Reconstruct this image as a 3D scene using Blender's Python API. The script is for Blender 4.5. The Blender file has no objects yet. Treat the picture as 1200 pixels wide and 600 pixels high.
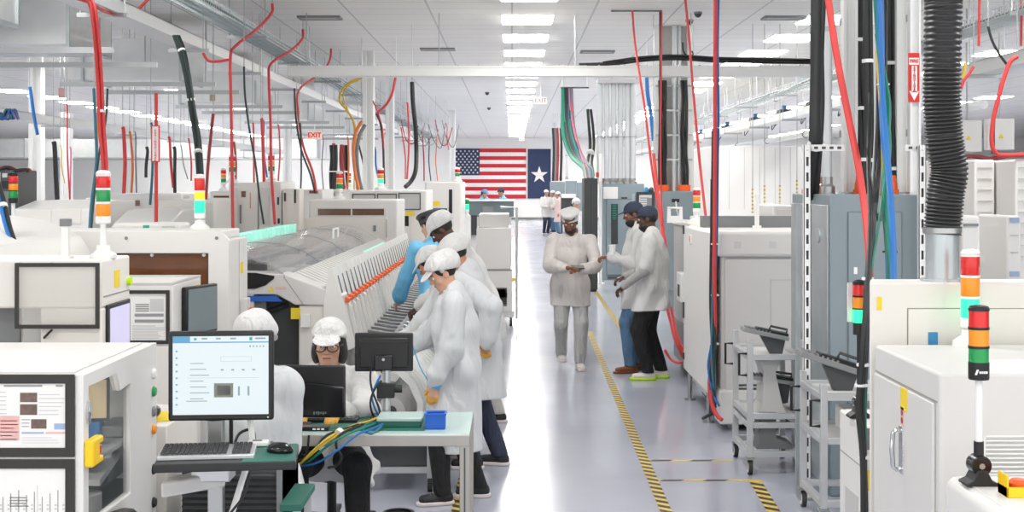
import bpy, bmesh, math, random
import numpy as np
from mathutils import Vector, Matrix

# ------------------------------------------------------------------ camera, world, lamps, exposure
SC = bpy.context.scene
COL = SC.collection
FPX, HX, HY, CH = 1600.0, 600.0, 215.0, 2.03      # focal length in pixels, vanishing point, eye height
cam_d = bpy.data.cameras.new('camera'); cam = bpy.data.objects.new('camera', cam_d); COL.objects.link(cam)
cam_d.sensor_width = 36.0; cam_d.lens = 36.0 * FPX / 1200.0
cam_d.shift_y = -(300.0 - HY) / 1200.0; cam_d.clip_end = 300
cam.location = (0, 0, CH); cam.rotation_euler = (math.pi / 2, 0, 0)
SC.camera = cam
wd = bpy.data.worlds.new('world'); SC.world = wd; wd.use_nodes = True
wd.node_tree.nodes['Background'].inputs[0].default_value = (1.0, 0.99, 0.97, 1)
wd.node_tree.nodes['Background'].inputs[1].default_value = 1.15
PANEL_EMIT = 17.0
LAMP_W = 54.0
SC.view_settings.view_transform = 'Standard'; SC.view_settings.look = 'None'
SC.view_settings.exposure = 0.68; SC.view_settings.gamma = 1.0; SC.view_settings.use_curve_mapping = False
SC.cycles.use_denoising = True
SC.cycles.max_bounces = 9; SC.cycles.diffuse_bounces = 7; SC.cycles.transparent_max_bounces = 8
SC.cycles.sample_clamp_indirect = 6.0
CEIL = 4.6
# ceiling lamps of the part of the hall over and behind the camera
LAMPS = [(lx, ly) for lx in (-9.1, -4.45, 0.24, 4.92, 9.6) for ly in (-4.0, 1.5, 7.0, 12.5)] + [(lx, ly) for lx in (-18.6, -13.8) for ly in (4.0, 12, 20, 28)] + [(-9.1, 18.0), (-9.1, 23.5), (9.6, 18), (9.6, 23.5), (14.3, 12), (14.3, 20), (14.3, 28), (14.3, 36)]
for lx, ly in LAMPS:
    if True:
        ld = bpy.data.lights.new('ceiling_lamp', 'AREA'); ld.shape = 'RECTANGLE'; ld.size = 0.77; ld.size_y = 1.1
        ld.energy = LAMP_W; ld.color = (1.0, 0.985, 0.96)
        lo = bpy.data.objects.new('ceiling_lamp', ld); COL.objects.link(lo); lo.location = (lx, ly, CEIL - 0.03)

# ------------------------------------------------------------------ helpers
def W(px, py, D):
    return Vector(((px - HX) * D / FPX, D, CH - (py - HY) * D / FPX))
def PX(px, D): return (px - HX) * D / FPX
def PZ(py, D): return CH - (py - HY) * D / FPX
R = math.radians
ORD = ['first','second','third','fourth','fifth','sixth','seventh','eighth','ninth','tenth','eleventh','twelfth','thirteenth',
 'fourteenth','fifteenth','sixteenth','seventeenth','eighteenth','nineteenth','twentieth','twenty-first','twenty-second',
 'twenty-third','twenty-fourth','twenty-fifth','twenty-sixth','twenty-seventh','twenty-eighth','twenty-ninth','thirtieth']

def lin(c):
    r = []
    for x in c:
        x = x / 255.0
        r.append(x / 12.92 if x <= 0.04045 else ((x + 0.055) / 1.055) ** 2.4)
    return tuple(r)
MATS = {}
def mat(name, rgb, rough=0.5, metal=0.0, var=0.04, scale=6.0, bump=0.0, bscale=None, emit=0.0, ecol=None, alpha=1.0, spec=0.5, sub=0.0, trans=0.0, coat=0.0):
    m = bpy.data.materials.new(name); m.use_nodes = True
    nt = m.node_tree; p = nt.nodes['Principled BSDF']
    c = lin(rgb)
    tc = nt.nodes.new('ShaderNodeTexCoord'); nz = nt.nodes.new('ShaderNodeTexNoise')
    nz.inputs['Scale'].default_value = scale; nz.inputs['Detail'].default_value = 4
    nt.links.new(tc.outputs['Object'], nz.inputs['Vector'])
    mx = nt.nodes.new('ShaderNodeMix'); mx.data_type = 'RGBA'
    mx.inputs[6].default_value = tuple(x * (1 - var) for x in c) + (1,)
    mx.inputs[7].default_value = tuple(min(1, x * (1 + var)) for x in c) + (1,)
    nt.links.new(nz.outputs['Fac'], mx.inputs[0]); nt.links.new(mx.outputs[2], p.inputs['Base Color'])
    p.inputs['Roughness'].default_value = rough; p.inputs['Metallic'].default_value = metal
    p.inputs['Specular IOR Level'].default_value = spec
    if coat: p.inputs['Coat Weight'].default_value = coat; p.inputs['Coat Roughness'].default_value = 0.1
    if sub: p.inputs['Subsurface Weight'].default_value = sub; p.inputs['Subsurface Radius'].default_value = (0.01, 0.005, 0.003)
    if trans: p.inputs['Transmission Weight'].default_value = trans
    if emit:
        p.inputs['Emission Color'].default_value = lin(ecol or rgb) + (1,); p.inputs['Emission Strength'].default_value = emit
    if bump:
        bz = nt.nodes.new('ShaderNodeTexNoise'); bz.inputs['Scale'].default_value = bscale or scale * 4; bz.inputs['Detail'].default_value = 3
        nt.links.new(tc.outputs['Object'], bz.inputs['Vector'])
        b = nt.nodes.new('ShaderNodeBump'); b.inputs['Strength'].default_value = bump; b.inputs['Distance'].default_value = 0.02
        nt.links.new(bz.outputs['Fac'], b.inputs['Height']); nt.links.new(b.outputs['Normal'], p.inputs['Normal'])
    if alpha < 1: p.inputs['Alpha'].default_value = alpha
    MATS[name] = m
    return m

def cloth(name, rgb, strength=0.5, scale=10.0):
    """woven cloth with creases that run mostly downwards"""
    m = mat(name, rgb, 0.85, var=0.02, scale=5); nt = m.node_tree; p = nt.nodes['Principled BSDF']
    tc = nt.nodes.new('ShaderNodeTexCoord'); mp = nt.nodes.new('ShaderNodeMapping'); mp.inputs['Scale'].default_value = (1, 1, 0.38); mp.inputs['Rotation'].default_value = (0.25, 0.3, 0)
    nz = nt.nodes.new('ShaderNodeTexNoise'); nz.inputs['Scale'].default_value = scale; nz.inputs['Detail'].default_value = 2.5; nz.inputs['Distortion'].default_value = 0.8
    b = nt.nodes.new('ShaderNodeBump'); b.inputs['Strength'].default_value = strength; b.inputs['Distance'].default_value = 0.05
    nt.links.new(tc.outputs['Object'], mp.inputs[0]); nt.links.new(mp.outputs[0], nz.inputs['Vector']); nt.links.new(nz.outputs['Fac'], b.inputs['Height']); nt.links.new(b.outputs['Normal'], p.inputs['Normal'])
    return m

class MB:
    """collects shapes into one mesh"""
    def __init__(s): s.v = []; s.f = []; s.m = []
    def add(s, vs, fs, m=0):
        o = len(s.v); s.v += [tuple(v) for v in vs]
        for f in fs: s.f.append(tuple(i + o for i in f)); s.m.append(m)
        return s
    def box(s, x0, x1, y0, y1, z0, z1, m=0):
        vs = [(x, y, z) for x in (x0, x1) for y in (y0, y1) for z in (z0, z1)]
        return s.add(vs, [(0,1,3,2),(4,6,7,5),(0,4,5,1),(2,3,7,6),(0,2,6,4),(1,5,7,3)], m)
    def obox(s, c, half, rot=None, m=0):
        rot = rot or Matrix.Identity(3); c = Vector(c)
        vs = [c + rot @ Vector((x * half[0], y * half[1], z * half[2])) for x in (-1,1) for y in (-1,1) for z in (-1,1)]
        return s.add(vs, [(0,1,3,2),(4,6,7,5),(0,4,5,1),(2,3,7,6),(0,2,6,4),(1,5,7,3)], m)
    def cyl(s, a, b, r0, r1=None, n=16, m=0):
        a = Vector(a); b = Vector(b); r1 = r0 if r1 is None else r1
        d = (b - a).normalized(); u = d.orthogonal().normalized(); w = d.cross(u)
        vs = []
        for p, r in ((a, r0), (b, r1)):
            vs += [p + (u * math.cos(t) + w * math.sin(t)) * r for t in (2 * math.pi * i / n for i in range(n))]
        fs = [(i, (i + 1) % n, n + (i + 1) % n, n + i) for i in range(n)] + [tuple(range(n))[::-1], tuple(range(n, 2 * n))]
        return s.add(vs, fs, m)
    def tube(s, pts, r, n=8, m=0, sm=4):
        P = [Vector(p) for p in pts]
        if sm and len(P) > 2:
            Q = [P[0] * 2 - P[1]] + P + [P[-1] * 2 - P[-2]]; out = []
            for i in range(1, len(Q) - 2):
                a, b, c, d = Q[i - 1:i + 3]
                for k in range(sm):
                    t = k / sm
                    out.append(0.5 * ((2 * b) + (c - a) * t + (2 * a - 5 * b + 4 * c - d) * t * t + (3 * b - a - 3 * c + d) * t ** 3))
            P = out + [P[-1]]
        vs = []; u = None
        for i, p in enumerate(P):
            d = (P[min(i + 1, len(P) - 1)] - P[max(i - 1, 0)]).normalized()
            u = d.orthogonal().normalized() if u is None else (u - d * u.dot(d)).normalized()
            w = d.cross(u)
            rr = r(i / (len(P) - 1)) if callable(r) else r
            vs += [p + (u * math.cos(t) + w * math.sin(t)) * rr for t in (2 * math.pi * j / n for j in range(n))]
        fs = []
        for i in range(len(P) - 1):
            for j in range(n):
                fs.append((i * n + j, i * n + (j + 1) % n, (i + 1) * n + (j + 1) % n, (i + 1) * n + j))
        k = (len(P) - 1) * n
        fs += [tuple(range(n))[::-1], tuple(range(k, k + n))]
        return s.add(vs, fs, m)
    def prism(s, pts, axis, lo, hi, m=0):
        n = len(pts); vs = []
        for t in (lo, hi):
            for (u, v) in pts:
                vs.append({'x': (t, u, v), 'y': (u, t, v), 'z': (u, v, t)}[axis])
        fs = [(i, (i + 1) % n, n + (i + 1) % n, n + i) for i in range(n)] + [tuple(range(n))[::-1], tuple(range(n, 2 * n))]
        return s.add(vs, fs, m)
    def ring(s, outer, inner, axis, lo, hi, m=0):
        """frame: closed strip between two loops of equal count, extruded"""
        n = len(outer); vs = []
        q = lambda t, u, v: {'x': (t, u, v), 'y': (u, t, v), 'z': (u, v, t)}[axis]
        for L in (outer, inner):
            for t in (lo, hi): vs += [q(t, u, v) for (u, v) in L]
        fs = []
        for i in range(n):
            j = (i + 1) % n
            fs += [(i, j, n + j, n + i), (2*n + i, 3*n + i, 3*n + j, 2*n + j), (i, 2*n + i, 2*n + j, j), (n + i, n + j, 3*n + j, 3*n + i)]
        return s.add(vs, fs, m)
    def rframe(s, u0, u1, v0, v1, w, axis, lo, hi, m=0):
        return s.ring([(u0,v0),(u1,v0),(u1,v1),(u0,v1)], [(u0+w,v0+w),(u1-w,v0+w),(u1-w,v1-w),(u0+w,v1-w)], axis, lo, hi, m)
    def lathe(s, prof, c=(0,0,0), n=20, m=0, axis='z', squash=1.0):
        vs = []; c = Vector(c)
        for (r, h) in prof:
            for i in range(n):
                t = 2 * math.pi * i / n; a, b = r * math.cos(t), r * math.sin(t) * squash
                vs.append(c + Vector({'z': (a, b, h), 'x': (h, a, b), 'y': (a, h, b)}[axis]))
        fs = []
        for k in range(len(prof) - 1):
            for i in range(n):
                fs.append((k * n + i, k * n + (i + 1) % n, (k + 1) * n + (i + 1) % n, (k + 1) * n + i))
        k = (len(prof) - 1) * n
        fs += [tuple(range(n))[::-1], tuple(range(k, k + n))]
        return s.add(vs, fs, m)
    def ell(s, c, rad, n=14, m=0):
        prof = [(max(1e-4, math.sin(math.pi * i / 10)), -math.cos(math.pi * i / 10)) for i in range(11)]
        vs = []; k0 = len(s.v); s.lathe(prof, (0,0,0), n, m)
        for i in range(k0, len(s.v)):
            x, y, z = s.v[i]; s.v[i] = (c[0] + x * rad[0], c[1] + y * rad[1], c[2] + z * rad[2])
        return s
    def quad(s, a, b, c, d, m=0): return s.add([a, b, c, d], [(0,1,2,3)], m)

def ob(name, mb, mats, parent=None, bevel=0.0, smooth=True, ang=35, local=False):
    """link a collected mesh as ONE object; vertices are given in world space unless local"""
    me = bpy.data.meshes.new(name)
    if isinstance(mats, str): mats = [mats]
    off = Vector((0,0,0))
    if parent is not None and not local:
        p = parent
        while p is not None: off += Vector(p.location); p = p.parent
    elif parent is None and not local and mb.v:
        a = np.array(mb.v); lo, hi = a.min(0), a.max(0)
        off = Vector(((lo[0]+hi[0])/2, (lo[1]+hi[1])/2, lo[2]))
    me.from_pydata([(v[0]-off.x, v[1]-off.y, v[2]-off.z) for v in mb.v], [], mb.f)
    for k in mats: me.materials.append(MATS[k])
    if len(mats) > 1: me.polygons.foreach_set('material_index', mb.m)
    bm = bmesh.new(); bm.from_mesh(me); bmesh.ops.recalc_face_normals(bm, faces=bm.faces); bm.to_mesh(me); bm.free()
    if smooth:
        me.polygons.foreach_set('use_smooth', [True] * len(me.polygons)); me.set_sharp_from_angle(angle=R(ang))
    o = bpy.data.objects.new(name, me); COL.objects.link(o)
    if parent is None: o.location = off
    else: o.parent = parent
    if bevel:
        b = o.modifiers.new('bevel', 'BEVEL'); b.width = bevel; b.segments = 2; b.limit_method = 'ANGLE'; b.angle_limit = R(40)
    return o
def tag(o, label, cat, group=None, kind=None):
    o['label'] = label; o['category'] = cat
    if group: o['group'] = group
    if kind: o['kind'] = kind
    return o
def thing(name, label, cat, loc=(0,0,0), rotz=0.0, group=None):
    o = bpy.data.objects.new(name, None); COL.objects.link(o); o.empty_display_size = 0.1
    o.location = loc; o.rotation_euler = (0, 0, rotz)
    return tag(o, label, cat, group)
def dup(root, loc, rotz=0.0, label=None):
    r = root.copy(); COL.objects.link(r); r.location = loc; r.rotation_euler = (0, 0, rotz)
    if label: r['label'] = label
    for ch in list(root.children):
        c = ch.copy(); COL.objects.link(c); c.parent = r
        for g in list(ch.children):
            d = g.copy(); COL.objects.link(d); d.parent = c
    return r
def struct(o): o['kind'] = 'structure'; return o
def solid(t, m, parent, loc, rot):
    """lettering as a plain mesh"""
    bpy.context.view_layer.update()
    me = bpy.data.meshes.new_from_object(t.evaluated_get(bpy.context.evaluated_depsgraph_get()))
    nm = t.name.split('.')[0]; bpy.data.objects.remove(t)
    o = bpy.data.objects.new(nm, me); COL.objects.link(o); o.parent = parent; o.location = loc; o.rotation_euler = rot
    me.materials.clear(); me.materials.append(MATS[m])
    return o
def text(name, body, size, loc, rot, m, parent, align='CENTER', ext=0.0008, sx=1.0, bold=0.0):
    c = bpy.data.curves.new(name, 'FONT'); c.body = body; c.size = size; c.align_x = align; c.align_y = 'CENTER'; c.extrude = ext
    if bold: c.offset = bold
    t = bpy.data.objects.new(name, c); COL.objects.link(t); c.materials.append(MATS[m])
    off = Vector((0,0,0)); p = parent
    while p is not None: off += Vector(p.location); p = p.parent
    return solid(t, m, parent, Vector(loc) - off, rot)

# ------------------------------------------------------------------ materials
mat('machine_white', (226,224,220), 0.42, var=0.015, scale=2)
mat('machine_warm', (228,224,217), 0.45, var=0.015, scale=2)
mat('machine_grey', (214,212,209), 0.45, var=0.02, scale=2)
mat('machine_shade', (196,195,193), 0.5, var=0.02)
mat('seam', (150,148,145), 0.6)
mat('panel_grey', (133,147,153), 0.42, var=0.03, scale=3)
mat('panel_grey_dark', (108,120,126), 0.45, var=0.03)
mat('galvanised', (190,198,200), 0.38, 0.75, var=0.16, scale=5)
mat('duct_metal', (226,228,227), 0.3, 0.45, var=0.12, scale=3)
mat('strut_white', (232,233,231), 0.45, 0.1, var=0.03)
mat('aluminium', (205,207,208), 0.35, 0.6, var=0.04)
mat('steel', (176,178,178), 0.3, 0.85, var=0.06)
mat('conduit_grey', (206,209,210), 0.45, 0.3, var=0.05)
mat('chrome', (215,217,218), 0.12, 1.0)
mat('table_frame', (176,172,166), 0.4, 0.5, var=0.05)
mat('black_plastic', (30,30,31), 0.45, var=0.1)
mat('black_gloss', (20,20,22), 0.2)
mat('black_frame', (48,45,42), 0.5)
mat('dark_grey', (75,78,80), 0.5)
mat('mid_grey', (128,130,131), 0.5)
mat('charcoal', (58,60,61), 0.55)
mat('white_plastic', (236,236,233), 0.35, var=0.01)
mat('paper', (234,233,229), 0.8, var=0.01)
mat('ink', (150,150,150), 0.8)
mat('ink_light', (200,200,200), 0.8)
mat('print_pink', (226,178,172), 0.8)
mat('print_blue', (158,176,205), 0.8)
mat('photo_dark', (110,92,84), 0.7, var=0.5, scale=60)
mat('brown_glass', (104,62,36), 0.12, var=0.35, scale=7, coat=0.3)
mat('clear_glass', (225,232,230), 0.05, alpha=0.16, spec=0.5)
mat('dark_glass', (110,118,120), 0.05, alpha=0.22)
mat('hood_clear', (196,196,198), 0.12, alpha=0.34, var=0.3, scale=14)  # speckled tone stands in for glints of the ceiling lights on the hood
mat('acrylic', (222,220,215), 0.12, alpha=0.22)
mat('red', (206,44,38), 0.4, coat=0.2)
mat('red_cable', (214,66,66), 0.5)
mat('red_bright', (226,76,72), 0.5)
mat('dark_red', (158,52,52), 0.5)
mat('black_cable', (38,40,40), 0.5)
mat('green_cable', (28,128,106), 0.5)
mat('dark_green_cable', (36,58,52), 0.5)
mat('blue_cable', (36,108,178), 0.5)
mat('teal_cable', (52,112,132), 0.5)
mat('grey_cable', (120,122,122), 0.5)
mat('yellow_cable', (208,178,52), 0.5)
mat('orange_cable', (222,120,60), 0.5)
mat('pink_cable', (222,110,150), 0.5)
mat('yellow', (246,200,20), 0.4)
mat('amber', (246,150,20), 0.3, coat=0.3)
mat('lens_red', (220,30,26), 0.25, coat=0.4)
mat('lens_green', (10,150,72), 0.25, coat=0.4)
mat('lens_amber_lit', (255,190,40), 0.3, emit=0.6)
mat('lens_green_lit', (20,120,80), 0.3, emit=1.5, ecol=(40,225,140))
mat('teal_tab', (150,226,206), 0.3, emit=0.25)
mat('orange_latch', (238,98,40), 0.4)
mat('lime', (196,236,30), 0.5)
mat('green_mat', (38,104,90), 0.55)
mat('green_tint', (178,200,194), 0.25, var=0.02)
mat('blue_bin', (26,96,196), 0.4)
mat('blue_stripe', (40,100,190), 0.4)
mat('label_yellow', (238,208,40), 0.6)
mat('label_blue', (60,140,190), 0.6)
mat('label_green', (60,160,140), 0.6)
mat('tape_yellow', (222,190,84), 0.5)
mat('tape_black', (58,54,48), 0.5)
mat('rubber_hose', (44,44,44), 0.42, spec=0.6)
mat('caster', (52,52,52), 0.6)
mat('screen_white', (70,74,76), 0.3, emit=0.62, ecol=(222,234,238))
mat('screen_line', (70,80,84), 0.4, emit=0.36, ecol=(170,192,200))
mat('screen_blue', (50,80,100), 0.4, emit=0.45, ecol=(100,175,215))
mat('screen_img', (120,124,112), 0.5, var=0.4, scale=40, emit=0.1)
mat('screen_violet', (196,192,222), 0.3, emit=0.25)
mat('screen_dim', (120,132,136), 0.2)
mat('white_key', (60,60,62), 0.5)
mat('flag_red', (196,38,52), 0.75, bump=0.3, bscale=1.2)
mat('flag_white', (236,232,230), 0.75, bump=0.3, bscale=1.2)
mat('flag_navy', (44,58,92), 0.75, bump=0.3, bscale=1.2)
mat('sign_red', (216,42,34), 0.5)
mat('exit_face', (236,216,204), 0.4, emit=0.15)
mat('exit_red', (206,40,20), 0.4, emit=0.25)
mat('sign_white', (240,240,238), 0.5)
mat('wood_tan', (196,176,140), 0.6)
# people
cloth('coat_white', (208,207,205), 0.65)
cloth('coat_cool', (203,206,207), 0.65)
cloth('coat_grey', (206,200,196), 0.65)
cloth('coat_pink', (216,190,186))
cloth('coat_blue', (112,184,222))
cloth('cap_white', (212,211,209), 0.6, 24.0)
cloth('sleeve_grey', (168,166,164))
mat('cap_navy', (50,58,76), 0.8, var=0.08)
mat('cap_blue', (84,150,196), 0.8)
mat('skin_light', (212,164,138), 0.5, sub=0.08, var=0.05, scale=20)
mat('skin_mid', (184,128,98), 0.5, sub=0.08, var=0.05, scale=20)
mat('skin_brown', (128,82,58), 0.5, sub=0.05, var=0.06, scale=20)
mat('skin_dark', (86,58,46), 0.45, sub=0.03, var=0.06, scale=20)
mat('hair_black', (34,30,28), 0.55, var=0.2, scale=40, bump=0.4, bscale=120)
mat('lip', (170,100,90), 0.5)
mat('eye_white', (232,228,222), 0.3)
mat('eye_dark', (36,26,22), 0.2)
cloth('trouser_black', (30,30,32), 0.8, 14.0)
cloth('trouser_grey', (186,185,182), 0.8, 14.0)
cloth('trouser_navy', (52,58,78), 0.8, 14.0)
cloth('jeans', (86,118,150), 0.8, 14.0)
mat('shoe_black', (34,34,36), 0.6)
mat('shoe_white', (226,222,214), 0.6)
mat('shoe_brown', (124,72,42), 0.5)
mat('sole_white', (226,214,212), 0.6)
mat('glove_yellow', (226,170,70), 0.6)
mat('wrist_blue', (70,160,206), 0.5)
mat('glasses', (60,40,36), 0.3)

# floor, ceiling, wall materials
def floor_mat():
    m = bpy.data.materials.new('epoxy_floor'); m.use_nodes = True; nt = m.node_tree; p = nt.nodes['Principled BSDF']
    tc = nt.nodes.new('ShaderNodeTexCoord')
    n1 = nt.nodes.new('ShaderNodeTexNoise'); n1.inputs['Scale'].default_value = 0.9; n1.inputs['Detail'].default_value = 6
    nt.links.new(tc.outputs['Object'], n1.inputs['Vector'])
    mx = nt.nodes.new('ShaderNodeMix'); mx.data_type = 'RGBA'
    mx.inputs[6].default_value = lin((170,173,186)) + (1,); mx.inputs[7].default_value = lin((184,187,199)) + (1,)
    nt.links.new(n1.outputs['Fac'], mx.inputs[0]); nt.links.new(mx.outputs[2], p.inputs['Base Color'])
    mr = nt.nodes.new('ShaderNodeMapRange'); mr.inputs[3].default_value = 0.11; mr.inputs[4].default_value = 0.22
    nt.links.new(n1.outputs['Fac'], mr.inputs[0]); nt.links.new(mr.outputs[0], p.inputs['Roughness'])
    n2 = nt.nodes.new('ShaderNodeTexNoise'); n2.inputs['Scale'].default_value = 3.0; n2.inputs['Detail'].default_value = 2
    nt.links.new(tc.outputs['Object'], n2.inputs['Vector'])
    b = nt.nodes.new('ShaderNodeBump'); b.inputs['Strength'].default_value = 0.05; b.inputs['Distance'].default_value = 0.02
    nt.links.new(n2.outputs['Fac'], b.inputs['Height']); nt.links.new(b.outputs['Normal'], p.inputs['Normal'])
    p.inputs['Specular IOR Level'].default_value = 0.32
    MATS['epoxy_floor'] = m
def tile_mat():
    m = bpy.data.materials.new('ceiling_tile'); m.use_nodes = True; nt = m.node_tree; p = nt.nodes['Principled BSDF']
    tc = nt.nodes.new('ShaderNodeTexCoord'); br = nt.nodes.new('ShaderNodeTexBrick')
    br.offset = 0.0; br.inputs['Scale'].default_value = 1.0; br.inputs['Brick Width'].default_value = 0.61 * 2; br.inputs['Row Height'].default_value = 0.6875
    br.inputs['Mortar Size'].default_value = 0.016; br.inputs['Mortar Smooth'].default_value = 0.2
    br.inputs['Color1'].default_value = lin((242,240,234)) + (1,); br.inputs['Color2'].default_value = lin((238,236,230)) + (1,)
    br.inputs['Mortar'].default_value = lin((200,200,198)) + (1,)
    nt.links.new(tc.outputs['Object'], br.inputs['Vector']); nt.links.new(br.outputs['Color'], p.inputs['Base Color'])
    p.inputs['Roughness'].default_value = 0.8
    MATS['ceiling_tile'] = m
floor_mat(); tile_mat()
mat('wall_paint', (240,240,238), 0.7, var=0.01, scale=0.5)
mat('light_panel', (255,252,246), 0.5, emit=PANEL_EMIT)

# ------------------------------------------------------------------ the setting
BACK = 77.0
def flat_box(name, x0, x1, y0, y1, z0, z1, m):
    return struct(ob(name, MB().box(x0, x1, y0, y1, z0, z1), m, smooth=False))
flat_box('floor', -31, 31, -8, BACK, -0.1, 0.0, 'epoxy_floor')
flat_box('ceiling', -31, 31, -8, BACK, CEIL, CEIL + 0.1, 'ceiling_tile')
flat_box('wall_back', -31, 31, BACK, BACK + 0.2, -0.1, CEIL + 0.1, 'wall_paint')
flat_box('wall_left', -31.2, -31, -8, BACK, -0.1, CEIL + 0.1, 'wall_paint')
flat_box('wall_right', 31, 31.2, -8, BACK, -0.1, CEIL + 0.1, 'wall_paint')
flat_box('baseboard_back', -31, 31, BACK - 0.02, BACK, 0, 0.12, 'mid_grey')

# ceiling light panels
def lp_mb():
    return MB().box(-0.385, 0.385, -0.55, 0.55, -0.026, 0.0), MB().rframe(-0.41, 0.41, -0.575, 0.575, 0.025, 'z', -0.012, 0.0)
a, b = lp_mb()
proto_lp = thing('ceiling_light', 'x', 'ceiling light', (0,0,CEIL), 0, 'flush ceiling light panels')
ob('diffuser', a, 'light_panel', proto_lp, local=True); ob('frame', b, 'strut_white', proto_lp, local=True)
first = True
ROWS = [(0.24, 18.55, 'over the central aisle'), (4.92, 21.3, 'above the tall grey cabinets'),
        (9.6, 26.8, 'above the racks near the black hose'), (14.3, 40.55, 'beyond the racks behind the black hose'),
        (-9.1, 26.8, 'above the silver ducts'), (-13.8, 37.8, 'past the silver duct ends'),
        (-18.6, 51.55, 'over the outermost far machines')]
for rx, ry, words in ROWS:
    n = int((75.5 - ry) / 2.75) + 1
    for i in range(n):
        y = ry + 2.75 * i
        lab = 'white ceiling light panel %s, %s from the far wall' % (words, ORD[n - 1 - i])
        if first: proto_lp.location = (rx, y, CEIL); proto_lp['label'] = lab; first = False
        else: dup(proto_lp, (rx, y, CEIL), 0, lab)
# air diffusers
for (px, py, lab) in ((375, 20, 'long grey slot air diffuser in the ceiling above the bent red hoses'), (513, 57, 'slim ceiling air diffuser between the columns and the light row'),
                      (919, 20, 'slim dark ceiling air diffuser near the top edge above the grey cabinets'), (700, 60, 'small slim ceiling air diffuser beside the aisle lights')):
    D = FPX * (CEIL - CH) / (HY - py); x = PX(px, D)
    t = thing('air_diffuser', lab, 'air vent', (x, D, CEIL), 0)
    ob('frame', MB().rframe(x-0.33, x+0.33, D-0.2, D+0.2, 0.05, 'z', CEIL-0.03, CEIL), 'mid_grey', t)
    s = MB()
    for k in range(4): s.obox((x, D-0.12+0.08*k, CEIL-0.012), (0.28, 0.03, 0.004), Matrix.Rotation(R(30), 3, 'X'))
    ob('louvre', s, 'machine_shade', t)
# small domes (cameras, sprinklers) on the ceiling
for (px, py, lab) in ((818, 14, 'dark dome camera on the ceiling nearest the red hoses'), (808, 23, 'dark dome camera on the ceiling, middle of three'),
                      (796, 31, 'dark dome camera on the ceiling furthest of three'), (571, 108, 'small dark sprinkler head over the flag side of the aisle'), (573, 126, 'tiny dark ceiling sensor lower towards the flag')):
    D = FPX * (CEIL - CH) / (HY - py); x = PX(px, D); r = 0.055
    t = thing('dome_camera', lab, 'ceiling camera', (x, D, CEIL))
    ob('mount', MB().cyl((x,D,CEIL-0.03),(x,D,CEIL), r*1.15), 'mid_grey', t)
    ob('dome', MB().ell((x,D,CEIL-0.03),(r,r,r)), 'charcoal', t)

# floor tape
def tape(lab, p0, p1, w, pitch, thin=False, cat='floor tape'):
    p0 = Vector(p0); p1 = Vector(p1); d = p1 - p0; L = d.length; d.normalize(); n = Vector((-d.y, d.x)); mb = MB(); k = 0; s = 0.0
    mb.add([(q.x, q.y, z) for z in (0.0005, 0.0012) for q in (p0+n*w/2, p0-n*w/2, p1-n*w/2, p1+n*w/2)], [(0,1,2,3),(7,6,5,4),(0,4,5,1),(1,5,6,2),(2,6,7,3),(3,7,4,0)], 0)
    sk = w * 0.8
    while s + pitch * 0.5 + sk < L:
        a = p0 + d * s; q = [a - n*w/2, a + d*pitch*0.5 - n*w/2, a + d*(pitch*0.5+sk) + n*w/2, a + d*sk + n*w/2]
        mb.add([(v.x, v.y, 0.0022) for v in q] , [(0,1,2,3)], 1); s += pitch
    return tag(ob('floor_tape', mb, ['tape_yellow', 'tape_black'], smooth=False), lab, cat)
tape('long yellow and black hazard tape down the right half of the aisle', (0.945, 7.6), (1.06, 18.7), 0.075, 0.13)
tape('yellow hazard tape leading away past the two men in caps', (1.53, 18.9), (1.60, 30), 0.075, 0.13)
tape('hazard tape along the aisle beside the standing women and the workbench', (-0.345, 7.6), (-0.22, 22), 0.075, 0.13)
tape('short hazard tape under the near cart at the machines', (1.58, 7.6), (1.66, 9.35), 0.085, 0.14)
tape('thin hazard tape across the floor, the one nearer the camera', (1.0, 9.33), (1.62, 9.33), 0.045, 0.30)
tape('thin hazard tape across the floor, the one further from the camera', (1.0, 10.0), (1.62, 10.0), 0.045, 0.30)
# ------------------------------------------------------------------ big structure-like fittings overhead
# steel support columns on the left
def column(px, D, w, z1, lab, z0=0.0, parts=True):
    x = PX(px, D)
    t = thing('support_column', lab, 'column', (x, D, z0))
    h = w / 2
    pr = [(-h,-h),(-h*.35,-h),(-h*.35,-h*.6),(h*.35,-h*.6),(h*.35,-h),(h,-h),(h,h),(-h,h)]
    ob('shaft', MB().prism([(x+a, D+b) for a, b in pr], 'z', z0, z1), 'strut_white', t)
    ob('base_plate', MB().box(x-h*1.7, x+h*1.7, D-h*1.7, D+h*1.7, z0, z0+0.02), 'steel', t, bevel=0.003)
    if z1 < CEIL - .05: ob('cap_plate', MB().box(x-h*1.15, x+h*1.15, D-h*1.15, D+h*1.15, z1, z1+0.02), 'steel', t)
    return t
column(43, 30, 0.27, CEIL, 'white ribbed steel column standing behind the curved white hood')
column(432, 26.5, 0.21, CEIL, 'white steel column in front of its twin, next to the yellow cable')
column(457, 32, 0.19, CEIL, 'white steel column behind its thicker twin, next to the bent black hose')
column(530, 48, 0.22, CEIL, 'thin white column just beside the striped flag')
column(337, 40, 0.22, CEIL, 'white column rising behind the small lit exit sign')
column(78, 42, 0.3, 4.2, 'grey fluted column behind the white ribbed one', parts=False)

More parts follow.
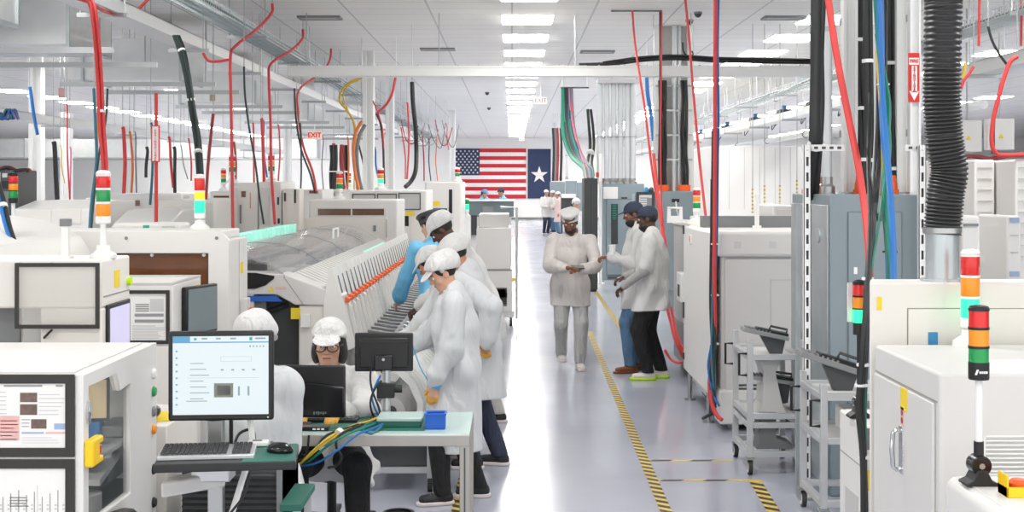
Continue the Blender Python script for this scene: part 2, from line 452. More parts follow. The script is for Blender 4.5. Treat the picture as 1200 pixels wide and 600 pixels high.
# silver ducts hung in a row
def duct(lab, y0, y1, x0, x1, z0, h, hang):
    t = thing('air_duct', lab, 'air duct', ((x0+x1)/2, (y0+y1)/2, z0))
    m = MB().box(x0, x1, y0, y1, z0, z0+h)
    ob('duct_body', m, 'duct_metal', t, bevel=0.006)
    for x in [x1-0.02] + list(np.arange(x1-1.5, x0, -1.5)):
        ob('flange', MB().ring([(y0-.03,z0-.03),(y1+.03,z0-.03),(y1+.03,z0+h+.03),(y0-.03,z0+h+.03)], [(y0-.001,z0-.001),(y1+.001,z0-.001),(y1+.001,z0+h+.001),(y0-.001,z0+h+.001)], 'x', x-.02, x+.02), 'galvanised', t)
    for y in hang:
        s = thing_part = ob('hanger', MB().box(x0, x1+0.55, y-.03, y+.03, z0-.12, z0-.055), 'steel', t)
        ob('rod', MB().cyl((x1+0.4,y,z0-.12),(x1+0.4,y,CEIL), .008, n=6), 'steel', s)
        ob('rod', MB().cyl((x0+.1,y,z0-.12),(x0+.1,y,CEIL), .008, n=6), 'steel', s)
duct('large silver duct nearest the camera with a bright front face', 15.6, 17.2, -8.8, -5.05, 3.62, 0.62, (15.4, 17.3))
duct('silver duct second from the camera with its end beside the thick black cable bundle', 20.6, 22.0, -6.75, -4.98, 3.6, 0.62, (20.4, 22.2))
duct('silver duct third from the camera above the bent red hoses', 26.6, 28.4, -6.5, -4.98, 3.6, 0.62, (26.4, 28.6))
duct('silver duct fourth from the camera, just short of the exit sign', 33.5, 36, -6.5, -4.98, 3.6, 0.62, (33.2, 36.2))
duct('silver duct furthest from the camera, behind the yellow cable', 42, 45, -6.6, -4.98, 3.6, 0.62, (41.8, 45.3))
duct('long low silver duct far behind the red hoses, over the white back machines', 56, 57, -29, -8, 3.1, 0.75, (55.8,))
# branch box over the first duct (top edge of the frame)
t = thing('air_duct', 'silver branch duct at the very top over the nearest duct', 'air duct', (-5.6, 14, 3.95))
ob('duct_body', MB().box(-9.5, -5.3, 13.2, 14.6, 3.72, 4.3), 'duct_metal', t, bevel=0.006)
ob('flange', MB().rframe(13.15, 14.65, 3.68, 4.34, 0.05, 'x', -5.34, -5.28), 'galvanised', t)

# cable trays along the hall
def tray_solid(lab, x, w, z, h, y0, y1, step, cat='cable tray'):
    t = thing('cable_tray', lab, cat, (x, (y0+y1)/2, z))
    ob('trough', MB().box(x-w/2, x+w/2, y0, y1, z, z+.008).box(x-w/2-.004, x-w/2+.004, y0, y1, z-.0, z+h).box(x+w/2-.004, x+w/2+.004, y0, y1, z, z+h)
       .box(x-w/2-.004, x-w/2+.03, y0, y1, z+h-.008, z+h).box(x+w/2-.03, x+w/2+.004, y0, y1, z+h-.008, z+h), 'strut_white', t, smooth=False)
    y = y0 + .4
    while y < y1:
        s = ob('hanger', MB().box(x-w/2-.1, x+w/2+.1, y-.02, y+.02, z-.045, z-.002), 'steel', t)
        for sx in (-1, 1): ob('rod', MB().cyl((x+sx*(w/2+.07), y, z-.04), (x+sx*(w/2+.07), y, CEIL), .007, n=6), 'steel', s)
        y += step
    return t
def tray_wire(lab, x, w, z, h, y0, y1, step, cables=()):
    t = thing('wire_basket_tray', lab, 'cable tray', (x, (y0+y1)/2, z))
    m = MB(); r = .0045
    pts = [(-w/2, h), (-w/2, h/2), (-w/2, 0), (-w/4, 0), (0, 0), (w/4, 0), (w/2, 0), (w/2, h/2), (w/2, h)]
    for (u, v) in pts: m.box(x+u-r, x+u+r, y0, y1, z+v-r, z+v+r)
    y = y0
    while y < y1:
        d = 0.1 if y < 24 else 0.3
        m.box(x-w/2, x+w/2, y-r, y+r, z-r*2, z); m.box(x-w/2-r, x-w/2+r, y-r, y+r, z, z+h); m.box(x+w/2-r, x+w/2+r, y-r, y+r, z, z+h)
        y += d
    ob('basket_mesh', m, 'galvanised', t, smooth=False)
    y = y0 + .8
    while y < y1:
        s = ob('hanger', MB().box(x-w/2-.1, x+w/2+.1, y-.02, y+.02, z-.05, z-.012), 'steel', t)
        for sx in (-1, 1): ob('rod', MB().cyl((x+sx*(w/2+.07), y, z-.04), (x+sx*(w/2+.07), y, CEIL), .007, n=6), 'steel', s)
        y += step
    for (u, v, mm, rr, amp) in cables:
        c = thing('tray_cable', 'x', 'cable')
        random.seed(int(u*1000)+7)
        p = [(x+u+random.uniform(-amp,amp), yy, z+v+random.uniform(0, amp)) for yy in np.arange(y0, y1, 1.1)]
        bpy.data.objects.remove(c)
        ob('cable', MB().tube(p, rr, 6, sm=2), mm, t)
    return t
tray_solid('long white solid cable tray running along the aisle below the blue cable basket', -4.05, 0.30, 3.72, 0.14, 9.5, 62, 3.6)
tray_wire('wire basket of blue and grey cables running above the long white tray', -3.55, 0.34, 4.02, 0.1, 9.5, 60, 4.0,
          [(-.12,.03,'teal_cable',.02,.03),(-.06,.05,'blue_cable',.014,.03),(0,.03,'teal_cable',.022,.03),(.05,.06,'grey_cable',.016,.04),(.1,.03,'grey_cable',.02,.03),(.13,.06,'teal_cable',.012,.03)])
tray_wire('wire basket tray with cables, rising to the top corner behind the black hose', 5.45, 0.36, 3.83, 0.1, 9.0, 66, 4.4,
          [(-.1,.03,'grey_cable',.02,.03),(0,.04,'grey_cable',.024,.03),(.09,.03,'steel',.02,.03)])
tray_solid('white solid cable tray under the wire basket behind the black hose', 6.05, 0.3, 3.42, 0.16, 9.0, 66, 4.0)
tray_solid('white solid cable tray over the far machines beyond the silver ducts', -9.2, 0.3, 3.2, 0.16, 22, 54, 5.0)
# pipes with valves along the right
def pipe_run(lab, x, z, r, y0, y1, n):
    t = thing('ceiling_pipe', lab, 'pipe', (x, (y0+y1)/2, z))
    ob('pipe', MB().cyl((x,y0,z),(x,y1,z), r, n=12), 'strut_white', t)
    for k in range(n):
        y = y0 + (k+.5) * (y1-y0)/n
        ob('clamp', MB().cyl((x,y-.04,z),(x,y+.04,z), r*1.25, n=12), 'mid_grey', t)
        ob('rod', MB().cyl((x,y,z),(x,y,CEIL), .008, n=6), 'steel', t)
pipe_run('white ceiling pipe carrying black valve boxes, the upper of two', 6.8, 3.62, .075, 22, 70, 9)
pipe_run('white ceiling pipe, the lower of two beyond the black valve boxes', 7.6, 3.3, .075, 22, 70, 9)
pipe_run('thin white ceiling pipe above the white solid tray', 6.5, 4.1, .05, 14, 70, 10)
for k, y in enumerate((27, 30.5, 34, 38, 43, 49)):
    t = thing('valve_box', 'black valve box with blue tag on the upper white ceiling pipe, %s from the camera' % ORD[k], 'valve', (6.8, y, 3.70))
    ob('box_body', MB().box(6.62, 6.94, y-.3, y+.3, 3.70, 3.86), 'charcoal', t, bevel=.02)
    ob('actuator', MB().cyl((6.78,y,3.86),(6.78,y,3.97),.06), 'blue_cable', t)
    ob('wire', MB().tube([(6.6,y,3.74),(6.5,y+.1,3.5),(6.55,y+.4,3.38),(6.7,y+.6,3.55)], .012, 6), 'black_cable', t)
# white bridge across the aisle
D = 20.5
t = thing('cable_bridge', 'white horizontal cable bridge crossing high over the aisle', 'beam', (0.6, D, 3.6))
ob('beam', MB().box(-3.35, 4.65, D-.13, D+.13, 3.63, 3.775), 'strut_white', t, bevel=.008)
ob('lip', MB().box(-3.35, 4.65, D-.15, D-.13, 3.76, 3.785).box(-3.35, 4.65, D+.13, D+.15, 3.76, 3.785), 'strut_white', t)
rung = MB()
for k in range(26):
    x = -3.2 + .3 * k; rung.box(x-.012, x+.012, D-.15, D+.15, 3.785, 3.80)
ob('rung', rung, 'steel', t)
for x in (-3.1, -1.1, 0.95, 2.7, 4.5): ob('rod', MB().cyl((x, D+.1, 3.78), (x, D+.1, CEIL), .009, n=6), 'steel', t)
random.seed(3)
b = thing('cable_bundle', 'black cables lying along the top of the white bridge', 'cables', (2.6, D, 3.80))
for k in range(5):
    oy, oz = (k % 3 - 1) * .06, .022 + (k // 3) * .04
    ob('cable', MB().tube([(1.0+.12*k, D+oy, 3.80+oz*.6), (1.6, D+oy, 3.81+oz), (2.0, D+oy, 3.86+oz), (2.5, D+oy, 3.88+oz), (3.2, D+oy, 3.84+oz), (4.6, D+oy, 3.82+oz)], .02, 7), 'black_cable', b)

# ------------------------------------------------------------------ flags
t = thing('striped_flag', 'large red and white striped flag with stars hung on the far wall', 'flag', (PX(574.5,76.9), 76.9, PZ(232.5,76.9)))
fx0, fx1, fz0, fz1, fy = PX(532.5,76.9), PX(616.5,76.9), PZ(232.5,76.9), PZ(174,76.9), 76.94
sh = (fz1-fz0)/13
for k in range(13):
    ob('stripe', MB().box(fx0 if k < 6 else fx0 + 1.42, fx1, fy-.02, fy+.02, fz0+sh*k, fz0+sh*(k+1)), 'flag_red' if k % 2 == 0 else 'flag_white', t, smooth=False)
cx1 = fx0 + 1.42
ob('canton', MB().box(fx0, cx1, fy-.022, fy+.02, fz0+6*sh, fz1), 'flag_navy', t, smooth=False)
def star(mb, cx, cz, r, y0, y1, rot=0):
    p = [(cx + (r if i % 2 == 0 else r*.382)*math.sin(math.pi*i/5+rot), cz + (r if i % 2 == 0 else r*.382)*math.cos(math.pi*i/5+rot)) for i in range(10)]
    n = 10; vs = [(u, y0, v) for u, v in p] + [(cx, y0, cz)]
    mb.add(vs, [(i, (i+1) % n, n) for i in range(n)])
st = MB()
for r_ in range(9):
    for c_ in range(6 if r_ % 2 == 0 else 5):
        star(st, fx0 + 1.42*((c_*2 + 1 + (r_ % 2))/12), fz1 - 7*sh*((r_+1)/10), .07, fy-.026, 0)
ob('star_pattern', st, 'flag_white', t, smooth=False)
t = thing('star_flag', 'tall navy flag with one white star hung on the far wall', 'flag', (PX(632,76.9), 76.9, PZ(232.5,76.9)))
ob('field', MB().box(PX(618.5,76.9), PX(645.5,76.9), fy-.02, fy+.02, PZ(232.5,76.9), PZ(174.5,76.9)), 'flag_navy', t, smooth=False)
st = MB(); star(st, PX(632,76.9), PZ(205,76.9), .5, fy-.026, 0); ob('star', st, 'flag_white', t, smooth=False)

# exit signs
def exit_sign(px, py, D, w, lab):
    c = W(px, py, D); h = w*.55
    t = thing('exit_sign', lab, 'sign', (c.x, c.y, c.z-h/2))
    ob('sign_box', MB().box(c.x-w/2, c.x+w/2, D, D+.06, c.z-h/2, c.z+h/2), 'exit_face', t, bevel=.01)
    ob('stem', MB().cyl((c.x,D+.03,c.z+h/2),(c.x,D+.03,CEIL), .015, n=8), 'white_plastic', t)
    text('lettering', 'EXIT', w*.46, (c.x, D-.006, c.z), (R(90),0,0), 'exit_red', t, bold=w*.014)
exit_sign(368.5, 158.5, 34, .36, 'lit orange EXIT sign hanging beyond the silver ducts')
exit_sign(633.5, 118, 36, .33, 'lit red EXIT sign hanging over the aisle')
exit_sign(611.8, 163.5, 68, .26, 'tiny lit EXIT sign above the flags at the far end')

# ------------------------------------------------------------------ signal towers
def signal_tower(name, lab, px, pyb, D, r, z_top, lenses, base='white', pole=0.0, z_base=None):
    """lenses bottom to top: (material, height)"""
    x = PX(px, D); zb = PZ(pyb, D) if z_base is None else z_base
    t = thing(name, lab, 'signal light', (x, D, zb))
    bm_ = 'white_plastic' if base == 'white' else 'black_plastic'
    z = zb
    if pole:
        ob('base', MB().lathe([(r*1.9,z),(r*1.9,z+r*.5),(r*1.0,z+r*1.1),(r*.9,z+r*1.8)], (x,D,0), 16), bm_, t)
        ob('pole', MB().cyl((x,D,z+r*.4),(x,D,z+pole), r*.42, n=12), 'white_plastic', t)
        z += pole
    n = len(lenses)
    ob('socket', MB().lathe([(r*.9,z),(r*1.06,z+.006),(r*1.06,z+r*1.0),(r*.95,z+r*1.1)], (x,D,0), 20), bm_, t); z += r*1.1
    for (m, h) in lenses:
        ob('lens', MB().lathe([(r*.95,z),(r,z+.004),(r,z+h-.006),(r*.97,z+h-.003),(r*1.05,z+h-.002),(r*1.05,z+h+.004)][:4], (x,D,0), 20), m, t)
        ob('ring', MB().lathe([(r*1.04,z+h-.004),(r*1.04,z+h+.006)], (x,D,0), 20), bm_, t)
        z += h + .003
    ob('cap', MB().lathe([(r*1.04,z),(r*1.04,z+r*.25),(r*.8,z+r*.55),(r*.3,z+r*.65)], (x,D,0), 20), bm_, t)
    return t
LR, LA, LG, LGL = 'lens_red', 'amber', 'lens_green', 'lens_green_lit'

# ------------------------------------------------------------------ left side machines
def base_thing(name, lab, cat, x0, x1, y0, y1, z0=0.0, group=None):
    return thing(name, lab, cat, ((x0+x1)/2, (y0+y1)/2, z0), 0, group)
def lines(mb, x0, x1, z0, z1, y, n, m=0, seed=1, hfrac=.45, ragged=True):
    random.seed(seed); p = (z1-z0)/n
    for k in range(n):
        e = x1 - (random.random()*.35*(x1-x0) if ragged else 0)
        mb.box(x0, e, y-.0006, y, z0+p*k, z0+p*k+p*hfrac, m)

# --- near inspection cabinet
x1, y0, y1, zt = -1.52, 4.84, 5.84, 1.35
x0 = -2.75
t = base_thing('inspection_cabinet', 'white cabinet nearest the camera with framed work instructions and a glazed side door', 'machine', x0, x1, y0, y1)
wp = [(PX(104,4.84)*0 + 0, 0)]  # placeholder for window polygon, in (y, z) of the side face
win = [(4.90, .58), (4.90, 1.235), (5.36, 1.235), (5.42, 1.15), (5.66, 1.19), (5.66, .58)]
def side_yz(px, py):
    D = x1 * FPX / (px - HX); return (D, PZ(py, D))
win = [side_yz(104,600), side_yz(104,453), side_yz(136,438), side_yz(141,458), side_yz(153,449), side_yz(153,592)]
win[0] = (win[0][0], .80); win[5] = (win[5][0], .80)
ylo, yhi = y0, y1
outer = [(ylo, 0), (ylo, zt), (5.30, zt), (5.35, zt), (yhi, zt), (yhi, 0)]
mb = MB()
mb.ring(outer, win, 'x', x1-.03, x1)
mb.box(x0, x1-.03, y0, y0+.03, 0, zt); mb.box(x0, x0+.03, y0, y1, 0, zt); mb.box(x0, x1-.03, y1-.03, y1, 0, zt)
mb.box(x0, x1-.03, y0+.03, y1-.03, zt-.03, zt)
ob('housing', mb, 'machine_white', t, bevel=.004)
ob('top_panel', MB().box(x0+.05, x1-.05, y0+.05, y1-.05, zt, zt+.006), 'machine_white', t, bevel=.003)
ob('interior_floor', MB().box(x0+.03, x1-.03, y0+.03, y1-.03, .74, .78), 'charcoal', t)
ob('added_interior_glow', MB().box(x0+.5, x1-.1, y0+.05, y0+.09, zt-.05, zt-.032), 'light_panel', t)  # glowing strip added only to brighten the interior behind the glass
ob('interior_wall', MB().box(x0+.4, x0+.43, y0+.03, y1-.03, .78, zt-.03).box(x0+.43, x1-.04, y1-.05, y1-.03, .78, zt-.03), 'machine_shade', t)
g = ob('window_pane', MB().prism(win, 'x', x1-.022, x1-.016), 'dark_glass', t, smooth=False)
s = ob('interior_monitor', MB().obox((-1.635, 5.32, 1.19), (.065, .012, .085), Matrix.Rotation(R(8), 3, 'Z')), 'black_plastic', t, bevel=.006)
ob('screen', MB().obox((-1.634, 5.306, 1.192), (.056, .003, .074), Matrix.Rotation(R(8), 3, 'Z')), 'wood_tan', s)
ob('interior_shelf', MB().box(x1-.24, x1-.035, 5.2, 5.78, .985, 1.0), 'aluminium', t)
ob('interior_tray', MB().box(x1-.16, x1-.05, 5.52, 5.74, 1.0, 1.05), 'mid_grey', t, bevel=.01)
ob('interior_block', MB().box(x1-.19, x1-.14, 5.5, 5.56, 1.0, 1.07), 'blue_cable', t, bevel=.005)
ob('interior_rail', MB().obox((x1-.13, 5.4, .93), (.08, .2, .012), Matrix.Rotation(R(12), 3, 'X')), 'aluminium', t)
ob('interior_slab', MB().box(x1-.2, x1-.05, 5.3, 5.75, .86, .9), 'charcoal', t, bevel=.006)
ob('interior_cylinder', MB().cyl((x1-.09, 5.42, .9), (x1-.09, 5.42, 1.0), .022, n=18), 'white_plastic', t)
ob('interior_drum', MB().cyl((x1-.12, 5.2, .785), (x1-.12, 5.2, .85), .075, n=24), 'aluminium', t)
# door furniture on the side face
b = side_yz(95, 528)
s = ob('safety_switch', MB().prism([(y0+.005, 1.02), (y0+.13, 1.02), (y0+.13, 1.045), (y0+.085, 1.045), (y0+.085, 1.09), (y0+.13, 1.09), (y0+.13, 1.117), (y0+.005, 1.117)], 'x', x1, x1+.035), 'yellow', t, bevel=.008)
ob('button', MB().box(x1+.005, x1+.03, y0+.087, y0+.12, 1.05, 1.085), 'lens_red', s, bevel=.004)
ob('lock', MB().lathe([(.022,0),(.022,.008),(.012,.012)], (x1, y0+.05, 1.21), 16, axis='x', squash=2.0), 'chrome', t)
for k, (z, m) in enumerate(((1.225,'white_plastic'),(1.15,'lens_green'),(1.065,'mid_grey'),(.99,'amber'),(.82,'black_plastic'),(.68,'black_plastic'))):
    ob('push_button', MB().lathe([(.022,0),(.022,.006),(.016,.014)], (x1, y1-.06, z), 14, axis='x'), m, t)
ob('handle', MB().tube([(x1-.0, y0+.12, .78), (x1+.05, y0+.14, .80), (x1+.06, y0+.3, .78), (x1+.05, y0+.42, .75), (x1, y0+.46, .74)], .028, 10), 'black_plastic', t)
# framed instruction sheets on the front face (camera side)
def sheet_frame(parent, xa, xb, za, zb, y, w=.032, name='display_frame', acr=False):
    f = ob(name, MB().rframe(xa, xb, za, zb, w, 'y', y-.012, y), 'black_frame', parent, bevel=.002)
    return f
xa, xb = -2.24, PX(88, y0)
za, zb = PZ(535, y0), PZ(438.5, y0)
f = sheet_frame(t, xa, xb, za, zb, y0)
ob('paper', MB().box(xa+.03, xb-.03, y0-.004, y0-.001, za+.03, zb-.03), 'paper', f, smooth=False)
pr = MB(); Y = y0-.0045
def bx(pxa, pya, pxb, pyb, m): pr.box(PX(pxa,y0), PX(pxb,y0), Y-.0006, Y, PZ(pyb,y0), PZ(pya,y0), m)
def ln(pxa, pya, pxb, pyb, n, m, seed): lines(pr, PX(pxa,y0), PX(pxb,y0), PZ(pyb,y0), PZ(pya,y0), Y, n, m, seed, .22)
bx(5,451,50,453,0); bx(66,451,74,453,0)
bx(24,460,44,471,2); bx(24,473.5,44,486,2)
ln(0,455,11,485,6,1,5); ln(46,458,78,486,6,1,6)
bx(0,487,23,516,3); ln(1,489,22,515,6,1,8)
bx(37,491,55,502,2); ln(26,488,36,500,3,0,9); bx(26,506,52,508,4); bx(54,506,78,508,3); bx(64,496,78,503,4); ln(26,510,78,519,3,1,11)
ob('print', pr, ['ink','ink_light','photo_dark','print_pink','print_blue'], f, smooth=False)
za2, zb2 = .72, PZ(538, y0)
f2 = sheet_frame(t, xa, xb, za2, zb2, y0)
ob('paper', MB().box(xa+.03, xb-.03, y0-.004, y0-.001, za2+.03, zb2-.03), 'paper', f2, smooth=False)
pr = MB()
for k in range(9):
    x = PX(4 + 9.2*k, y0); h = .02 + .03*((k*7) % 5)/5
    pr.box(x-.0015, x+.0015, Y-.0006, Y, .86, .86+h+.04, 0)
    for q in range(3): pr.box(x-.012, x-.004, Y-.0006, Y, .86+.014*q, .866+.014*q, 1)
lines(pr, PX(12,y0), PX(36,y0), .885, .925, Y, 4, 0, 3); pr.box(PX(44,y0), PX(44.6,y0), Y-.0006, Y, .83, .96, 1)
ob('print', pr, ['ink','ink_light'], f2, smooth=False)

# --- small white bench with black mouse behind the cabinet
x0, x1, y0, y1 = PX(172,6.0), PX(201,6.0), 5.92, 6.5
t = base_thing('side_bench', 'small white bench squeezed between the near cabinet and the keyboard shelf', 'bench', x0-.1, x1, y0, y1)
ob('body', MB().box(x0-.1, x1, y0, y1, .02, .98), 'machine_warm', t, bevel=.006)
ob('plinth', MB().box(x0-.08, x1-.02, y0+.02, y1-.02, 0, .03), 'charcoal', t)
tp = ob('paper_sheet', MB().obox((x0+.0, y0+.2, .984), (.07, .12, .003), Matrix.Rotation(R(20), 3, 'Z')), 'label_yellow', t)
s = thing('hand_scanner', 'black hand scanner lying on the small white bench', 'scanner', (x0, y0+.12, .987))
ob('scanner_body', MB().ell((x0, y0+.12, 1.02), (.05,.07,.033)), 'black_gloss', s)
ob('scanner_button', MB().box(x0-.012, x0+.012, y0+.07, y0+.11, 1.04, 1.052), 'mid_grey', s)

# --- second box (L2) with acrylic holder
x1, y0, y1, zt = -1.87, 6.2, 6.68, 1.68
x0 = -3.3
t = base_thing('printer_cabinet', 'white box behind the near cabinet with an empty black frame holder on its front', 'machine', x0, x1, y0, y1)
mb = MB()
zc = PZ(362, y0)
mb.box(x0, x1, y0+.02, y1, zc, zt)              # upper body
mb.box(x0, x1, y0+.16, y1, .05, zc)             # recessed lower body
mb.box(x1-.28, x1, y0+.02, y0+.16, .05, zc)     # right pillar
ob('housing', mb, 'machine_warm', t, bevel=.01)
ob('front_hatch', MB().prism([(PX(15,y0),.9),(PX(15,y0),zc+.0),(PX(86,y0),zc+.0),(PX(94,y0),zc-.025),(PX(97,y0),zc-.07),(PX(97,y0),.9)], 'y', y0+.145, y0+.16), 'machine_shade', t)
ob('side_recess', MB().box(-3.0, PX(10,y0), y0+.14, y0+.159, .9, zc), 'mid_grey', t)
ob('slot', MB().box(PX(58,y0), PX(97,y0), y0+.135, y0+.145, PZ(392,y0), PZ(390,y0)), 'white_plastic', t)
f = ob('display_frame', MB().rframe(PX(18,y0), PX(117,y0), PZ(385,y0), PZ(308,y0), .018, 'y', y0-.012, y0+.0), 'black_frame', t, bevel=.002)
ob('acrylic_sheet', MB().box(PX(19,y0), PX(116,y0), y0-.006, y0-.003, PZ(384,y0), PZ(309,y0)), 'acrylic', f, smooth=False)
ob('standoff', MB().cyl((PX(60,y0),y0-.004,PZ(310,y0)),(PX(60,y0),y0+.03,PZ(310,y0)),.01).cyl((PX(22,y0),y0-.004,PZ(310,y0)),(PX(22,y0),y0+.03,PZ(310,y0)),.01), 'steel', f)
ob('cord', MB().tube([(PX(62,y0),y0-.01,PZ(386,y0)),(PX(56,y0),y0-.01,PZ(392,y0)),(PX(46,y0),y0+.05,PZ(400,y0)),(PX(40,y0),y0+.13,PZ(412,y0))], .006, 6), 'black_cable', t)
s = ob('side_screen', MB().box(x1, x1+.012, y0+.08, y1-.03, 1.20, 1.47), 'black_plastic', t, bevel=.004)
ob('screen', MB().box(x1+.012, x1+.014, y0+.11, y1-.05, 1.22, 1.45), 'screen_violet', s)
ob('seam', MB().box(x1, x1+.002, y0+.05, y1-.01, 1.508, 1.514), 'seam', t)
ob('warning_label', MB().box(x1, x1+.003, y0+.22, y0+.3, 1.54, 1.62), 'label_yellow', t)
ob('knob', MB().lathe([(.02,0),(.02,.02)], (x1, y1-.04, 1.555), 12, axis='x'), 'lime', t)
signal_tower('signal_tower', 'unlit red, green and amber signal tower on the white box with the empty black frame', 121, 300, 6.42, .033, 0,
             [(LA,.062),(LG,.062),(LR,.062)], 'white', .16, z_base=1.68)
x = PX(77, 6.4)
t = thing('ionizer_post', 'slim white post with a small label standing on the white box beside the signal tower', 'post', (x, 6.4, 1.68))
ob('post', MB().box(x-.018, x+.018, 6.385, 6.415, 1.68, 1.86), 'white_plastic', t, bevel=.004)
ob('head', MB().box(x-.022, x+.022, 6.375, 6.425, 1.83, 1.865), 'mid_grey', t, bevel=.003)
ob('foot', MB().box(x-.03, x+.03, 6.37, 6.43, 1.68, 1.69), 'white_plastic', t)

# --- cabinet with papers (L3)
x1, y0, y1, zt = -2.085, 8.4, 9.15, 1.405
x0 = -2.78
t = base_thing('paper_cabinet', 'white cabinet with a framed printed sheet, behind the keyboard monitor', 'machine', x0, x1, y0, y1)
ob('housing', MB().box(x0, x1, y0, y1, .06, zt), 'machine_white', t, bevel=.008)
ob('plinth', MB().box(x0+.03, x1-.03, y0+.03, y1-.03, 0, .07), 'charcoal', t)
ob('top_lip', MB().rframe(x0, x1, y0, y1, .03, 'z', zt, zt+.012), 'machine_shade', t)
f = ob('display_frame', MB().rframe(-2.62, PX(199,y0), PZ(403,y0), PZ(340,y0), .022, 'y', y0-.012, y0), 'black_frame', t, bevel=.002)
ob('paper', MB().box(-2.6, PX(196,y0), y0-.004, y0-.001, PZ(401,y0), PZ(343,y0)), 'paper', f, smooth=False)
pr = MB(); Y = y0-.0045
lines(pr, PX(155,y0), PX(194,y0), PZ(399,y0), PZ(380,y0), Y, 8, 1, 3); lines(pr, PX(159,y0), PX(175,y0), PZ(365,y0), PZ(355,y0), Y, 4, 0, 4, .6, False)
lines(pr, PX(158,y0), PX(192,y0), PZ(371,y0), PZ(367,y0), Y, 1, 0, 5, .9, False); lines(pr, PX(158,y0), PX(192,y0), PZ(378,y0), PZ(374,y0), Y, 1, 0, 6, .9, False)
pr.box(PX(176,y0), PX(192,y0), Y-.0006, Y, PZ(365,y0), PZ(350,y0), 1)
ob('print', pr, ['ink','ink_light'], f, smooth=False)
ob('door', MB().box(x0+.04, x1-.02, y0-.012, y0, .12, PZ(406,y0)), 'machine_warm', t, bevel=.006)
ob('warning_label', MB().box(x1, x1+.003, y1-.16, y1-.05, 1.27, 1.36), 'label_yellow', t)
s = thing('side_monitor', 'black monitor seen nearly edge-on beside the cabinet with the printed sheet', 'monitor', (PX(232,8.75), 8.75, .0))
rot = Matrix.Rotation(R(72), 3, 'Z'); c = Vector((PX(233, 8.75), 8.78, PZ(363, 8.75)))
mbx = MB().obox(c, (.19, .02, .155), rot); ob('casing', mbx, 'black_plastic', s, bevel=.008)
ob('screen', MB().obox(c + rot @ Vector((0,-.022,0)), (.175,.003,.14), rot), 'screen_dim', s)
ob('stand', MB().cyl((c.x-.05, c.y+.02, 0.02), (c.x-.05, c.y+.02, c.z), .02).cyl((c.x-.05,c.y+.02,0),(c.x-.05,c.y+.02,.02),.11), 'black_plastic', s)
s['label'] = 'black monitor seen nearly edge-on beside the cabinet with the printed sheet'

# --- big white machine with brown window (M4)
x1, y0, y1, zt = -1.96, 9.45, 10.12, 1.70
x0 = -3.5
t = base_thing('screen_printer', 'wide white machine with a large brown tinted window behind the sheet cabinet', 'machine', x0, x1, y0, y1)
wx0, wx1, wz0, wz1 = PX(53,y0), PX(244,y0), PZ(380,y0), PZ(297,y0)
wx0 = x0 + .25
mb = MB().ring([(x0,0.05),(x1,0.05),(x1,zt-.06),(x1-.06,zt),(x0+.1,zt),(x0,zt-.06)], [(wx0,wz0),(wx1,wz0),(wx1,(wz0+wz1)/2),(wx1,wz1),(wx0,wz1),(wx0,(wz0+wz1)/2)], 'y', y0, y0+.05)
mb.box(x0, x1, y0+.05, y1, .05, zt-.06); mb.box(x0+.06, x1-.06, y0+.05, y1, zt-.06, zt)
ob('housing', mb, 'machine_white', t, bevel=.008)
ob('window_pane', MB().box(wx0-.01, wx1+.01, y0+.028, y0+.034, wz0-.01, wz1+.01), 'brown_glass', t)
s = MB()
for px in (45, 148, 254): s.cyl((PX(px,y0), y0-.006, PZ(279,y0)), (PX(px,y0), y0, PZ(279,y0)), .012, n=10)
ob('bolt', s, 'mid_grey', t)
ob('window_clip', MB().cyl((PX(177,y0), y0+.02, PZ(299,y0)), (PX(177,y0), y0+.03, PZ(299,y0)), .012).cyl((PX(238,y0), y0+.02, PZ(299,y0)), (PX(238,y0), y0+.03, PZ(299,y0)), .012), 'white_plastic', t)
ob('seam', MB().box(x1, x1+.002, y0+.35, y0+.355, .3, zt-.08), 'seam', t)
s = ob('stop_box', MB().box(x1, x1+.05, y0+.38, y0+.52, 1.05, 1.2), 'machine_grey', t, bevel=.006)
ob('stop_button', MB().lathe([(.02,0),(.035,.015),(.035,.035),(.02,.045)], (x1+.05, y0+.45, 1.10), 14, axis='x'), 'orange_latch', s)
ob('warning_label', MB().box(x1, x1+.003, y0+.4, y0+.5, 1.38, 1.46), 'label_yellow', t)
for sx in (x0+.15, x1-.15):
    ob('foot', MB().cyl((sx,y0+.15,0),(sx,y0+.15,.06),.04), 'charcoal', t); ob('foot', MB().cyl((sx,y1-.15,0),(sx,y1-.15,.06),.04), 'charcoal', t)
# rounded white hood at far left
x0, x1, y0, y1 = -3.7, PX(92, 8.9), 7.6, 9.2
t = base_thing('rounded_hood_machine', 'white machine with a rounded hood behind the box with the empty frame', 'machine', x0, x1, y0, y1)
zt = PZ(254, y0)
ob('hood', MB().prism([(x0,.1),(x1,.1),(x1,1.55),(x1-.08,1.68),(x1-.35,1.79),(x1-.8,zt),(x0,zt)], 'y', y0, y1), 'machine_white', t, bevel=.01)
ob('skirt', MB().box(x0+.05, x1-.05, y0+.05, y1-.05, 0, .12), 'charcoal', t)
ob('hinge', MB().cyl((x1-.5,y0-.012,1.74),(x1-.3,y0-.012,1.70),.014), 'steel', t)

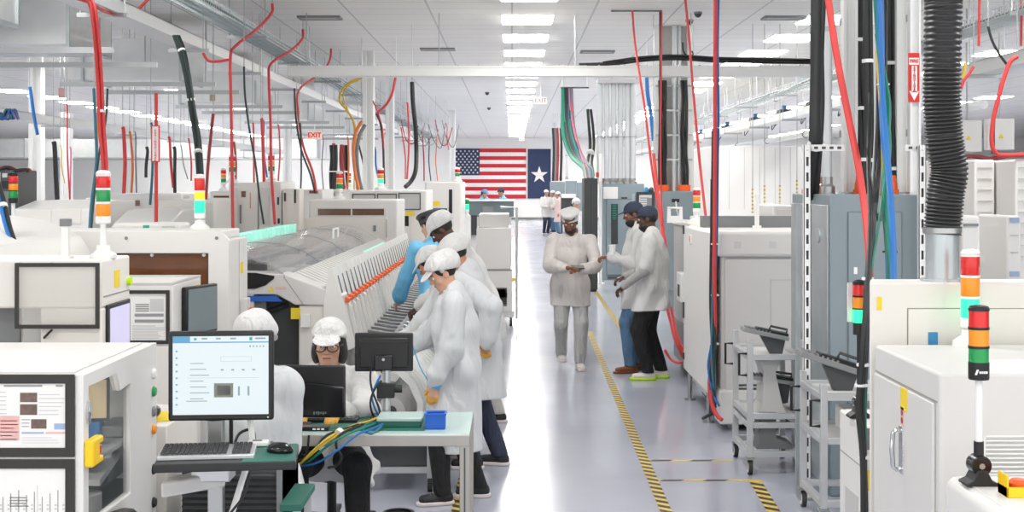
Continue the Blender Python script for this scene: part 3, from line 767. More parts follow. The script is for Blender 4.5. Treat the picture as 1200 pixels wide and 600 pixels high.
# --- pick and place machine (M5)
Y0, Y1 = 10.6, 18.2
t = base_thing('placement_machine', 'long white assembly machine under a clear hood with a bank of feeders', 'machine', -3.2, -1.3, Y0, Y1)
ob('base_body', MB().box(-3.2, -1.36, Y0+.35, Y1, .1, .98), 'machine_grey', t, bevel=.01)
ob('front_panel', MB().box(PX(350,Y0), -1.32, Y0, Y0+.36, .1, PZ(358,Y0)), 'machine_warm', t, bevel=.012)
ob('front_apron', MB().prism([(-2.6,PZ(345,Y0)),(PX(325,Y0),PZ(345,Y0)),(PX(346,Y0),PZ(357,Y0)),(PX(402,Y0),PZ(358,Y0)),(PX(402,Y0),PZ(346,Y0)),(PX(340,Y0),PZ(324,Y0)),(PX(332,Y0),PZ(321,Y0)),(-2.6,PZ(318,Y0))], 'y', Y0-.02, Y0+.3), 'machine_grey', t, bevel=.008)
ob('front_window', MB().prism([(-2.6,PZ(338,Y0)),(PX(300,Y0),PZ(338,Y0)),(PX(312,Y0),PZ(334,Y0)),(PX(322,Y0),PZ(326,Y0)),(PX(322,Y0),PZ(323,Y0)),(PX(300,Y0),PZ(319.5,Y0)),(-2.6,PZ(318,Y0))], 'y', Y0-.03, Y0-.018), 'black_gloss', t)
ob('blue_stripe', MB().prism([(-2.6,PZ(353,Y0)),(PX(331,Y0),PZ(353,Y0)),(PX(324,Y0),PZ(346.5,Y0)),(-2.6,PZ(346.5,Y0))], 'y', Y0-.026, Y0), 'blue_stripe', t)
ob('dark_bay', MB().prism([(-2.6,.12),(PX(364,Y0),.12),(PX(364,Y0),PZ(360,Y0)),(PX(346,Y0),PZ(358,Y0)),(PX(328,Y0),PZ(350,Y0)),(-2.6,PZ(350,Y0))], 'y', Y0+.1, Y0+.3), 'charcoal', t)
ob('bay_hose', MB().tube([(PX(290,Y0),Y0+.08,PZ(366,Y0)),(PX(310,Y0),Y0+.06,PZ(366,Y0)),(PX(335,Y0),Y0+.08,PZ(358,Y0))], .02, 8), 'black_plastic', t)
s = ob('warning_label', MB().box(PX(341,Y0), PX(352,Y0), Y0-.006, Y0+.1, PZ(374,Y0), PZ(361,Y0)), 'label_yellow', t)
ob('warning_triangle', MB().prism([(PX(315,Y0),PZ(341,Y0)),(PX(322,Y0),PZ(341,Y0)),(PX(318.5,Y0),PZ(335,Y0))], 'y', Y0-.024, Y0-.02), 'label_yellow', t)
pr = MB(); lines(pr, PX(323,Y0), PX(336,Y0), PZ(339,Y0), PZ(335,Y0), Y0-.0205, 2, 0, 4, .5, False); ob('warning_text', pr, 'print_pink', t, smooth=False)
ob('white_box', MB().box(PX(353,Y0), PX(364,Y0), Y0-.05, Y0+.1, PZ(383,Y0), PZ(368,Y0)), 'white_plastic', t, bevel=.004)
ob('panel_lock', MB().cyl((PX(389,Y0),Y0-.006,PZ(363,Y0)),(PX(389,Y0),Y0,PZ(363,Y0)),.009), 'charcoal', t)
ob('seam', MB().box(PX(333,Y0),PX(334,Y0),Y0-.023,Y0,PZ(326,Y0),PZ(322,Y0)).prism([(PX(333,Y0),PZ(325,Y0)),(PX(334,Y0),PZ(325,Y0)),(PX(356,Y0),PZ(356,Y0)),(PX(355,Y0),PZ(356,Y0))],'y',Y0-.0225,Y0-.01), 'seam', t)
# clear hood: arched shell
def arch(off):
    return [(-3.05,1.12+off),(-2.9,1.34+off),(-2.65,1.45+off),(-2.35,1.49+off),(-2.1,1.47+off),(-1.9,1.40+off),(-1.76,1.31+off)]
A, B = arch(0), arch(-.008)
Hd = ob('clear_hood', MB().prism(A + B[::-1], 'y', Y0+.02, Y1-.3), 'hood_clear', t, smooth=True, ang=50)
for y in np.arange(Y0+.02, Y1-.3, 1.89):
    C = arch(.006); ob('hood_rib', MB().prism(C + [(u, v-.004) for u, v in C][::-1], 'y', y, y+.03), 'mid_grey', t)
ob('hood_handle', MB().tube([(-1.95, 14.9, 1.43), (-1.95, 14.9, 1.53), (-1.95, 15.3, 1.53), (-1.95, 15.3, 1.43)], .012, 6, sm=0), 'white_plastic', t)
random.seed(11)
gm = MB()
for k in range(150):
    x = random.uniform(-2.85, -1.9); y = random.uniform(Y0+.2, Y1-.5); w = random.uniform(.03,.14); d = random.uniform(.05,.3); h = random.uniform(.03, .2)
    gm.box(x-w, x+w, y-d, y+d, 1.0, 1.04+h, random.choice((0,0,1,1,2,3)))
gm.box(-3.1,-1.45,Y0+.2,Y1-.2,.98,1.02,1)
ob('mechanism', gm, ['machine_white','mid_grey','mid_grey','machine_white'], t, smooth=False)
for x in (-2.2, -2.7): ob('gantry_rail', MB().box(x-.03, x+.03, Y0+.25, Y1-.4, 1.2, 1.24), 'steel', t)
# sloped clear cover with ribs
cov = MB().prism([(-1.76,1.31),(-1.42,1.16),(-1.42,1.15),(-1.76,1.30)], 'y', Y0+.02, Y1-.2); ob('slope_cover', cov, 'machine_white', t)
rb = MB()
for k in range(44):
    y = Y0 + .15 + k*.165; rb.prism([(-1.755,1.315),(-1.43,1.17),(-1.43,1.165),(-1.755,1.31)], 'y', y, y+.05)
ob('cover_rib', rb, 'machine_shade', t)
ob('green_strip', MB().prism([(-1.66,1.275),(-1.58,1.24),(-1.58,1.235),(-1.66,1.27)], 'y', 15.2, 17.6), 'teal_tab', t)
# rear green lit feeder tabs
s = MB()
tb = ob('rear_rail', MB().box(-2.62, -2.5, 12.4, 15.9, 1.40, 1.475), 'white_plastic', t)
for k in range(14):
    y = 12.5 + k*.245; ob('lit_tab', MB().box(-2.6, -2.5, y, y+.15, 1.475, 1.56), 'teal_tab', tb, bevel=.004)
ob('bank_beam', MB().prism([(-1.42,1.16),(-1.36,1.18),(-1.26,.78),(-1.34,.70),(-1.42,.70)], 'y', Y0+.0, Y1-.1), 'machine_white', t, bevel=.006)
ob('bank_end', MB().prism([(-1.46,1.10),(-1.42,1.36),(-1.39,1.38),(-1.30,1.10),(-1.22,.76),(-1.34,.70),(-1.46,.70)], 'y', Y0-.03, Y0+.02), 'machine_white', t, bevel=.004)
ob('trolley', MB().box(-1.34, -0.86, Y0+.1, Y1-.4, .12, .36), 'machine_grey', t, bevel=.01)
ob('trolley_floor_rail', MB().box(-1.3, -.8, Y0-.1, Y1-.4, .36, .40), 'steel', t)
# feeders: one built, the rest copies
def mk_feeder(y):
    f = thing('component_feeder', 'x', 'feeder', (-1.3, y, .70), 0, 'component feeders in the long machine')
    L = lambda pts, y0, y1: MB().prism(pts, 'y', y0, y1)
    ob('slot_panel', L([(-.115,.66),(-.09,.68),(-.02,.40),(-.035,.39)], -.115, .115), 'machine_white', f, bevel=.003, local=True)
    ob('slot', L([(-.094,.652),(-.085,.655),(-.023,.43),(-.032,.42)], -.035, .025), 'charcoal', f, local=True)
    ob('latch', MB().obox((.0,0,.415),(.022,.04,.02), Matrix.Rotation(R(15),3,'Y')), 'orange_latch', f, bevel=.005, local=True)
    lw = ob('rib_panel', L([(-.02,.39),(-.005,.39),(.075,.07),(.06,.06)], -.115, .115), 'machine_white', f, local=True)
    ob('rib', L([(-.0,.385),(.03,.36),(.095,.09),(.07,.07)], .05, .08), 'machine_white', lw, local=True)
    ob('rib_slot', L([(.0,.365),(.012,.36),(.078,.1),(.066,.1)], -.06, -.03), 'machine_shade', lw, local=True)
    tg = ob('tape_guide', L([(.04,.10),(.34,.06),(.36,-.02),(.30,-.05),(.04,.0)], -.05, .03), 'steel', f, bevel=.003, local=True)
    ob('guide_rib', MB().box(.08,.32,-.075,-.05,.02,.06).box(.06,.30,.05,.07,.04,.085), 'mid_grey', tg, local=True)
    ob('handle', MB().tube([(.30,-.01,.06),(.37,-.01,.10),(.41,-.01,.04),(.36,-.01,-.02)], .011, 6), 'aluminium', f, local=True)
    rl = ob('reel', MB().lathe([(.03,-.045),(.13,-.045),(.13,-.037),(.06,-.037),(.06,.037),(.13,.037),(.13,.045),(.03,.045)], (.30,0,-.13), 28, axis='y'), 'white_plastic', f, local=True)
    ob('hub', MB().cyl((.30,-.05,-.13),(.30,.05,-.13),.035), 'mid_grey', rl, local=True)
    return f
NF = 27
pf = None
for k in range(NF):
    y = Y0 + .16 + k*.275
    lab = 'white slotted component feeder with orange latch, %s from the near end of the machine' % ORD[k]
    if pf is None: pf = mk_feeder(y); pf['label'] = lab
    else: dup(pf, (-1.3, y, .70), 0, lab)
# loose feeder cart nearer the camera, full of reels
t = base_thing('reel_cart', 'white cart packed with component reels beside the standing woman in front', 'cart', -.99, -.50, 9.0, 10.4)
ob('cart_frame', MB().rframe(-.98, -.50, 8.96, 10.42, .04, 'z', .34, .40).box(-.96,-.52,9.0,10.4,.12,.16), 'aluminium', t)
for (a, b) in ((-.96,9.0),(-.54,9.0),(-.96,10.36),(-.54,10.36)):
    ob('post', MB().box(a-.02,a+.02,b-.02,b+.02,.09,.72), 'aluminium', t); ob('wheel', MB().cyl((a-.015,b,.045),(a+.015,b,.045),.045), 'caster', t)
ob('hopper', MB().box(-.94,-.56,9.02,10.35,.16,.30), 'dark_grey', t, bevel=.01)
pr_ = thing('tape_reel', 'x', 'reel', (-.80, 9.08, .40), 0, 'component reels on the cart')
ob('flange', MB().lathe([(.04,-.02),(.09,-.02),(.09,-.016),(.06,-.013),(.06,.013),(.09,.016),(.09,.02),(.04,.02)], (0,0,.12), 30, axis='y'), 'machine_shade', pr_, local=True)
ob('hub', MB().cyl((0,-.024,.12),(0,.024,.12),.035), 'dark_grey', pr_, local=True)
ob('tape_guide', MB().prism([(-.22,.40),(-.10,.46),(.04,.43),(.15,.32),(.21,.18),(.20,.04),(.165,.04),(.17,.17),(.115,.29),(.02,.38),(-.10,.415),(-.22,.355)], 'y', -.014, .014), 'white_plastic', pr_, local=True)
for k in range(17):
    y = 9.06 + .08*k; lab = 'white component reel with curved metal guide on the cart, %s from the camera' % ORD[k]
    if k == 0: pr_['label'] = lab
    else: dup(pr_, (-.80 + .014*k, y, .40), 0, lab)
# ------------------------------------------------------------------ keyboard station in front
def monitor(name, lab, c, w, h, rotz, front_to_cam=True, screen='screen_white', stand=None, tilt=0, shift=None):
    """c: centre of the panel; screen faces local -y; turned about z by rotz"""
    t = thing(name, lab, 'monitor', (c[0], c[1], c[2]-h/2), rotz)
    ob('casing', MB().box(-w/2, w/2, -.018, .022, 0, h), 'black_plastic', t, bevel=.008, local=True)
    ob('back_shell', MB().box(-w*.36, w*.36, .02, .05, h*.12, h*.85), 'black_plastic', t, bevel=.012, local=True)
    s = ob('screen', MB().box(-w/2+.018, w/2-.018, -.0195, -.0175, .024, h-.018), screen, t, smooth=False, local=True)
    return t, s
t, s = monitor('desktop_monitor', 'black monitor with a lit white screen over the keyboard shelf', (PX(259.5,5.3), 5.3, PZ(440,5.3)), .402, .345, R(4))
w, h = .402, .345
m = MB()
def q(u0, v0, u1, v1, k): m.box(-w/2+.018+u0*(w-.036), -w/2+.018+u1*(w-.036), -.0203, -.0195, .024+(1-v1)*(h-.042), .024+(1-v0)*(h-.042), k)
q(0,.07,1,.085,1); q(0,0,.18,.07,1); q(.22,.02,.25,.05,1)
for (u, v, e) in ((.30,.02,.36),(.45,.02,.5),(.6,.02,.66),(.86,.02,.97)): q(u, v, e, v+.02, 0)
q(.80,.015,.83,.055,2)
for k in range(9): q(.03,.18+.085*k,.05,.20+.085*k,1)
q(.5,.26,.82,.262,0); q(.5,.32,.82,.322,0); q(.5,.26,.502,.32,0); q(.82,.26,.822,.322,0)
for k in range(4): q(.5+.11*k,.42,.53+.11*k,.44,0)
q(.43,.60,.63,.78,3); q(.46,.63,.60,.75,4)
for k in range(7): q(.18,.34+.075*k,.32+.03*(k%3),.35+.075*k,0)
q(.68,.64,.70,.76,0); q(.78,.64,.80,.76,0); q(.15,.53,.9,.532,0); q(.14,.82,.36,.83,0)
for k in range(5): q(.80+.035*k,.12,.815+.035*k,.14,0 if k else 2)
ob('interface', m, ['screen_line','screen_blue','label_green','screen_img','mid_grey'], s, smooth=False, local=True)
ob('power_light', MB().cyl((w/2-.02,-.0185,.012),(w/2-.02,-.0205,.012),.003,n=8), 'white_plastic', t, local=True)
mx = PX(259.5,5.3)
p = thing('monitor_pole', 'grey upright pole and arm carrying the lit monitor and keyboard shelf', 'stand', (mx-.04, 5.42, 0))
ob('pole', MB().box(mx-.075, mx-.015, 5.39, 5.44, 0, 1.25), 'steel', p, bevel=.004)
ob('rod', MB().cyl((mx+.015,5.41,.9),(mx+.015,5.41,1.2),.008), 'black_plastic', p)
ob('bracket', MB().box(mx-.10, mx+.05, 5.345, 5.46, 1.14, 1.24), 'charcoal', p, bevel=.006)
ob('foot', MB().box(mx-.28, mx+.20, 5.2, 5.65, 0, .03), 'charcoal', p, bevel=.006)
ob('swing_arm', MB().prism([(PX(193,5.1),5.04),(PX(193,5.1),5.14),(mx-.02,5.34),(mx+.03,5.24)], 'z', .865, .925), 'machine_grey', p, bevel=.01)
ob('shelf_bracket', MB().box(mx-.09, mx+.06, 5.16, 5.28, .90, .985), 'aluminium', p, bevel=.006)
ob('cable', MB().tube([(mx-.14,5.345,1.12),(mx-.05,5.37,1.10),(mx+.05,5.36,1.115),(mx+.1,5.345,1.12)], .006, 6), 'black_cable', p)
ob('ribbon_cable', MB().tube([(mx+.10,5.35,1.12),(mx+.11,5.36,.98),(mx+.08,5.36,.9),(mx+.04,5.3,.75),(mx+.0,5.2,.6)], .013, 6), 'white_plastic', p)
ob('black_lead', MB().tube([(mx+.04,5.33,1.0),(mx+.06,5.35,1.05),(mx+.11,5.36,1.06),(mx+.12,5.36,.98)], .006, 6), 'black_cable', p)
ob('hanging_lead', MB().tube([(mx+.15,5.1,.96),(mx+.12,5.15,.86),(mx+.06,5.2,.78),(mx-.0,5.2,.70)], .005, 6), 'black_cable', p)
# shelf, keyboard, mouse, box
SR = R(7); sc_ = Vector((PX(268,5.12), 5.12, .985)); sm = Matrix.Rotation(SR, 3, 'Z')
t = thing('keyboard_shelf', 'thin dark keyboard shelf with a green mat, below the lit monitor', 'shelf', sc_, SR)
ob('board', MB().box(-.255,.255,-.17,.17,0,.03), 'black_plastic', t, bevel=.004, local=True)
ob('mat', MB().box(.06,.25,-.165,.165,.03,.033), 'green_mat', t, local=True)
t = thing('keyboard', 'silver keyboard with black keys on the shelf under the lit monitor', 'keyboard', sc_ + sm @ Vector((-.075,-.015,.03)), SR)
ob('keyboard_case', MB().prism([(-.085,0),(.085,0),(.085,.026),(-.085,.016)], 'x', -.175, .175), 'aluminium', t, bevel=.003, local=True)
m = MB()
for r_ in range(6):
    for c_ in range(19):
        if c_ in (14, ) : continue
        y = -.066 + r_*.026; z = .0165 + (y+.085)/.17*.010
        m.box(-.165+.0172*c_, -.165+.0172*c_+.0142, y, y+.021, z, z+.007)
ob('keys', m, 'white_key', t, local=True, smooth=False)
t = thing('computer_mouse', 'black computer mouse on the green end of the keyboard shelf', 'mouse', sc_ + sm @ Vector((.19,.0,.034)), SR + R(60))
ob('mouse_shell', MB().lathe([(.001,.036),(.018,.034),(.03,.024),(.036,.010),(.034,.0)][::-1], (0,0,0), 20, squash=1.55), 'black_gloss', t, local=True)
ob('wheel', MB().cyl((-.004,.035,.031),(.004,.035,.031),.008), 'mid_grey', t, local=True)
t = thing('sensor_box', 'small white plastic box at the back of the keyboard shelf beside the mouse', 'box', sc_ + sm @ Vector((.10,.135,.034)), SR)
ob('box_shell', MB().box(-.04,.04,-.03,.03,0,.02), 'white_plastic', t, bevel=.006, local=True)
ob('window', MB().box(-.02,.015,-.015,.01,.0195,.0215), 'mid_grey', t, local=True)
# louvred heater box under the shelf
x0, x1, y0, y1 = PX(212,5.75), PX(330,5.75), 5.75, 6.2
t = base_thing('louvred_pedestal', 'dark grey louvred pedestal under the keyboard shelf with a green top edge', 'cabinet', x0, x1+.07, y0, y1)
ob('carcass', MB().box(x0, x1, y0+.02, y1, .04, .82), 'dark_grey', t)
m = MB()
for k in range(30): m.obox(((x0+x1)/2-.01, y0+.015, .06+.0255*k), ((x1-x0)/2-.012, .012, .004), Matrix.Rotation(R(25),3,'X'))
ob('louvres', m, 'charcoal', t)
ob('side_rail', MB().box(x1-.02, x1+.0, y0-.01, y1, .02, .84), 'mid_grey', t)
ob('green_step', MB().box(x1, x1+.09, y0-.05, y1-.1, .66, .69), 'green_mat', t, bevel=.003)
ob('step_leg', MB().box(x1+.05, x1+.08, y0-.02, y0+.01, 0, .66).box(x1+.05, x1+.08, y1-.16, y1-.13, 0, .66), 'aluminium', t)
ob('foot', MB().box(x0+.03, x1-.03, y0+.05, y1-.05, 0, .05), 'charcoal', t)

# ------------------------------------------------------------------ workbench
tx0, tx1, ty0, ty1, tz = -1.42, -.215, 6.95, 7.62, .755
t = base_thing('workbench', 'grey metal framed workbench with a pale green top in front of the seated woman', 'table', tx0, tx1, ty0, ty1)
ob('tabletop', MB().box(tx0, tx1, ty0, ty1, tz-.03, tz), 'green_tint', t, bevel=.004)
ob('front_rail', MB().box(tx0, tx1, ty0-.012, ty0+.03, tz-.062, tz-.004), 'table_frame', t, bevel=.004)
ob('rear_rail', MB().box(tx0, tx1, ty1-.03, ty1+.01, tz-.062, tz-.004), 'table_frame', t, bevel=.004)
ob('side_rail', MB().box(tx1-.04, tx1, ty0, ty1, tz-.062, tz-.02), 'table_frame', t, bevel=.004)
ob('side_rail', MB().box(tx0, tx0+.04, ty0, ty1, tz-.062, tz-.02), 'table_frame', t, bevel=.004)
for (a, b) in ((tx1-.052, ty0-.008), (tx1-.052, ty1-.045), (tx0+.0, ty0-.008), (tx0+.0, ty1-.045)):
    l = ob('leg', MB().box(a, a+.052, b, b+.052, .03, tz-.06), 'table_frame', t, bevel=.004)
    ob('groove', MB().box(a+.022, a+.03, b-.001, b+.001, .04, tz-.07), 'dark_grey', l)
    ob('levelling_foot', MB().cyl((a+.026,b+.026,0),(a+.026,b+.026,.03),.03), 'black_plastic', l)
ob('green_sheet', MB().box(tx0+.02, PX(500,7.2), ty0+.08, ty1-.06, tz, tz+.002), 'green_mat', t)
ob('tape_wrap', MB().box(tx1-.056, tx1-.03, ty1-.05, ty1-.0, .30, .33), 'tape_yellow', t)
# monitors seen from behind
def back_monitor(lab, px0, px1, py0, py1, D, rot, tz, style):
    w, h = (px1-px0)*D/FPX, (py1-py0)*D/FPX; c = W((px0+px1)/2, (py0+py1)/2, D)
    t = thing('back_of_monitor', lab, 'monitor', (c.x, c.y, tz), rot)
    z0 = c.z - h/2 - tz
    ob('casing', MB().box(-w/2, w/2, -.012, .02, z0, z0+h), 'black_plastic', t, bevel=.008, local=True)
    if style == 'round':
        ob('back_shell', MB().prism([(-w*.5,z0+h*.02),(w*.5,z0+h*.02),(w*.5,z0+h*.60),(w*.2,z0+h*.66),(0,z0+h*.68),(-w*.2,z0+h*.66),(-w*.5,z0+h*.60)], 'y', -.035, -.01), 'black_gloss', t, bevel=.008, local=True)
        for k in range(7): ob('port', MB().box(w*.08+.012*k, w*.08+.012*k+.007, -.0365, -.034, z0+h*.08+.004*(k%2), z0+h*.13), 'mid_grey', t, local=True) if k < 6 else None
        ob('neck', MB().box(-w*.35, -w*.10, -.05, -.01, 0.015, z0+h*.3), 'black_plastic', t, bevel=.01, local=True)
        ob('foot', MB().box(-w*.45, w*.0, -.10, .08, 0, .018), 'black_plastic', t, bevel=.006, local=True)
    else:
        ob('back_shell', MB().box(-w*.42, w*.42, -.032, -.01, z0+h*.10, z0+h*.88), 'black_plastic', t, bevel=.008, local=True)
        ob('ridge', MB().box(-w*.40, w*.40, -.038, -.03, z0+h*.76, z0+h*.82), 'black_gloss', t, local=True)
        ob('mount', MB().box(-.05, .05, -.06, -.03, z0+h*.05, z0+h*.45), 'black_gloss', t, bevel=.006, local=True)
        ob('screw', MB().cyl((-.0,-.063,z0+h*.34),(0,-.06,z0+h*.34),.008), 'steel', t, local=True)
        ob('post', MB().cyl((.015,-.03,.02),(.015,-.03,z0+h*.2),.022), 'aluminium', t, local=True)
        cl = ob('clamp', MB().box(-.035,.06,-.075,.01,.12,.20), 'black_plastic', t, bevel=.006, local=True)
        ob('knob', MB().cyl((.06,-.03,.165),(.10,-.03,.165),.022), 'black_plastic', cl, local=True)
        ob('foot', MB().box(-.07,.09,-.08,.06,0,.02), 'black_plastic', t, bevel=.004, local=True)
    return t
back_monitor('black monitor seen from behind with a row of ports, in front of the seated woman', 319, 405, 428, 489, 7.12, R(-3), tz+.002, 'round')
back_monitor('black monitor seen from behind on a silver post, above the blue bin', 416, 484, 390, 435, 7.4, R(2), tz+.002, 'post')
# things on the bench
x = PX(382, 7.3)
t = thing('desk_keyboard', 'low black keyboard in front of the seated woman', 'keyboard', (x, 7.32, tz+.002), 0)
ob('keyboard_case', MB().box(-.17,.17,-.06,.06,0,.018), 'black_plastic', t, bevel=.004, local=True)
m = MB()
for r_ in range(4):
    for c_ in range(14): m.box(-.16+.023*c_, -.16+.023*c_+.018, -.052+.027*r_, -.052+.027*r_+.021, .018, .024)
ob('keys', m, 'dark_grey', t, local=True, smooth=False)
x = PX(470, 7.25)
t = thing('green_case', 'flat dark green case lying on the workbench left of the blue bin', 'case', (x, 7.22, tz+.002), 0)
ob('lower_shell', MB().box(-.115,.115,-.10,.10,0,.028), 'green_mat', t, bevel=.006, local=True)
ob('lid', MB().box(-.118,.118,-.103,.103,.029,.05), 'green_tint', t, bevel=.006, local=True)
x = PX(511, 7.15)
t = thing('blue_bin', 'small bright blue bin on the corner of the workbench', 'bin', (x, 7.12, tz), 0)
m = MB().ring([(-.052,-.05),(.052,-.05),(.052,.05),(-.052,.05)], [(-.046,-.044),(.046,-.044),(.046,.044),(-.046,.044)], 'z', .004, .078)
m.box(-.05,.05,-.048,.048,0,.006); ob('bin_body', m, 'blue_bin', t, bevel=.002, local=True)
ob('rim', MB().ring([(-.058,-.056),(.058,-.056),(.058,.056),(-.058,.056)], [(-.047,-.045),(.047,-.045),(.047,.045),(-.047,.045)], 'z', .074, .083), 'blue_bin', t, bevel=.002, local=True)
x = PX(372, 7.05)
t = thing('black_hub', 'small black box with white buttons at the front edge of the workbench', 'box', (x, 7.06, tz+.002), 0)
ob('hub_body', MB().box(-.09,.06,-.04,.04,0,.02), 'black_gloss', t, bevel=.004, local=True)
for k in range(3): ob('hub_button', MB().box(-.02+.022*k,-.005+.022*k,-.042,-.038,.006,.014), 'white_plastic', t, local=True)
# colourful lead bundle
b = thing('lead_bundle', 'tangle of yellow, green, blue and black leads over the front edge of the workbench', 'cables', (PX(400,7.0), 7.0, tz))
def wpts(l): return [W(*p) for p in l]
for (mm, rr, pts) in (('yellow_cable',.006,[(448,485,7.3),(437,492,7.15),(410,500,7.05),(385,513,6.9),(365,530,6.9),(350,545,6.95),(335,552,7.1)]),
    ('yellow_cable',.005,[(446,490,7.3),(430,494,7.2),(402,506,6.95),(378,522,6.9),(356,540,6.95),(340,548,7.1)]),
    ('green_cable',.006,[(448,493,7.2),(430,500,7.05),(405,510,6.9),(385,522,6.9),(362,540,6.95),(342,546,7.1)]),
    ('blue_cable',.006,[(449,497,7.1),(435,503,7.0),(418,510,6.9),(395,528,6.88),(372,542,6.92),(352,546,6.98),(338,540,7.1)]),
    ('black_cable',.007,[(440,489,7.3),(425,497,7.1),(408,504,6.98),(396,512,6.9),(394,524,6.9),(400,534,6.95),(395,545,7.0),(385,548,7.1)]),
    ('black_cable',.006,[(432,492,7.2),(415,499,7.05),(395,505,6.98),(380,512,6.92),(372,524,6.92),(362,535,6.95),(350,540,7.0)]),
    ('black_cable',.006,[(362,510,6.93),(360,528,6.93),(354,542,6.95),(345,548,7.0)]),
    ('teal_cable',.006,[(447,500,7.05),(436,508,6.95),(425,504,7.0),(430,497,7.1),(445,494,7.2)])):
    ob('lead', MB().tube(wpts(pts), rr, 6), mm, b)
ob('cable_tie', MB().cyl(W(399,505,6.96), W(396,508,6.94), .02), 'white_plastic', b)
b = thing('post_leads', 'black and blue leads hanging down the silver monitor post', 'cables', W(437,470,7.36))
for (mm, pts) in (('black_cable',[(435,428,7.33),(434,445,7.33),(437,460,7.31),(444,478,7.32),(446,491,7.35)]),('blue_cable',[(446,440,7.31),(440,452,7.3),(436,466,7.31),(441,482,7.32),(447,490,7.35)]),('black_cable',[(447,446,7.3),(438,458,7.3),(434,472,7.3),(437,486,7.33),(444,492,7.35)])):
    ob('lead', MB().tube(wpts(pts), .006, 6), mm, b)
# stool of the seated woman
def stool(lab, x, y, zs, rot=0, seat_m='black_plastic'):
    t = thing('work_stool', lab, 'stool', (x, y, 0), rot)
    ob('seat', MB().lathe([(.02,zs-.06),(.17,zs-.05),(.19,zs-.02),(.17,zs),(.01,zs+.005)], (0,0,0), 24), seat_m, t, local=True)
    ob('gas_pole', MB().cyl((0,0,.08),(0,0,zs-.05),.028), 'black_gloss', t, local=True)
    for k in range(5):
        a = 2*math.pi*k/5 + .3
        l = ob('spoke', MB().obox((.13*math.cos(a), .13*math.sin(a), .085), (.13,.022,.014), Matrix.Rotation(a,3,'Z')), 'black_plastic', t, bevel=.004, local=True)
        ob('caster', MB().cyl((.25*math.cos(a)-.012,.25*math.sin(a),.03),(.25*math.cos(a)+.012,.25*math.sin(a),.03),.03).cyl((.25*math.cos(a),.25*math.sin(a),.03),(.25*math.cos(a),.25*math.sin(a),.085),.008), 'black_plastic', l, local=True)
    return t
stool('black work stool under the seated woman with glasses', PX(388,7.95), 7.98, .42)
stool('black work stool under the man seen from behind', PX(306,6.6), 6.62, .50)
x = PX(468, 7.2)
t = thing('waste_bin', 'small black bin on the floor in front of the workbench', 'bin', (x, 7.15, 0))
ob('bin_body', MB().lathe([(.05,0),(.062,.02),(.075,.30),(.068,.30),(.055,.03)], (x,7.15,0), 20), 'black_gloss', t)
ob('rim', MB().lathe([(.074,.295),(.082,.30),(.082,.312),(.066,.312),(.066,.30)], (x,7.15,0), 20), 'black_plastic', t)

# ------------------------------------------------------------------ middle distance, left of the aisle
# reflow machine with brown window strip (M6)
Y = 18.75; x0, x1 = PX(362,Y), PX(466,Y); zt = PZ(234,Y)
t = base_thing('tinted_window_machine', 'white machine with a narrow brown window strip at the end of the clear hood', 'machine', x0, x1, Y, 20.0)
ob('housing', MB().box(x0, x1, Y, 20.0, .08, zt), 'machine_white', t, bevel=.02)
ob('plinth', MB().box(x0+.05, x1-.05, Y+.06, 19.9, 0, .1), 'charcoal', t)
ob('window_frame', MB().rframe(PX(371,Y), PX(452,Y), PZ(254,Y), PZ(243,Y), .02, 'y', Y-.012, Y), 'machine_grey', t)
ob('window_pane', MB().box(PX(372.5,Y), PX(411,Y), Y-.006, Y-.002, PZ(252.5,Y), PZ(244.5,Y)).box(PX(413,Y), PX(450,Y), Y-.006, Y-.002, PZ(252.5,Y), PZ(244.5,Y)), 'brown_glass', t)
ob('door', MB().box(PX(340,Y), PX(454,Y), Y-.03, Y-.002, .2, PZ(255,Y)), 'machine_warm', t, bevel=.006)
ob('handle', MB().box(PX(438,Y), PX(441,Y), Y-.06, Y-.03, PZ(271,Y), PZ(264,Y)), 'mid_grey', t)
ob('pull', MB().box(PX(452.5,Y), PX(454,Y), Y-.05, Y-.03, PZ(278,Y), PZ(257,Y)), 'steel', t)
# display machine (M7)
Y = 21.5; x0, x1 = PX(410,Y), PX(500,Y); zt = PZ(223,Y)
t = base_thing('display_cabinet', 'white machine with framed pale screens in a row, behind the man in the blue coat', 'machine', x0, x1, Y, 23.2)
ob('housing', MB().box(x0, x1, Y, 23.2, .08, zt), 'machine_white', t, bevel=.02)
for (a, b, c, d) in ((413,440,227,242),(442,465,227,242),(467,493,226,246)):
    f = ob('screen_frame', MB().rframe(PX(a,Y), PX(b,Y), PZ(d,Y), PZ(c,Y), .016, 'y', Y-.02, Y), 'charcoal', t)
    ob('screen', MB().box(PX(a,Y)+.012, PX(b,Y)-.012, Y-.01, Y-.004, PZ(d,Y)+.012, PZ(c,Y)-.012), 'machine_shade', f)
ob('dark_window', MB().box(PX(464,Y), PX(479,Y), Y-.008, Y, PZ(265,Y), PZ(253,Y)), 'black_gloss', t)
ob('warning_label', MB().box(PX(475,Y), PX(486,Y), Y-.006, Y, PZ(252.5,Y), PZ(248,Y)), 'label_yellow', t)
ob('seam', MB().box(PX(459,Y), PX(459.4,Y), Y-.003, Y, .3, PZ(248,Y)), 'seam', t)
ob('door', MB().box(PX(481,Y), PX(498,Y), Y-.012, Y, .25, PZ(255,Y)), 'machine_warm', t, bevel=.006)
ob('plinth', MB().box(x0+.05, x1-.05, Y+.06, 23, 0, .1), 'charcoal', t)
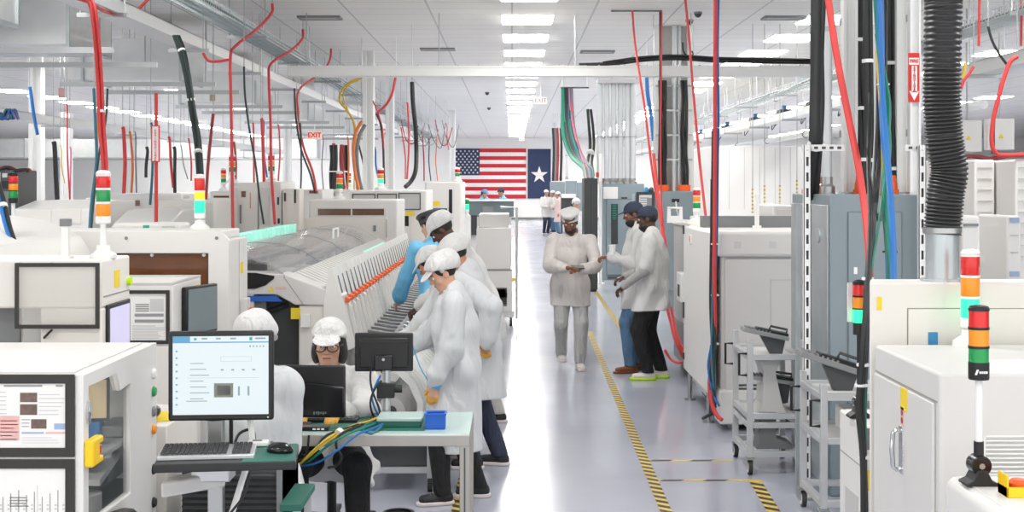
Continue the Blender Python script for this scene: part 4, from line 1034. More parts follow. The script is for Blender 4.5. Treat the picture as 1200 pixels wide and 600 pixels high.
# M8
Y = 26; x0, x1 = PX(498,Y), PX(541,Y); zt = PZ(213,Y)
t = base_thing('slotted_machine', 'tall white machine with a dark vertical slot beside the striped flag', 'machine', x0, x1, Y, 28)
ob('housing', MB().box(x0, x1, Y, 28, .06, zt), 'machine_white', t, bevel=.03)
ob('dark_slot', MB().box(PX(526,Y), PX(530,Y), Y-.008, Y, PZ(250,Y), PZ(222,Y)), 'black_plastic', t)
ob('small_screen', MB().box(PX(505,Y), PX(524,Y), Y-.02, Y, PZ(252,Y), PZ(244,Y)), 'dark_grey', t)
ob('warning_label', MB().box(PX(507,Y), PX(516,Y), Y-.006, Y, PZ(241,Y), PZ(236,Y)), 'label_yellow', t)
ob('button', MB().box(PX(503.6,Y), PX(504.6,Y), Y-.006, Y, PZ(232,Y), PZ(227,Y)), 'lens_red', t)
ob('plinth', MB().box(x0+.05, x1-.05, Y+.06, 27.9, 0, .08), 'charcoal', t)
# M9: dark screen fronted desk
Y = 30; x0, x1 = PX(541,Y), PX(602,Y)
t = base_thing('grey_screen_desk', 'dark grey panelled desk below the people in blue, short of the flag', 'desk', x0, x1, Y, 31)
ob('grey_panel', MB().box(x0, x1, Y, Y+.05, PZ(254,Y), PZ(236,Y)), 'panel_grey_dark', t)
ob('desk_top', MB().box(x0-.03, x1+.03, Y-.05, 31, PZ(236,Y), PZ(234.5,Y)), 'white_plastic', t)
ob('cabinet', MB().box(x0+.05, x1-.05, Y+.06, 30.9, .0, PZ(236,Y)), 'machine_white', t)
ob('monitor_back', MB().box(PX(566,Y), PX(578,Y), Y-.12, Y-.08, PZ(252,Y), PZ(242,Y)), 'mid_grey', t)
ob('white_case', MB().box(PX(541,Y), PX(552,Y), Y-.15, Y, .8, PZ(254,Y)), 'white_plastic', t)
ob('black_case', MB().box(PX(552.5,Y), PX(559,Y), Y-.15, Y, 0.9, PZ(252,Y)), 'charcoal', t)
# M10: two tier white cabinet on the aisle
Y = 19.4; x0, x1 = PX(560,Y), PX(603,Y)
t = base_thing('two_tier_cabinet', 'white two tier cabinet on castors at the aisle behind the group of workers', 'cabinet', x0, x1, Y, 20.6)
zs = PZ(317,Y)
ob('upper_box', MB().box(x0-.02, x1-.05, Y+.03, 20.6, zs+.01, PZ(267,Y)), 'machine_white', t, bevel=.012)
ob('top_box', MB().box(x0+.01, x1-.08, Y+.1, 20.5, PZ(267,Y), PZ(251,Y)), 'machine_grey', t, bevel=.012)
ob('lower_box', MB().box(x0-.02, x1-.03, Y, 20.6, PZ(365,Y), zs), 'machine_white', t, bevel=.012)
ob('seam', MB().box(x0-.02, x1-.03, Y-.002, Y+.03, zs-.006, zs+.012), 'seam', t)
o = ob('opening', MB().box(PX(580,Y), PX(594,Y), Y-.004, Y+.0, PZ(359,Y), PZ(337,Y)), 'mid_grey', t)
random.seed(5); m = MB()
for k in range(12): m.box(PX(581+random.random()*10,Y), PX(583+random.random()*10,Y)+.02, Y-.02, Y-.002, PZ(357-random.random()*16,Y), PZ(357-random.random()*16,Y)+.04, 0)
ob('wiring', m, 'charcoal', o)
ob('rail', MB().tube([(x1+.03,Y+.05,.1),(x1+.03,Y+.05,PZ(243,Y)),(x1-.2,Y+.05,PZ(243,Y))], .018, 8, sm=0), 'aluminium', t)
ob('latch', MB().box(x1-.05, x1+.01, Y+.02, Y+.06, PZ(330,Y), PZ(326,Y)), 'label_yellow', t)
ob('base_frame', MB().rframe(x0-.02, x1, Y, 20.6, .05, 'z', PZ(372,Y), PZ(365,Y)), 'aluminium', t)
for (a, b) in ((x0+.05,Y+.06),(x1-.05,Y+.06),(x0+.05,20.5),(x1-.05,20.5)):
    ob('caster', MB().cyl((a-.02,b,.045),(a+.02,b,.045),.045).cyl((a,b,.05),(a,b,PZ(370,Y)),.012), 'caster', t)

# ------------------------------------------------------------------ right of the aisle
# near white machine with side door (R1)
x0, x1, y0, y1, zt = 1.53, 2.75, 4.88, 5.76, 1.35
t = base_thing('test_chamber', 'white cabinet nearest the camera opposite the keyboard with a chrome handled side door', 'machine', x0, x1, y0, y1)
ob('housing', MB().box(x0, x1, y0, y1, .06, zt), 'machine_grey', t, bevel=.012)
ob('plinth', MB().box(x0+.04, x1-.04, y0+.04, y1-.04, 0, .07), 'charcoal', t)
ob('side_door', MB().box(x0-.012, x0, y0+.05, y1-.03, .2, PZ(470,4.98)), 'machine_grey', t, bevel=.005)
ob('seam', MB().box(x0-.003, x0, y0+.03, y1-.02, PZ(470,4.98)+.004, PZ(470,4.98)+.010), 'seam', t)
yh = x0*FPX/(1060-HX)
h = ob('door_handle', MB().tube([(x0-.012,yh,.92),(x0-.045,yh,.925),(x0-.045,yh,1.06),(x0-.012,yh,1.065)], .009, 8, sm=2), 'chrome', t)
ob('handle_plate', MB().box(x0-.016, x0-.011, yh-.028, yh+.028, .90, 1.085), 'chrome', h, bevel=.003)
yl = x0*FPX/(1063-HX)
ob('warning_label', MB().box(x0-.014, x0-.011, yl-.045, yl+.045, PZ(481,yl), PZ(455,yl)), 'label_yellow', t)
s = ob('round_sticker', MB().box(x0-.014, x0-.011, yh-.035, yh+.005, 1.09, 1.16), 'print_pink', t)
ob('red_dot', MB().cyl((x0-.016,yh-.015,1.14),(x0-.0135,yh-.015,1.14),.012).cyl((x0-.016,yh-.015,1.11),(x0-.0135,yh-.015,1.11),.012), 'dark_red', s)
m = MB()
vx0, vx1, vz0, vz1 = PX(1152,y0), PX(1260,y0), PZ(557,y0), PZ(511,y0)
g = ob('vent_frame', MB().rframe(vx0, vx1, vz0, vz1, .008, 'y', y0-.006, y0+.002), 'white_plastic', t)
for k in range(9): m.obox(((vx0+vx1)/2, y0-.003, vz0+.012+.0155*k), ((vx1-vx0)/2-.008, .009, .0028), Matrix.Rotation(R(-35),3,'X'))
ob('vent_louvres', m, 'white_plastic', g)
# low white console in the corner (R0)
x0, x1, y0, y1, zt = 1.41, 2.3, 3.98, 4.44, 1.08
t = base_thing('corner_console', 'low white console with a yellow stop button in the corner nearest the camera', 'machine', x0, x1, y0, y1)
ob('housing', MB().prism([(x0,.0),(x0,zt-.02),(x0+.02,zt),(x1,zt),(x1,.0)], 'y', y0, y1), 'machine_white', t, bevel=.012)
ob('top_plate', MB().box(x0+.03, x1-.03, y0+.03, y1-.03, zt-.001, zt+.003), 'machine_white', t, bevel=.002)
ob('front_edge', MB().box(x0+.005, x1-.01, y0-.006, y0, .1, zt-.03), 'charcoal', t, bevel=.003)
t = thing('stop_button', 'yellow emergency stop housing with a red mushroom button on the low corner console', 'button', (PX(1188,4.15), 4.15, 1.083))
cx = PX(1190,4.15)
ob('housing', MB().ring([(cx-.04,4.11),(cx+.06,4.11),(cx+.06,4.19),(cx-.04,4.19)],[(cx-.034,4.116),(cx+.054,4.116),(cx+.054,4.184),(cx-.034,4.184)],'z',1.083,1.115).box(cx-.04,cx-.034,4.11,4.19,1.083,1.15).box(cx-.036,cx+.056,4.114,4.186,1.083,1.089), 'yellow', t, bevel=.002)
ob('mushroom', MB().lathe([(.014,1.089),(.014,1.105),(.03,1.11),(.032,1.122),(.022,1.132),(.004,1.135)], (cx+.01,4.15,0), 20), 'orange_latch', t)
# signal tower with black folding base
D, x = 4.3, PX(1147,4.3)
t = thing('signal_tower', 'unlit signal tower on a white pole with a black folding base on the corner console', 'signal light', (x, D, 1.083))
z = 1.083
ob('base', MB().prism([(x-.052,z),(x+.052,z),(x+.052,z+.008),(x+.03,z+.018),(x+.014,z+.05),(x-.014,z+.05),(x-.03,z+.018),(x-.052,z+.008)], 'y', D-.04, D+.04), 'black_plastic', t, bevel=.003)
j = ob('joint', MB().cyl((x,D-.03,z+.062),(x,D+.03,z+.062),.032,n=24), 'black_gloss', t, bevel=.003)
ob('joint_screw', MB().cyl((x,D-.034,z+.062),(x,D-.028,z+.062),.009), 'steel', j)
ob('neck', MB().cyl((x,D,z+.085),(x,D,z+.135),.0155), 'black_plastic', t)
ob('pole', MB().cyl((x,D,z+.12),(x,D,PZ(444,D)),.0115,n=16), 'white_plastic', t)
r = .031
zz = [PZ(444.5,D), PZ(424,D), PZ(408,D), PZ(405,D), PZ(386,D), PZ(383,D), PZ(364,D)]
k_ = ob('socket', MB().lathe([(r,zz[0]),(r*1.04,zz[0]+.004),(r*1.04,zz[1])], (x,D,0), 24), 'black_plastic', t)
lg = MB(); 
lg.prism([(x-.022,zz[0]+.018),(x-.017,zz[0]+.018),(x-.011,zz[0]+.034),(x-.016,zz[0]+.034)], 'y', D-r*1.04-.0015, D-r*.9)
for q_ in range(6): lg.box(x-.009+.0045*q_, x-.006+.0045*q_, D-r*1.04-.001, D-r*.85, zz[0]+.022, zz[0]+.029)
ob('logo', lg, 'sign_white', k_, smooth=False)
ob('lens', MB().cyl((x,D,zz[1]),(x,D,zz[2]),r,n=24), 'lens_green', t)
ob('ring', MB().cyl((x,D,zz[2]),(x,D,zz[3]),r*1.05,n=24), 'black_plastic', t)
ob('lens', MB().cyl((x,D,zz[3]),(x,D,zz[4]),r,n=24), 'amber', t)
ob('ring', MB().cyl((x,D,zz[4]),(x,D,zz[5]),r*1.05,n=24), 'black_plastic', t)
ob('lens', MB().cyl((x,D,zz[5]),(x,D,zz[6]),r,n=24), 'lens_red', t)
ob('cap', MB().lathe([(r*1.06,zz[6]),(r*1.06,zz[6]+.008),(r*.9,zz[6]+.015),(r*.4,zz[6]+.018)], (x,D,0), 24), 'black_plastic', t)
# taller machine behind with hose (R2)
x0, x1, y0, y1, zt = 1.53, 3.0, 5.84, 6.07, 1.605
t = base_thing('extraction_cabinet', 'taller white cabinet carrying the thick black exhaust hose', 'machine', x0, x1, y0, y1)
ob('housing', MB().prism([(x0,y0),(x1,y0),(x1,y1),(x0+.062,y1)], 'z', .06, zt), 'machine_warm', t, bevel=.008)
ob('plinth', MB().box(x0+.09, x1-.04, y0+.03, y1-.03, 0, .07), 'charcoal', t)
ob('front_door', MB().box(PX(1064,y0), x1-.05, y0-.008, y0, .9, PZ(362,y0)), 'machine_warm', t, bevel=.004)
ob('seam', MB().rframe(PX(1063,y0), x1-.04, .9, PZ(361,y0), .004, 'y', y0-.002, y0), 'seam', t)
ob('warning_label', MB().box(PX(1028,y0), PX(1033,y0), y0-.004, y0, PZ(363,y0), PZ(348,y0)), 'label_yellow', t)
ob('blue_label', MB().box(PX(1087,y0), PX(1098,y0), y0-.012, y0-.007, PZ(405,y0), PZ(389,y0)), 'label_blue', t)
cx, cy, r = PX(1104,5.955), 5.955, .0705
ob('hose_collar', MB().lathe([(r*1.0,zt-.0),(r*1.0,zt+.23),(r*.94,zt+.23),(r*.94,zt)], (cx,cy,0), 28), 'galvanised', t)
ob('collar_flange', MB().cyl((cx,cy,zt),(cx,cy,zt+.012),r*1.3,n=28), 'galvanised', t)
# exhaust hose
t = thing('exhaust_hose', 'thick black corrugated exhaust hose running up from the metal collar', 'hose', (cx, cy, zt+.215))
pts = [(cx,cy,zt+.20),(cx+.012,cy,zt+.36),(cx+.03,cy,zt+.48),(cx+.012,cy+.0,zt+.60),(cx+.0,cy,zt+.76),(cx+.0,cy,zt+.95),(cx+.005,cy,zt+1.2),(cx+.005,cy+.0,2.95),(cx+.005,cy,CEIL)]
N = 150
cl_ = MB().tube(pts, .001, 3, sm=40).v; path = [Vector(cl_[i]) for i in range(0, len(cl_), 3)]
ring_pts = []; rr_ = []; acc_ = 0.0; nxt = 0.0; k_ = 0
for i in range(1, len(path)):
    step = (path[i]-path[i-1]).length; acc_ += step
    if acc_ >= nxt:
        ring_pts.append(path[i]); rr_.append((.0815, .0815, .0745, .0725)[k_ % 4]); k_ += 1
        nxt += .0042 if path[i].z < 2.55 else (.0056 if path[i].z < 2.8 else .0075)
ob('hose_skin', MB().tube(ring_pts, lambda u: rr_[min(int(round(u*(len(rr_)-1))), len(rr_)-1)], 26, sm=0), 'rubber_hose', t, ang=80)
ob('hose_clamp', MB().lathe([(.076,zt+.205),(.083,zt+.21),(.083,zt+.232),(.076,zt+.236)], (cx,cy,0), 28), 'steel', t)
signal_tower('signal_tower', 'signal tower with its green lamp lit in front of the exhaust hose', 1137, 400, 5.72, .0385, 0,
             [(LGL,.085),(LA,.085),(LR,.085)], 'white', .075, z_base=1.35)
# small white box (R3) with black bracket
x0, x1, y0, y1, zt = 1.78, 2.3, 6.9, 7.42, .805
t = base_thing('small_white_cabinet', 'small white two drawer cabinet below the black cables behind the near cabinet', 'cabinet', x0, x1, y0+.05, y1)
ob('housing', MB().box(x0, x1, y0, y1, .03, zt), 'machine_white', t, bevel=.012)
ob('plinth', MB().box(x0+.03, x1-.03, y0+.03, y1-.03, 0, .04), 'charcoal', t)
ob('seam', MB().box(x0-.002, x0, y0+.02, y1-.02, .585, .590), 'seam', t)
ob('grey_recess', MB().box(x0-.004, x0, y0+.12, y1-.14, .1, .42), 'machine_shade', t)
ob('grille', MB().box(PX(1015,y0), PX(1019,y0), y0-.004, y0, PZ(527,y0), PZ(502,y0)), 'mid_grey', t)
ob('warning_label', MB().box(PX(1015,y0), PX(1019,y0), y0-.004, y0, PZ(575,y0), PZ(551,y0)), 'label_yellow', t)
D, x = 7.15, PX(1007,7.15)
t = thing('signal_tower', 'signal tower with its green lamp lit on a black bracket against the grey panel', 'signal light', (x, D, zt))
ob('base', MB().prism([(x-.06,zt),(x+.06,zt),(x+.06,zt+.012),(x+.03,zt+.03),(x+.014,zt+.07),(x-.014,zt+.07),(x-.03,zt+.03),(x-.06,zt+.012)], 'y', D-.045, D+.045), 'black_plastic', t, bevel=.003)
ob('joint', MB().cyl((x,D-.03,zt+.08),(x,D+.03,zt+.08),.034,n=24), 'black_gloss', t, bevel=.003)
ob('pole', MB().cyl((x,D,zt+.09),(x,D,PZ(392,D)),.013), 'black_plastic', t)
r = .033; ys = [392, 378, 362, 348, 333]
ob('socket', MB().cyl((x,D,PZ(392,D)),(x,D,PZ(378,D)),r,n=24), 'black_plastic', t)
for (a, b, mm) in ((378,362.5,LGL),(361.5,348,LA),(346,333.5,LR)):
    ob('lens', MB().cyl((x,D,PZ(a,D)),(x,D,PZ(b,D)),r*.98,n=24), mm, t); ob('ring', MB().cyl((x,D,PZ(b,D)),(x,D,PZ(b-1.6,D)),r*1.05,n=24), 'black_plastic', t)
ob('cap', MB().lathe([(r*1.05,PZ(332,D)),(r*1.05,PZ(330,D)),(r*.6,PZ(328,D)),(.004,PZ(327.5,D))], (x,D,0), 24), 'black_plastic', t)
ob('back_plate', MB().box(x-.052,x-.03,D+.03,D+.05,PZ(378,D),PZ(332,D)), 'white_plastic', t)

# grey electrical cabinet with conduits (G)
x0, x1, y0, y1, zt = 2.062, 2.63, 8.85, 10.05, 1.958
t = base_thing('electrical_cabinet', 'tall grey electrical cabinet between slotted posts under the cable column', 'electrical panel', x0, x1, y0, y1)
ob('enclosure', MB().box(x0, x1, y0, y1, .0, zt), 'panel_grey', t, bevel=.008)
ob('side_panel', MB().box(x0-.012, x0, y0+.03, y1-.02, .05, zt-.07), 'galvanised', t, bevel=.004)
ob('front_door', MB().box(PX(994,y0), PX(1056,y0), y0-.012, y0, .35, PZ(249,y0)), 'panel_grey', t, bevel=.004)
ob('door_seam', MB().rframe(PX(993,y0), PX(1057,y0), .34, PZ(248,y0), .005, 'y', y0-.004, y0), 'panel_grey_dark', t)
ob('name_plate', MB().box(PX(1016,y0), PX(1032,y0), y0-.016, y0-.011, PZ(259,y0), PZ(250,y0)), 'black_plastic', t)
ob('white_label', MB().box(PX(1000,y0), PX(1004,y0), y0-.016, y0-.011, PZ(321,y0), PZ(313,y0)), 'sign_white', t)
ob('knock_out', MB().cyl((x0-.02,y0+.28,1.68),(x0-.01,y0+.28,1.68),.05), 'galvanised', t)
# conduits and red fittings above it
def conduit(lab, px, D, r, z0, z1, fit='orange', clampz=(3.1,)):
    x = PX(px, D)
    t = thing('conduit', lab, 'conduit', (x, D, z0))
    ob('pipe', MB().cyl((x,D,z0),(x,D,z1),r,n=14), 'conduit_grey', t)
    ob('fitting', MB().lathe([(r*1.5,z0),(r*1.5,z0+.05),(r*1.15,z0+.07),(r*1.15,z0+.12)], (x,D,0), 16), 'orange_latch' if fit == 'orange' else 'steel', t)
    for z in clampz: ob('clamp', MB().cyl((x,D,z),(x,D,z+.03),r*1.25,n=14), 'steel', t)
    return t
conduit('grey conduit rising beside the pair of thick black cables', 968, 9.6, .042, zt, CEIL, 'steel')
conduit('grey conduit in the middle of the near cable column beside the blue and green cables', 1021, 9.5, .034, zt, CEIL, 'steel')
def strut(lab, px, D, w, d, z0, z1):
    x = PX(px, D)
    t = thing('strut_channel', lab, 'strut', (x, D, z0))
    h = w/2
    ob('channel', MB().prism([(x-h,D-d/2),(x-h*.6,D-d/2),(x-h*.6,D-d*.2),(x+h*.6,D-d*.2),(x+h*.6,D-d/2),(x+h,D-d/2),(x+h,D+d/2),(x-h,D+d/2)], 'z', z0, z1), 'strut_white', t)
    for z in np.arange(z0+.4, z1, .8): ob('bracket', MB().box(x-h*1.15, x+h*1.15, D+d*.3, D+d*.55, z, z+.05), 'steel', t)
    ob('foot_plate', MB().box(x-h*1.2, x+h*1.2, D-d*.7, D+d*.7, z0, z0+.012), 'steel', t)
strut('wide white channel post crossed by the big red hose over the grey cabinet', 995, 9.7, .10, .10, zt, CEIL)
strut('white channel post just beside the fire extinguisher sign', 1056, 9.7, .085, .09, zt, CEIL)
strut('narrow white strut carrying the fire extinguisher sign', 1071, 9.5, .075, .08, zt, CEIL)
t = thing('column_board', 'pale grey backing board behind the cables between the white channel posts', 'board', (PX(1030,9.95), 9.95, zt))
ob('board', MB().box(PX(1003,9.95), PX(1050,9.95), 9.93, 9.97, zt, CEIL), 'machine_shade', t)
for z in (2.5, 3.1, 3.7, 4.2): ob('cross_strut', MB().box(PX(1000,9.9), PX(1053,9.9), 9.86, 9.925, z, z+.04), 'strut_white', t)
# perforated strut frame
t = thing('slotted_post_frame', 'white slotted steel posts with short top bars framing the grey electrical cabinet', 'frame', (2.2, 8.7, 0))
def slotted(px, D, w, z0, z1):
    x = PX(px, D); m = MB(); p = .10
    m.box(x-w/2, x-w*.18, D-.02, D-.016, z0, z1).box(x+w*.18, x+w/2, D-.02, D-.016, z0, z1).box(x-w/2, x-w/2+.004, D-.02, D+.02, z0, z1).box(x+w/2-.004, x+w/2, D-.02, D+.02, z0, z1)
    z = z0
    while z < z1 - .03: m.box(x-w*.18, x+w*.18, D-.02, D-.016, z, z+p*.42); z += p
    m.box(x-w*.18, x+w*.18, D-.02, D-.016, z1-.03, z1)
    q_ = ob('slotted_post', m, 'strut_white', t, smooth=False)
    ob('post_liner', MB().box(x-w*.3, x+w*.3, D-.008, D-.004, z0, z1-.02), 'dark_grey', q_, smooth=False)
    ob('base_plate', MB().box(x-w*1.2, x+w*1.2, D-.06, D+.06, 0, .014), 'steel', q_)
slotted(945.5, 8.78, .045, 0, 2.275); slotted(1080, 8.78, .045, 0, 2.275)
for (a, b) in ((942, 990), (1062, 1084)):
    xa, xb = PX(a,8.78), PX(b,8.78); m = MB().box(xa, xb, 8.80, 8.84, 2.24, 2.28)
    k_ = ob('top_bar', m, 'strut_white', t)
    sl = MB()
    for q_ in range(int((xb-xa)/.05)): sl.box(xa+.02+.05*q_, xa+.045+.05*q_, 8.797, 8.801, 2.252, 2.268)
    ob('bar_slot', sl, 'dark_grey', k_, smooth=False)
ob('second_leg', MB().box(PX(933,8.9), PX(938,8.9), 8.9, 8.94, 0, 1.9), 'galvanised', t)
# fire extinguisher sign
def fire_sign(name, lab, px0, px1, py0, py1, D, arrow=True):
    xa, xb, za, zb = PX(px0,D), PX(px1,D), PZ(py1,D), PZ(py0,D); w = xb-xa; h = zb-za; cx = (xa+xb)/2
    t = thing(name, lab, 'sign', (cx, D, za))
    ob('sign_plate', MB().box(xa, xb, D, D+.006, za, zb), 'sign_red', t, smooth=False)
    m = MB().prism([(cx-w*.2,za+h*.20),(cx+w*.28,za+h*.20),(cx+w*.28,zb-h*.26),(cx-w*.2,zb-h*.26)], 'y', D-.002, D)
    m.prism([(cx-w*.42,za+h*.22),(cx+w*.46,za+h*.22),(cx+w*.03,za+h*.03)], 'y', D-.002, D)
    m.box(xa+w*.06, xb-w*.06, D-.002, D, zb-h*.24, zb-h*.10)
    ob('arrow', m, 'sign_white', t, smooth=False)
    text('lettering', 'FIRE', w*.42, (cx, D-.004, zb-h*.17), (R(90),0,0), 'sign_red', t, bold=w*.012)
    word = 'EXTINGUISHER'; n = len(word)
    c = bpy.data.curves.new('lettering', 'FONT'); c.body = '\n'.join(word); c.size = w*.30; c.space_line = (h*.52/n)/(w*.30); c.align_x = 'CENTER'; c.align_y = 'CENTER'; c.extrude = .0008; c.offset = w*.008
    o = bpy.data.objects.new('lettering', c); COL.objects.link(o)
    solid(o, 'sign_red', t, Vector((cx+w*.04, D-.004, za+h*.47)) - t.location, (R(90),0,0))
fire_sign('fire_sign', 'red and white FIRE EXTINGUISHER arrow sign beside the black exhaust hose', 1064.5, 1077.5, 62, 119.5, 9.45)

# ------------------------------------------------------------------ carts with trays
def tray_device(parent, c, s, tilt, m1='steel', name='tray_device'):
    """a feeder-like device lying on the cart: sloped body with claw and handle"""
    r = Matrix.Rotation(tilt, 3, 'Y')
    q = lambda u, v, w_: Vector(c) + r @ Vector((u*s, v*s, w_*s))
    m = MB().obox(c, (.22*s,.10*s,.02*s), r, 0)
    b = ob(name, m, m1, parent, bevel=.004)
    ob('device_cover', MB().obox(q(.06,0,.03), (.15*s,.085*s,.016*s), r), 'black_plastic', b, bevel=.004)
    ob('device_claw', MB().prism([(q(-.22,0,0).x,q(-.22,0,0).z),(q(-.05,0,-.02).x,q(-.05,0,-.02).z),(q(.12,0,-.22).x,q(.12,0,-.22).z),(q(.2,0,-.2).x,q(.2,0,-.2).z),(q(.2,0,.0).x,q(.2,0,.0).z)], 'y', c[1]-.03*s, c[1]+.03*s), 'dark_grey', b, bevel=.004)
    ob('device_handle', MB().tube([q(.02,-.09,.05), q(.02,-.10,.085), q(.18,-.10,.085), q(.18,-.09,.05)], .012*s, 6, sm=0), 'charcoal', b)
    rb = MB()
    for k in range(7): rb.obox(q(-.18+.035*k, 0, .025), (.008*s,.09*s,.008*s), r)
    ob('device_rib', rb, 'mid_grey', b)
    return b
def cart(lab, x0, x1, y0, y1, zt, shelves, wheel_r=.05):
    t = base_thing('feeder_cart', lab, 'cart', x0, x1, y0, y1)
    w = .04
    for (a, b) in ((x0,y0),(x1-w,y0),(x0,y1-w),(x1-w,y1-w)):
        p = ob('post', MB().box(a, a+w, b, b+w, wheel_r*2+.02, zt if b == y0 or a == x0 else zt), 'aluminium', t, bevel=.003)
        cxx, cyy = a+w/2, b+w/2
        cs = ob('caster', MB().cyl((cxx-.014,cyy,wheel_r),(cxx+.014,cyy,wheel_r),wheel_r,n=20), 'caster', t)
        ob('caster_hub', MB().cyl((cxx-.017,cyy,wheel_r),(cxx+.017,cyy,wheel_r),wheel_r*.72,n=20), 'white_plastic', cs)
        ob('caster_fork', MB().box(cxx-.022,cxx-.018,cyy-.02,cyy+.02,wheel_r*.8,wheel_r*2+.012).box(cxx+.018,cxx+.022,cyy-.02,cyy+.02,wheel_r*.8,wheel_r*2+.012).box(cxx-.03,cxx+.03,cyy-.03,cyy+.03,wheel_r*2+.008,wheel_r*2+.02), 'steel', cs)
    for (z, kind) in shelves:
        f = ob('shelf_rail', MB().box(x0+w,x1-w,y0,y0+w*.9,z,z+w).box(x0+w,x1-w,y1-w*.9,y1,z,z+w).box(x0,x0+w*.9,y0+w,y1-w,z,z+w).box(x1-w*.9,x1,y0+w,y1-w,z,z+w), 'aluminium', t, bevel=.002)
        if kind: ob('shelf_plate', MB().box(x0+w,x1-w,y0+w,y1-w,z+w*.3,z+w*.5), 'machine_grey', f)
    for (y, z) in ((y0-.0, zt-.25), (y1-w, zt-.25)):
        ob('handle', MB().tube([(x0,y+.02,z),(x0-.055,y+.02,z),(x0-.055,y+.02,z+.15),(x0,y+.02,z+.15)], .009, 8, sm=0), 'black_plastic', t)
    return t
x0, x1, y0, y1 = PX(876,9.5), PX(876,9.5)+.385, 9.5, 10.15
zt = PZ(398,9.5)
t = cart('white framed wheeled cart of grey feeder devices beside the slotted post', x0, x1, y0, y1, zt, ((.125,0),(PZ(502,9.5),0),(PZ(488,9.5)-.02,1),(PZ(417,9.5)-.03,1)))
tray_device(t, (x0+.16, 9.72, zt+.02), .75, R(12)); tray_device(t, (x0+.2, 9.75, PZ(450,9.5)), .75, R(8))
ob('grey_bracket', MB().prism([(x0+.08,PZ(488,9.5)+.0),(x0+.30,PZ(488,9.5)),(x0+.27,PZ(478,9.5)),(x0+.22,PZ(440,9.5)),(x0+.27,PZ(420,9.5)),(x0+.1,PZ(420,9.5)),(x0+.14,PZ(440,9.5)),(x0+.13,PZ(478,9.5))], 'y', 9.62, 9.9), 'machine_shade', t, bevel=.006)
ob('grey_bracket', MB().prism([(x0+.08,.16),(x0+.34,.16),(x0+.33,.2),(x0+.22,.24),(x0+.22,.42),(x0+.1,.42),(x0+.1,.2)], 'y', 9.6, 9.8), 'mid_grey', t, bevel=.006)
x0, x1, y0, y1 = PX(962,8.0), PX(962,8.0)+.5, 8.0, 8.6
zt = PZ(450,8.0)
t = cart('white framed cart with a tilted feeder device, beside the small white cabinet', x0, x1, y0, y1, zt, ((.13,0),(.50,1),(zt-.10,1)))
tray_device(t, (x0+.12, 8.3, PZ(427,8.2)), .9, R(18), 'mid_grey')
ob('white_box', MB().box(x0+.2,x0+.44,8.2,8.5,.52,.66), 'machine_grey', t, bevel=.01)

# ------------------------------------------------------------------ white ovens on the right of the aisle
x0, x1, y0, y1, zt = 1.695, 3.4, 11.15, 13.0, 1.64
t = base_thing('reflow_oven', 'large white machine beside the two men with the blue and red cables hanging in front', 'machine', x0, x1, y0, y1)
ob('housing', MB().box(x0+.02, x1, y0+.04, y1, .14, zt-.2), 'machine_grey', t, bevel=.02)
ob('top_hood', MB().box(x0-.02, x1, y0-.02, y1, zt-.21, zt), 'machine_white', t, bevel=.03)
ob('front_door', MB().box(x0+.05, x1-.05, y0+.02, y0+.04, .3, zt-.23), 'machine_grey', t, bevel=.008)
ob('door_seam', MB().box(x0+.42, x0+.424, y0+.015, y0+.02, .35, zt-.4).box(x0+.42, x1-.1, y0+.015, y0+.02, zt-.4, zt-.396), 'machine_shade', t)
ob('corner_skirt', MB().box(x0, x0+.5, y0, y0+.3, .06, .34), 'machine_white', t, bevel=.015)
for px in (864, 905): ob('hood_label', MB().box(PX(px-4,y0), PX(px+4,y0), y0-.024, y0-.02, PZ(291,y0), PZ(283,y0)), 'machine_grey', t)
s = ob('side_vent', MB().box(PX(871,y0), PX(878,y0), y0+.012, y0+.02, PZ(486,y0), PZ(450,y0)), 'machine_shade', t)
m = MB()
for k in range(9): m.box(PX(866,y0), PX(887,y0), y0+.01, y0+.014, PZ(487-4.3*k,y0), PZ(485-4.3*k,y0))
ob('vent_slots', m, 'dark_grey', s)
ob('door_handle', MB().tube([(PX(862,y0),y0+.02,PZ(414,y0)),(PX(862,y0),y0-.03,PZ(414,y0)),(PX(862,y0),y0-.03,PZ(395,y0)),(PX(862,y0),y0+.02,PZ(395,y0))], .01, 6, sm=0), 'black_plastic', t)
ob('dark_base', MB().box(x0+.1, x1-.1, y0+.12, y1-.1, .05, .15), 'charcoal', t)
for (a, b) in ((x0+.15,y0+.2),(x1-.2,y0+.2),(x0+.15,y1-.2),(x1-.2,y1-.2)):
    ob('foot', MB().cyl((a,b,0),(a,b,.07),.05), 'steel', t)
ob('roof_bar', MB().box(PX(822,12.2), x1, 12.1, 12.3, zt, zt+.10), 'mid_grey', t)
t2 = base_thing('oven_end_module', 'white end module of the machine with a red switch, right behind the standing men', 'machine', 1.65, 1.9, 11.7, 13.1)
xa = 1.64
ob('housing', MB().box(xa, 1.673, 11.2, 13.05, .26, zt-.012), 'machine_white', t2, bevel=.02)
s = ob('red_switch', MB().box(xa-.01, xa, 12.45, 12.6, 1.48, 1.56), 'white_plastic', t2)
ob('switch_knob', MB().lathe([(.03,0),(.03,.015),(.018,.03)], (xa-.012, 12.52, 1.52), 12, axis='x'), 'lens_red', s)
ob('hinge', MB().box(xa-.012, xa, 12.98, 13.04, 1.55, 1.66-.03).box(xa-.012, xa, 12.98, 13.04, .75, .9).box(xa-.012,xa,12.98,13.04,.36,.42), 'charcoal', t2)
for (y) in (11.6, 12.8):
    ob('foot', MB().cyl((1.668,y,.0),(1.668,y,.27),.018).cyl((1.668,y,0),(1.668,y,.02),.05), 'steel', t2)
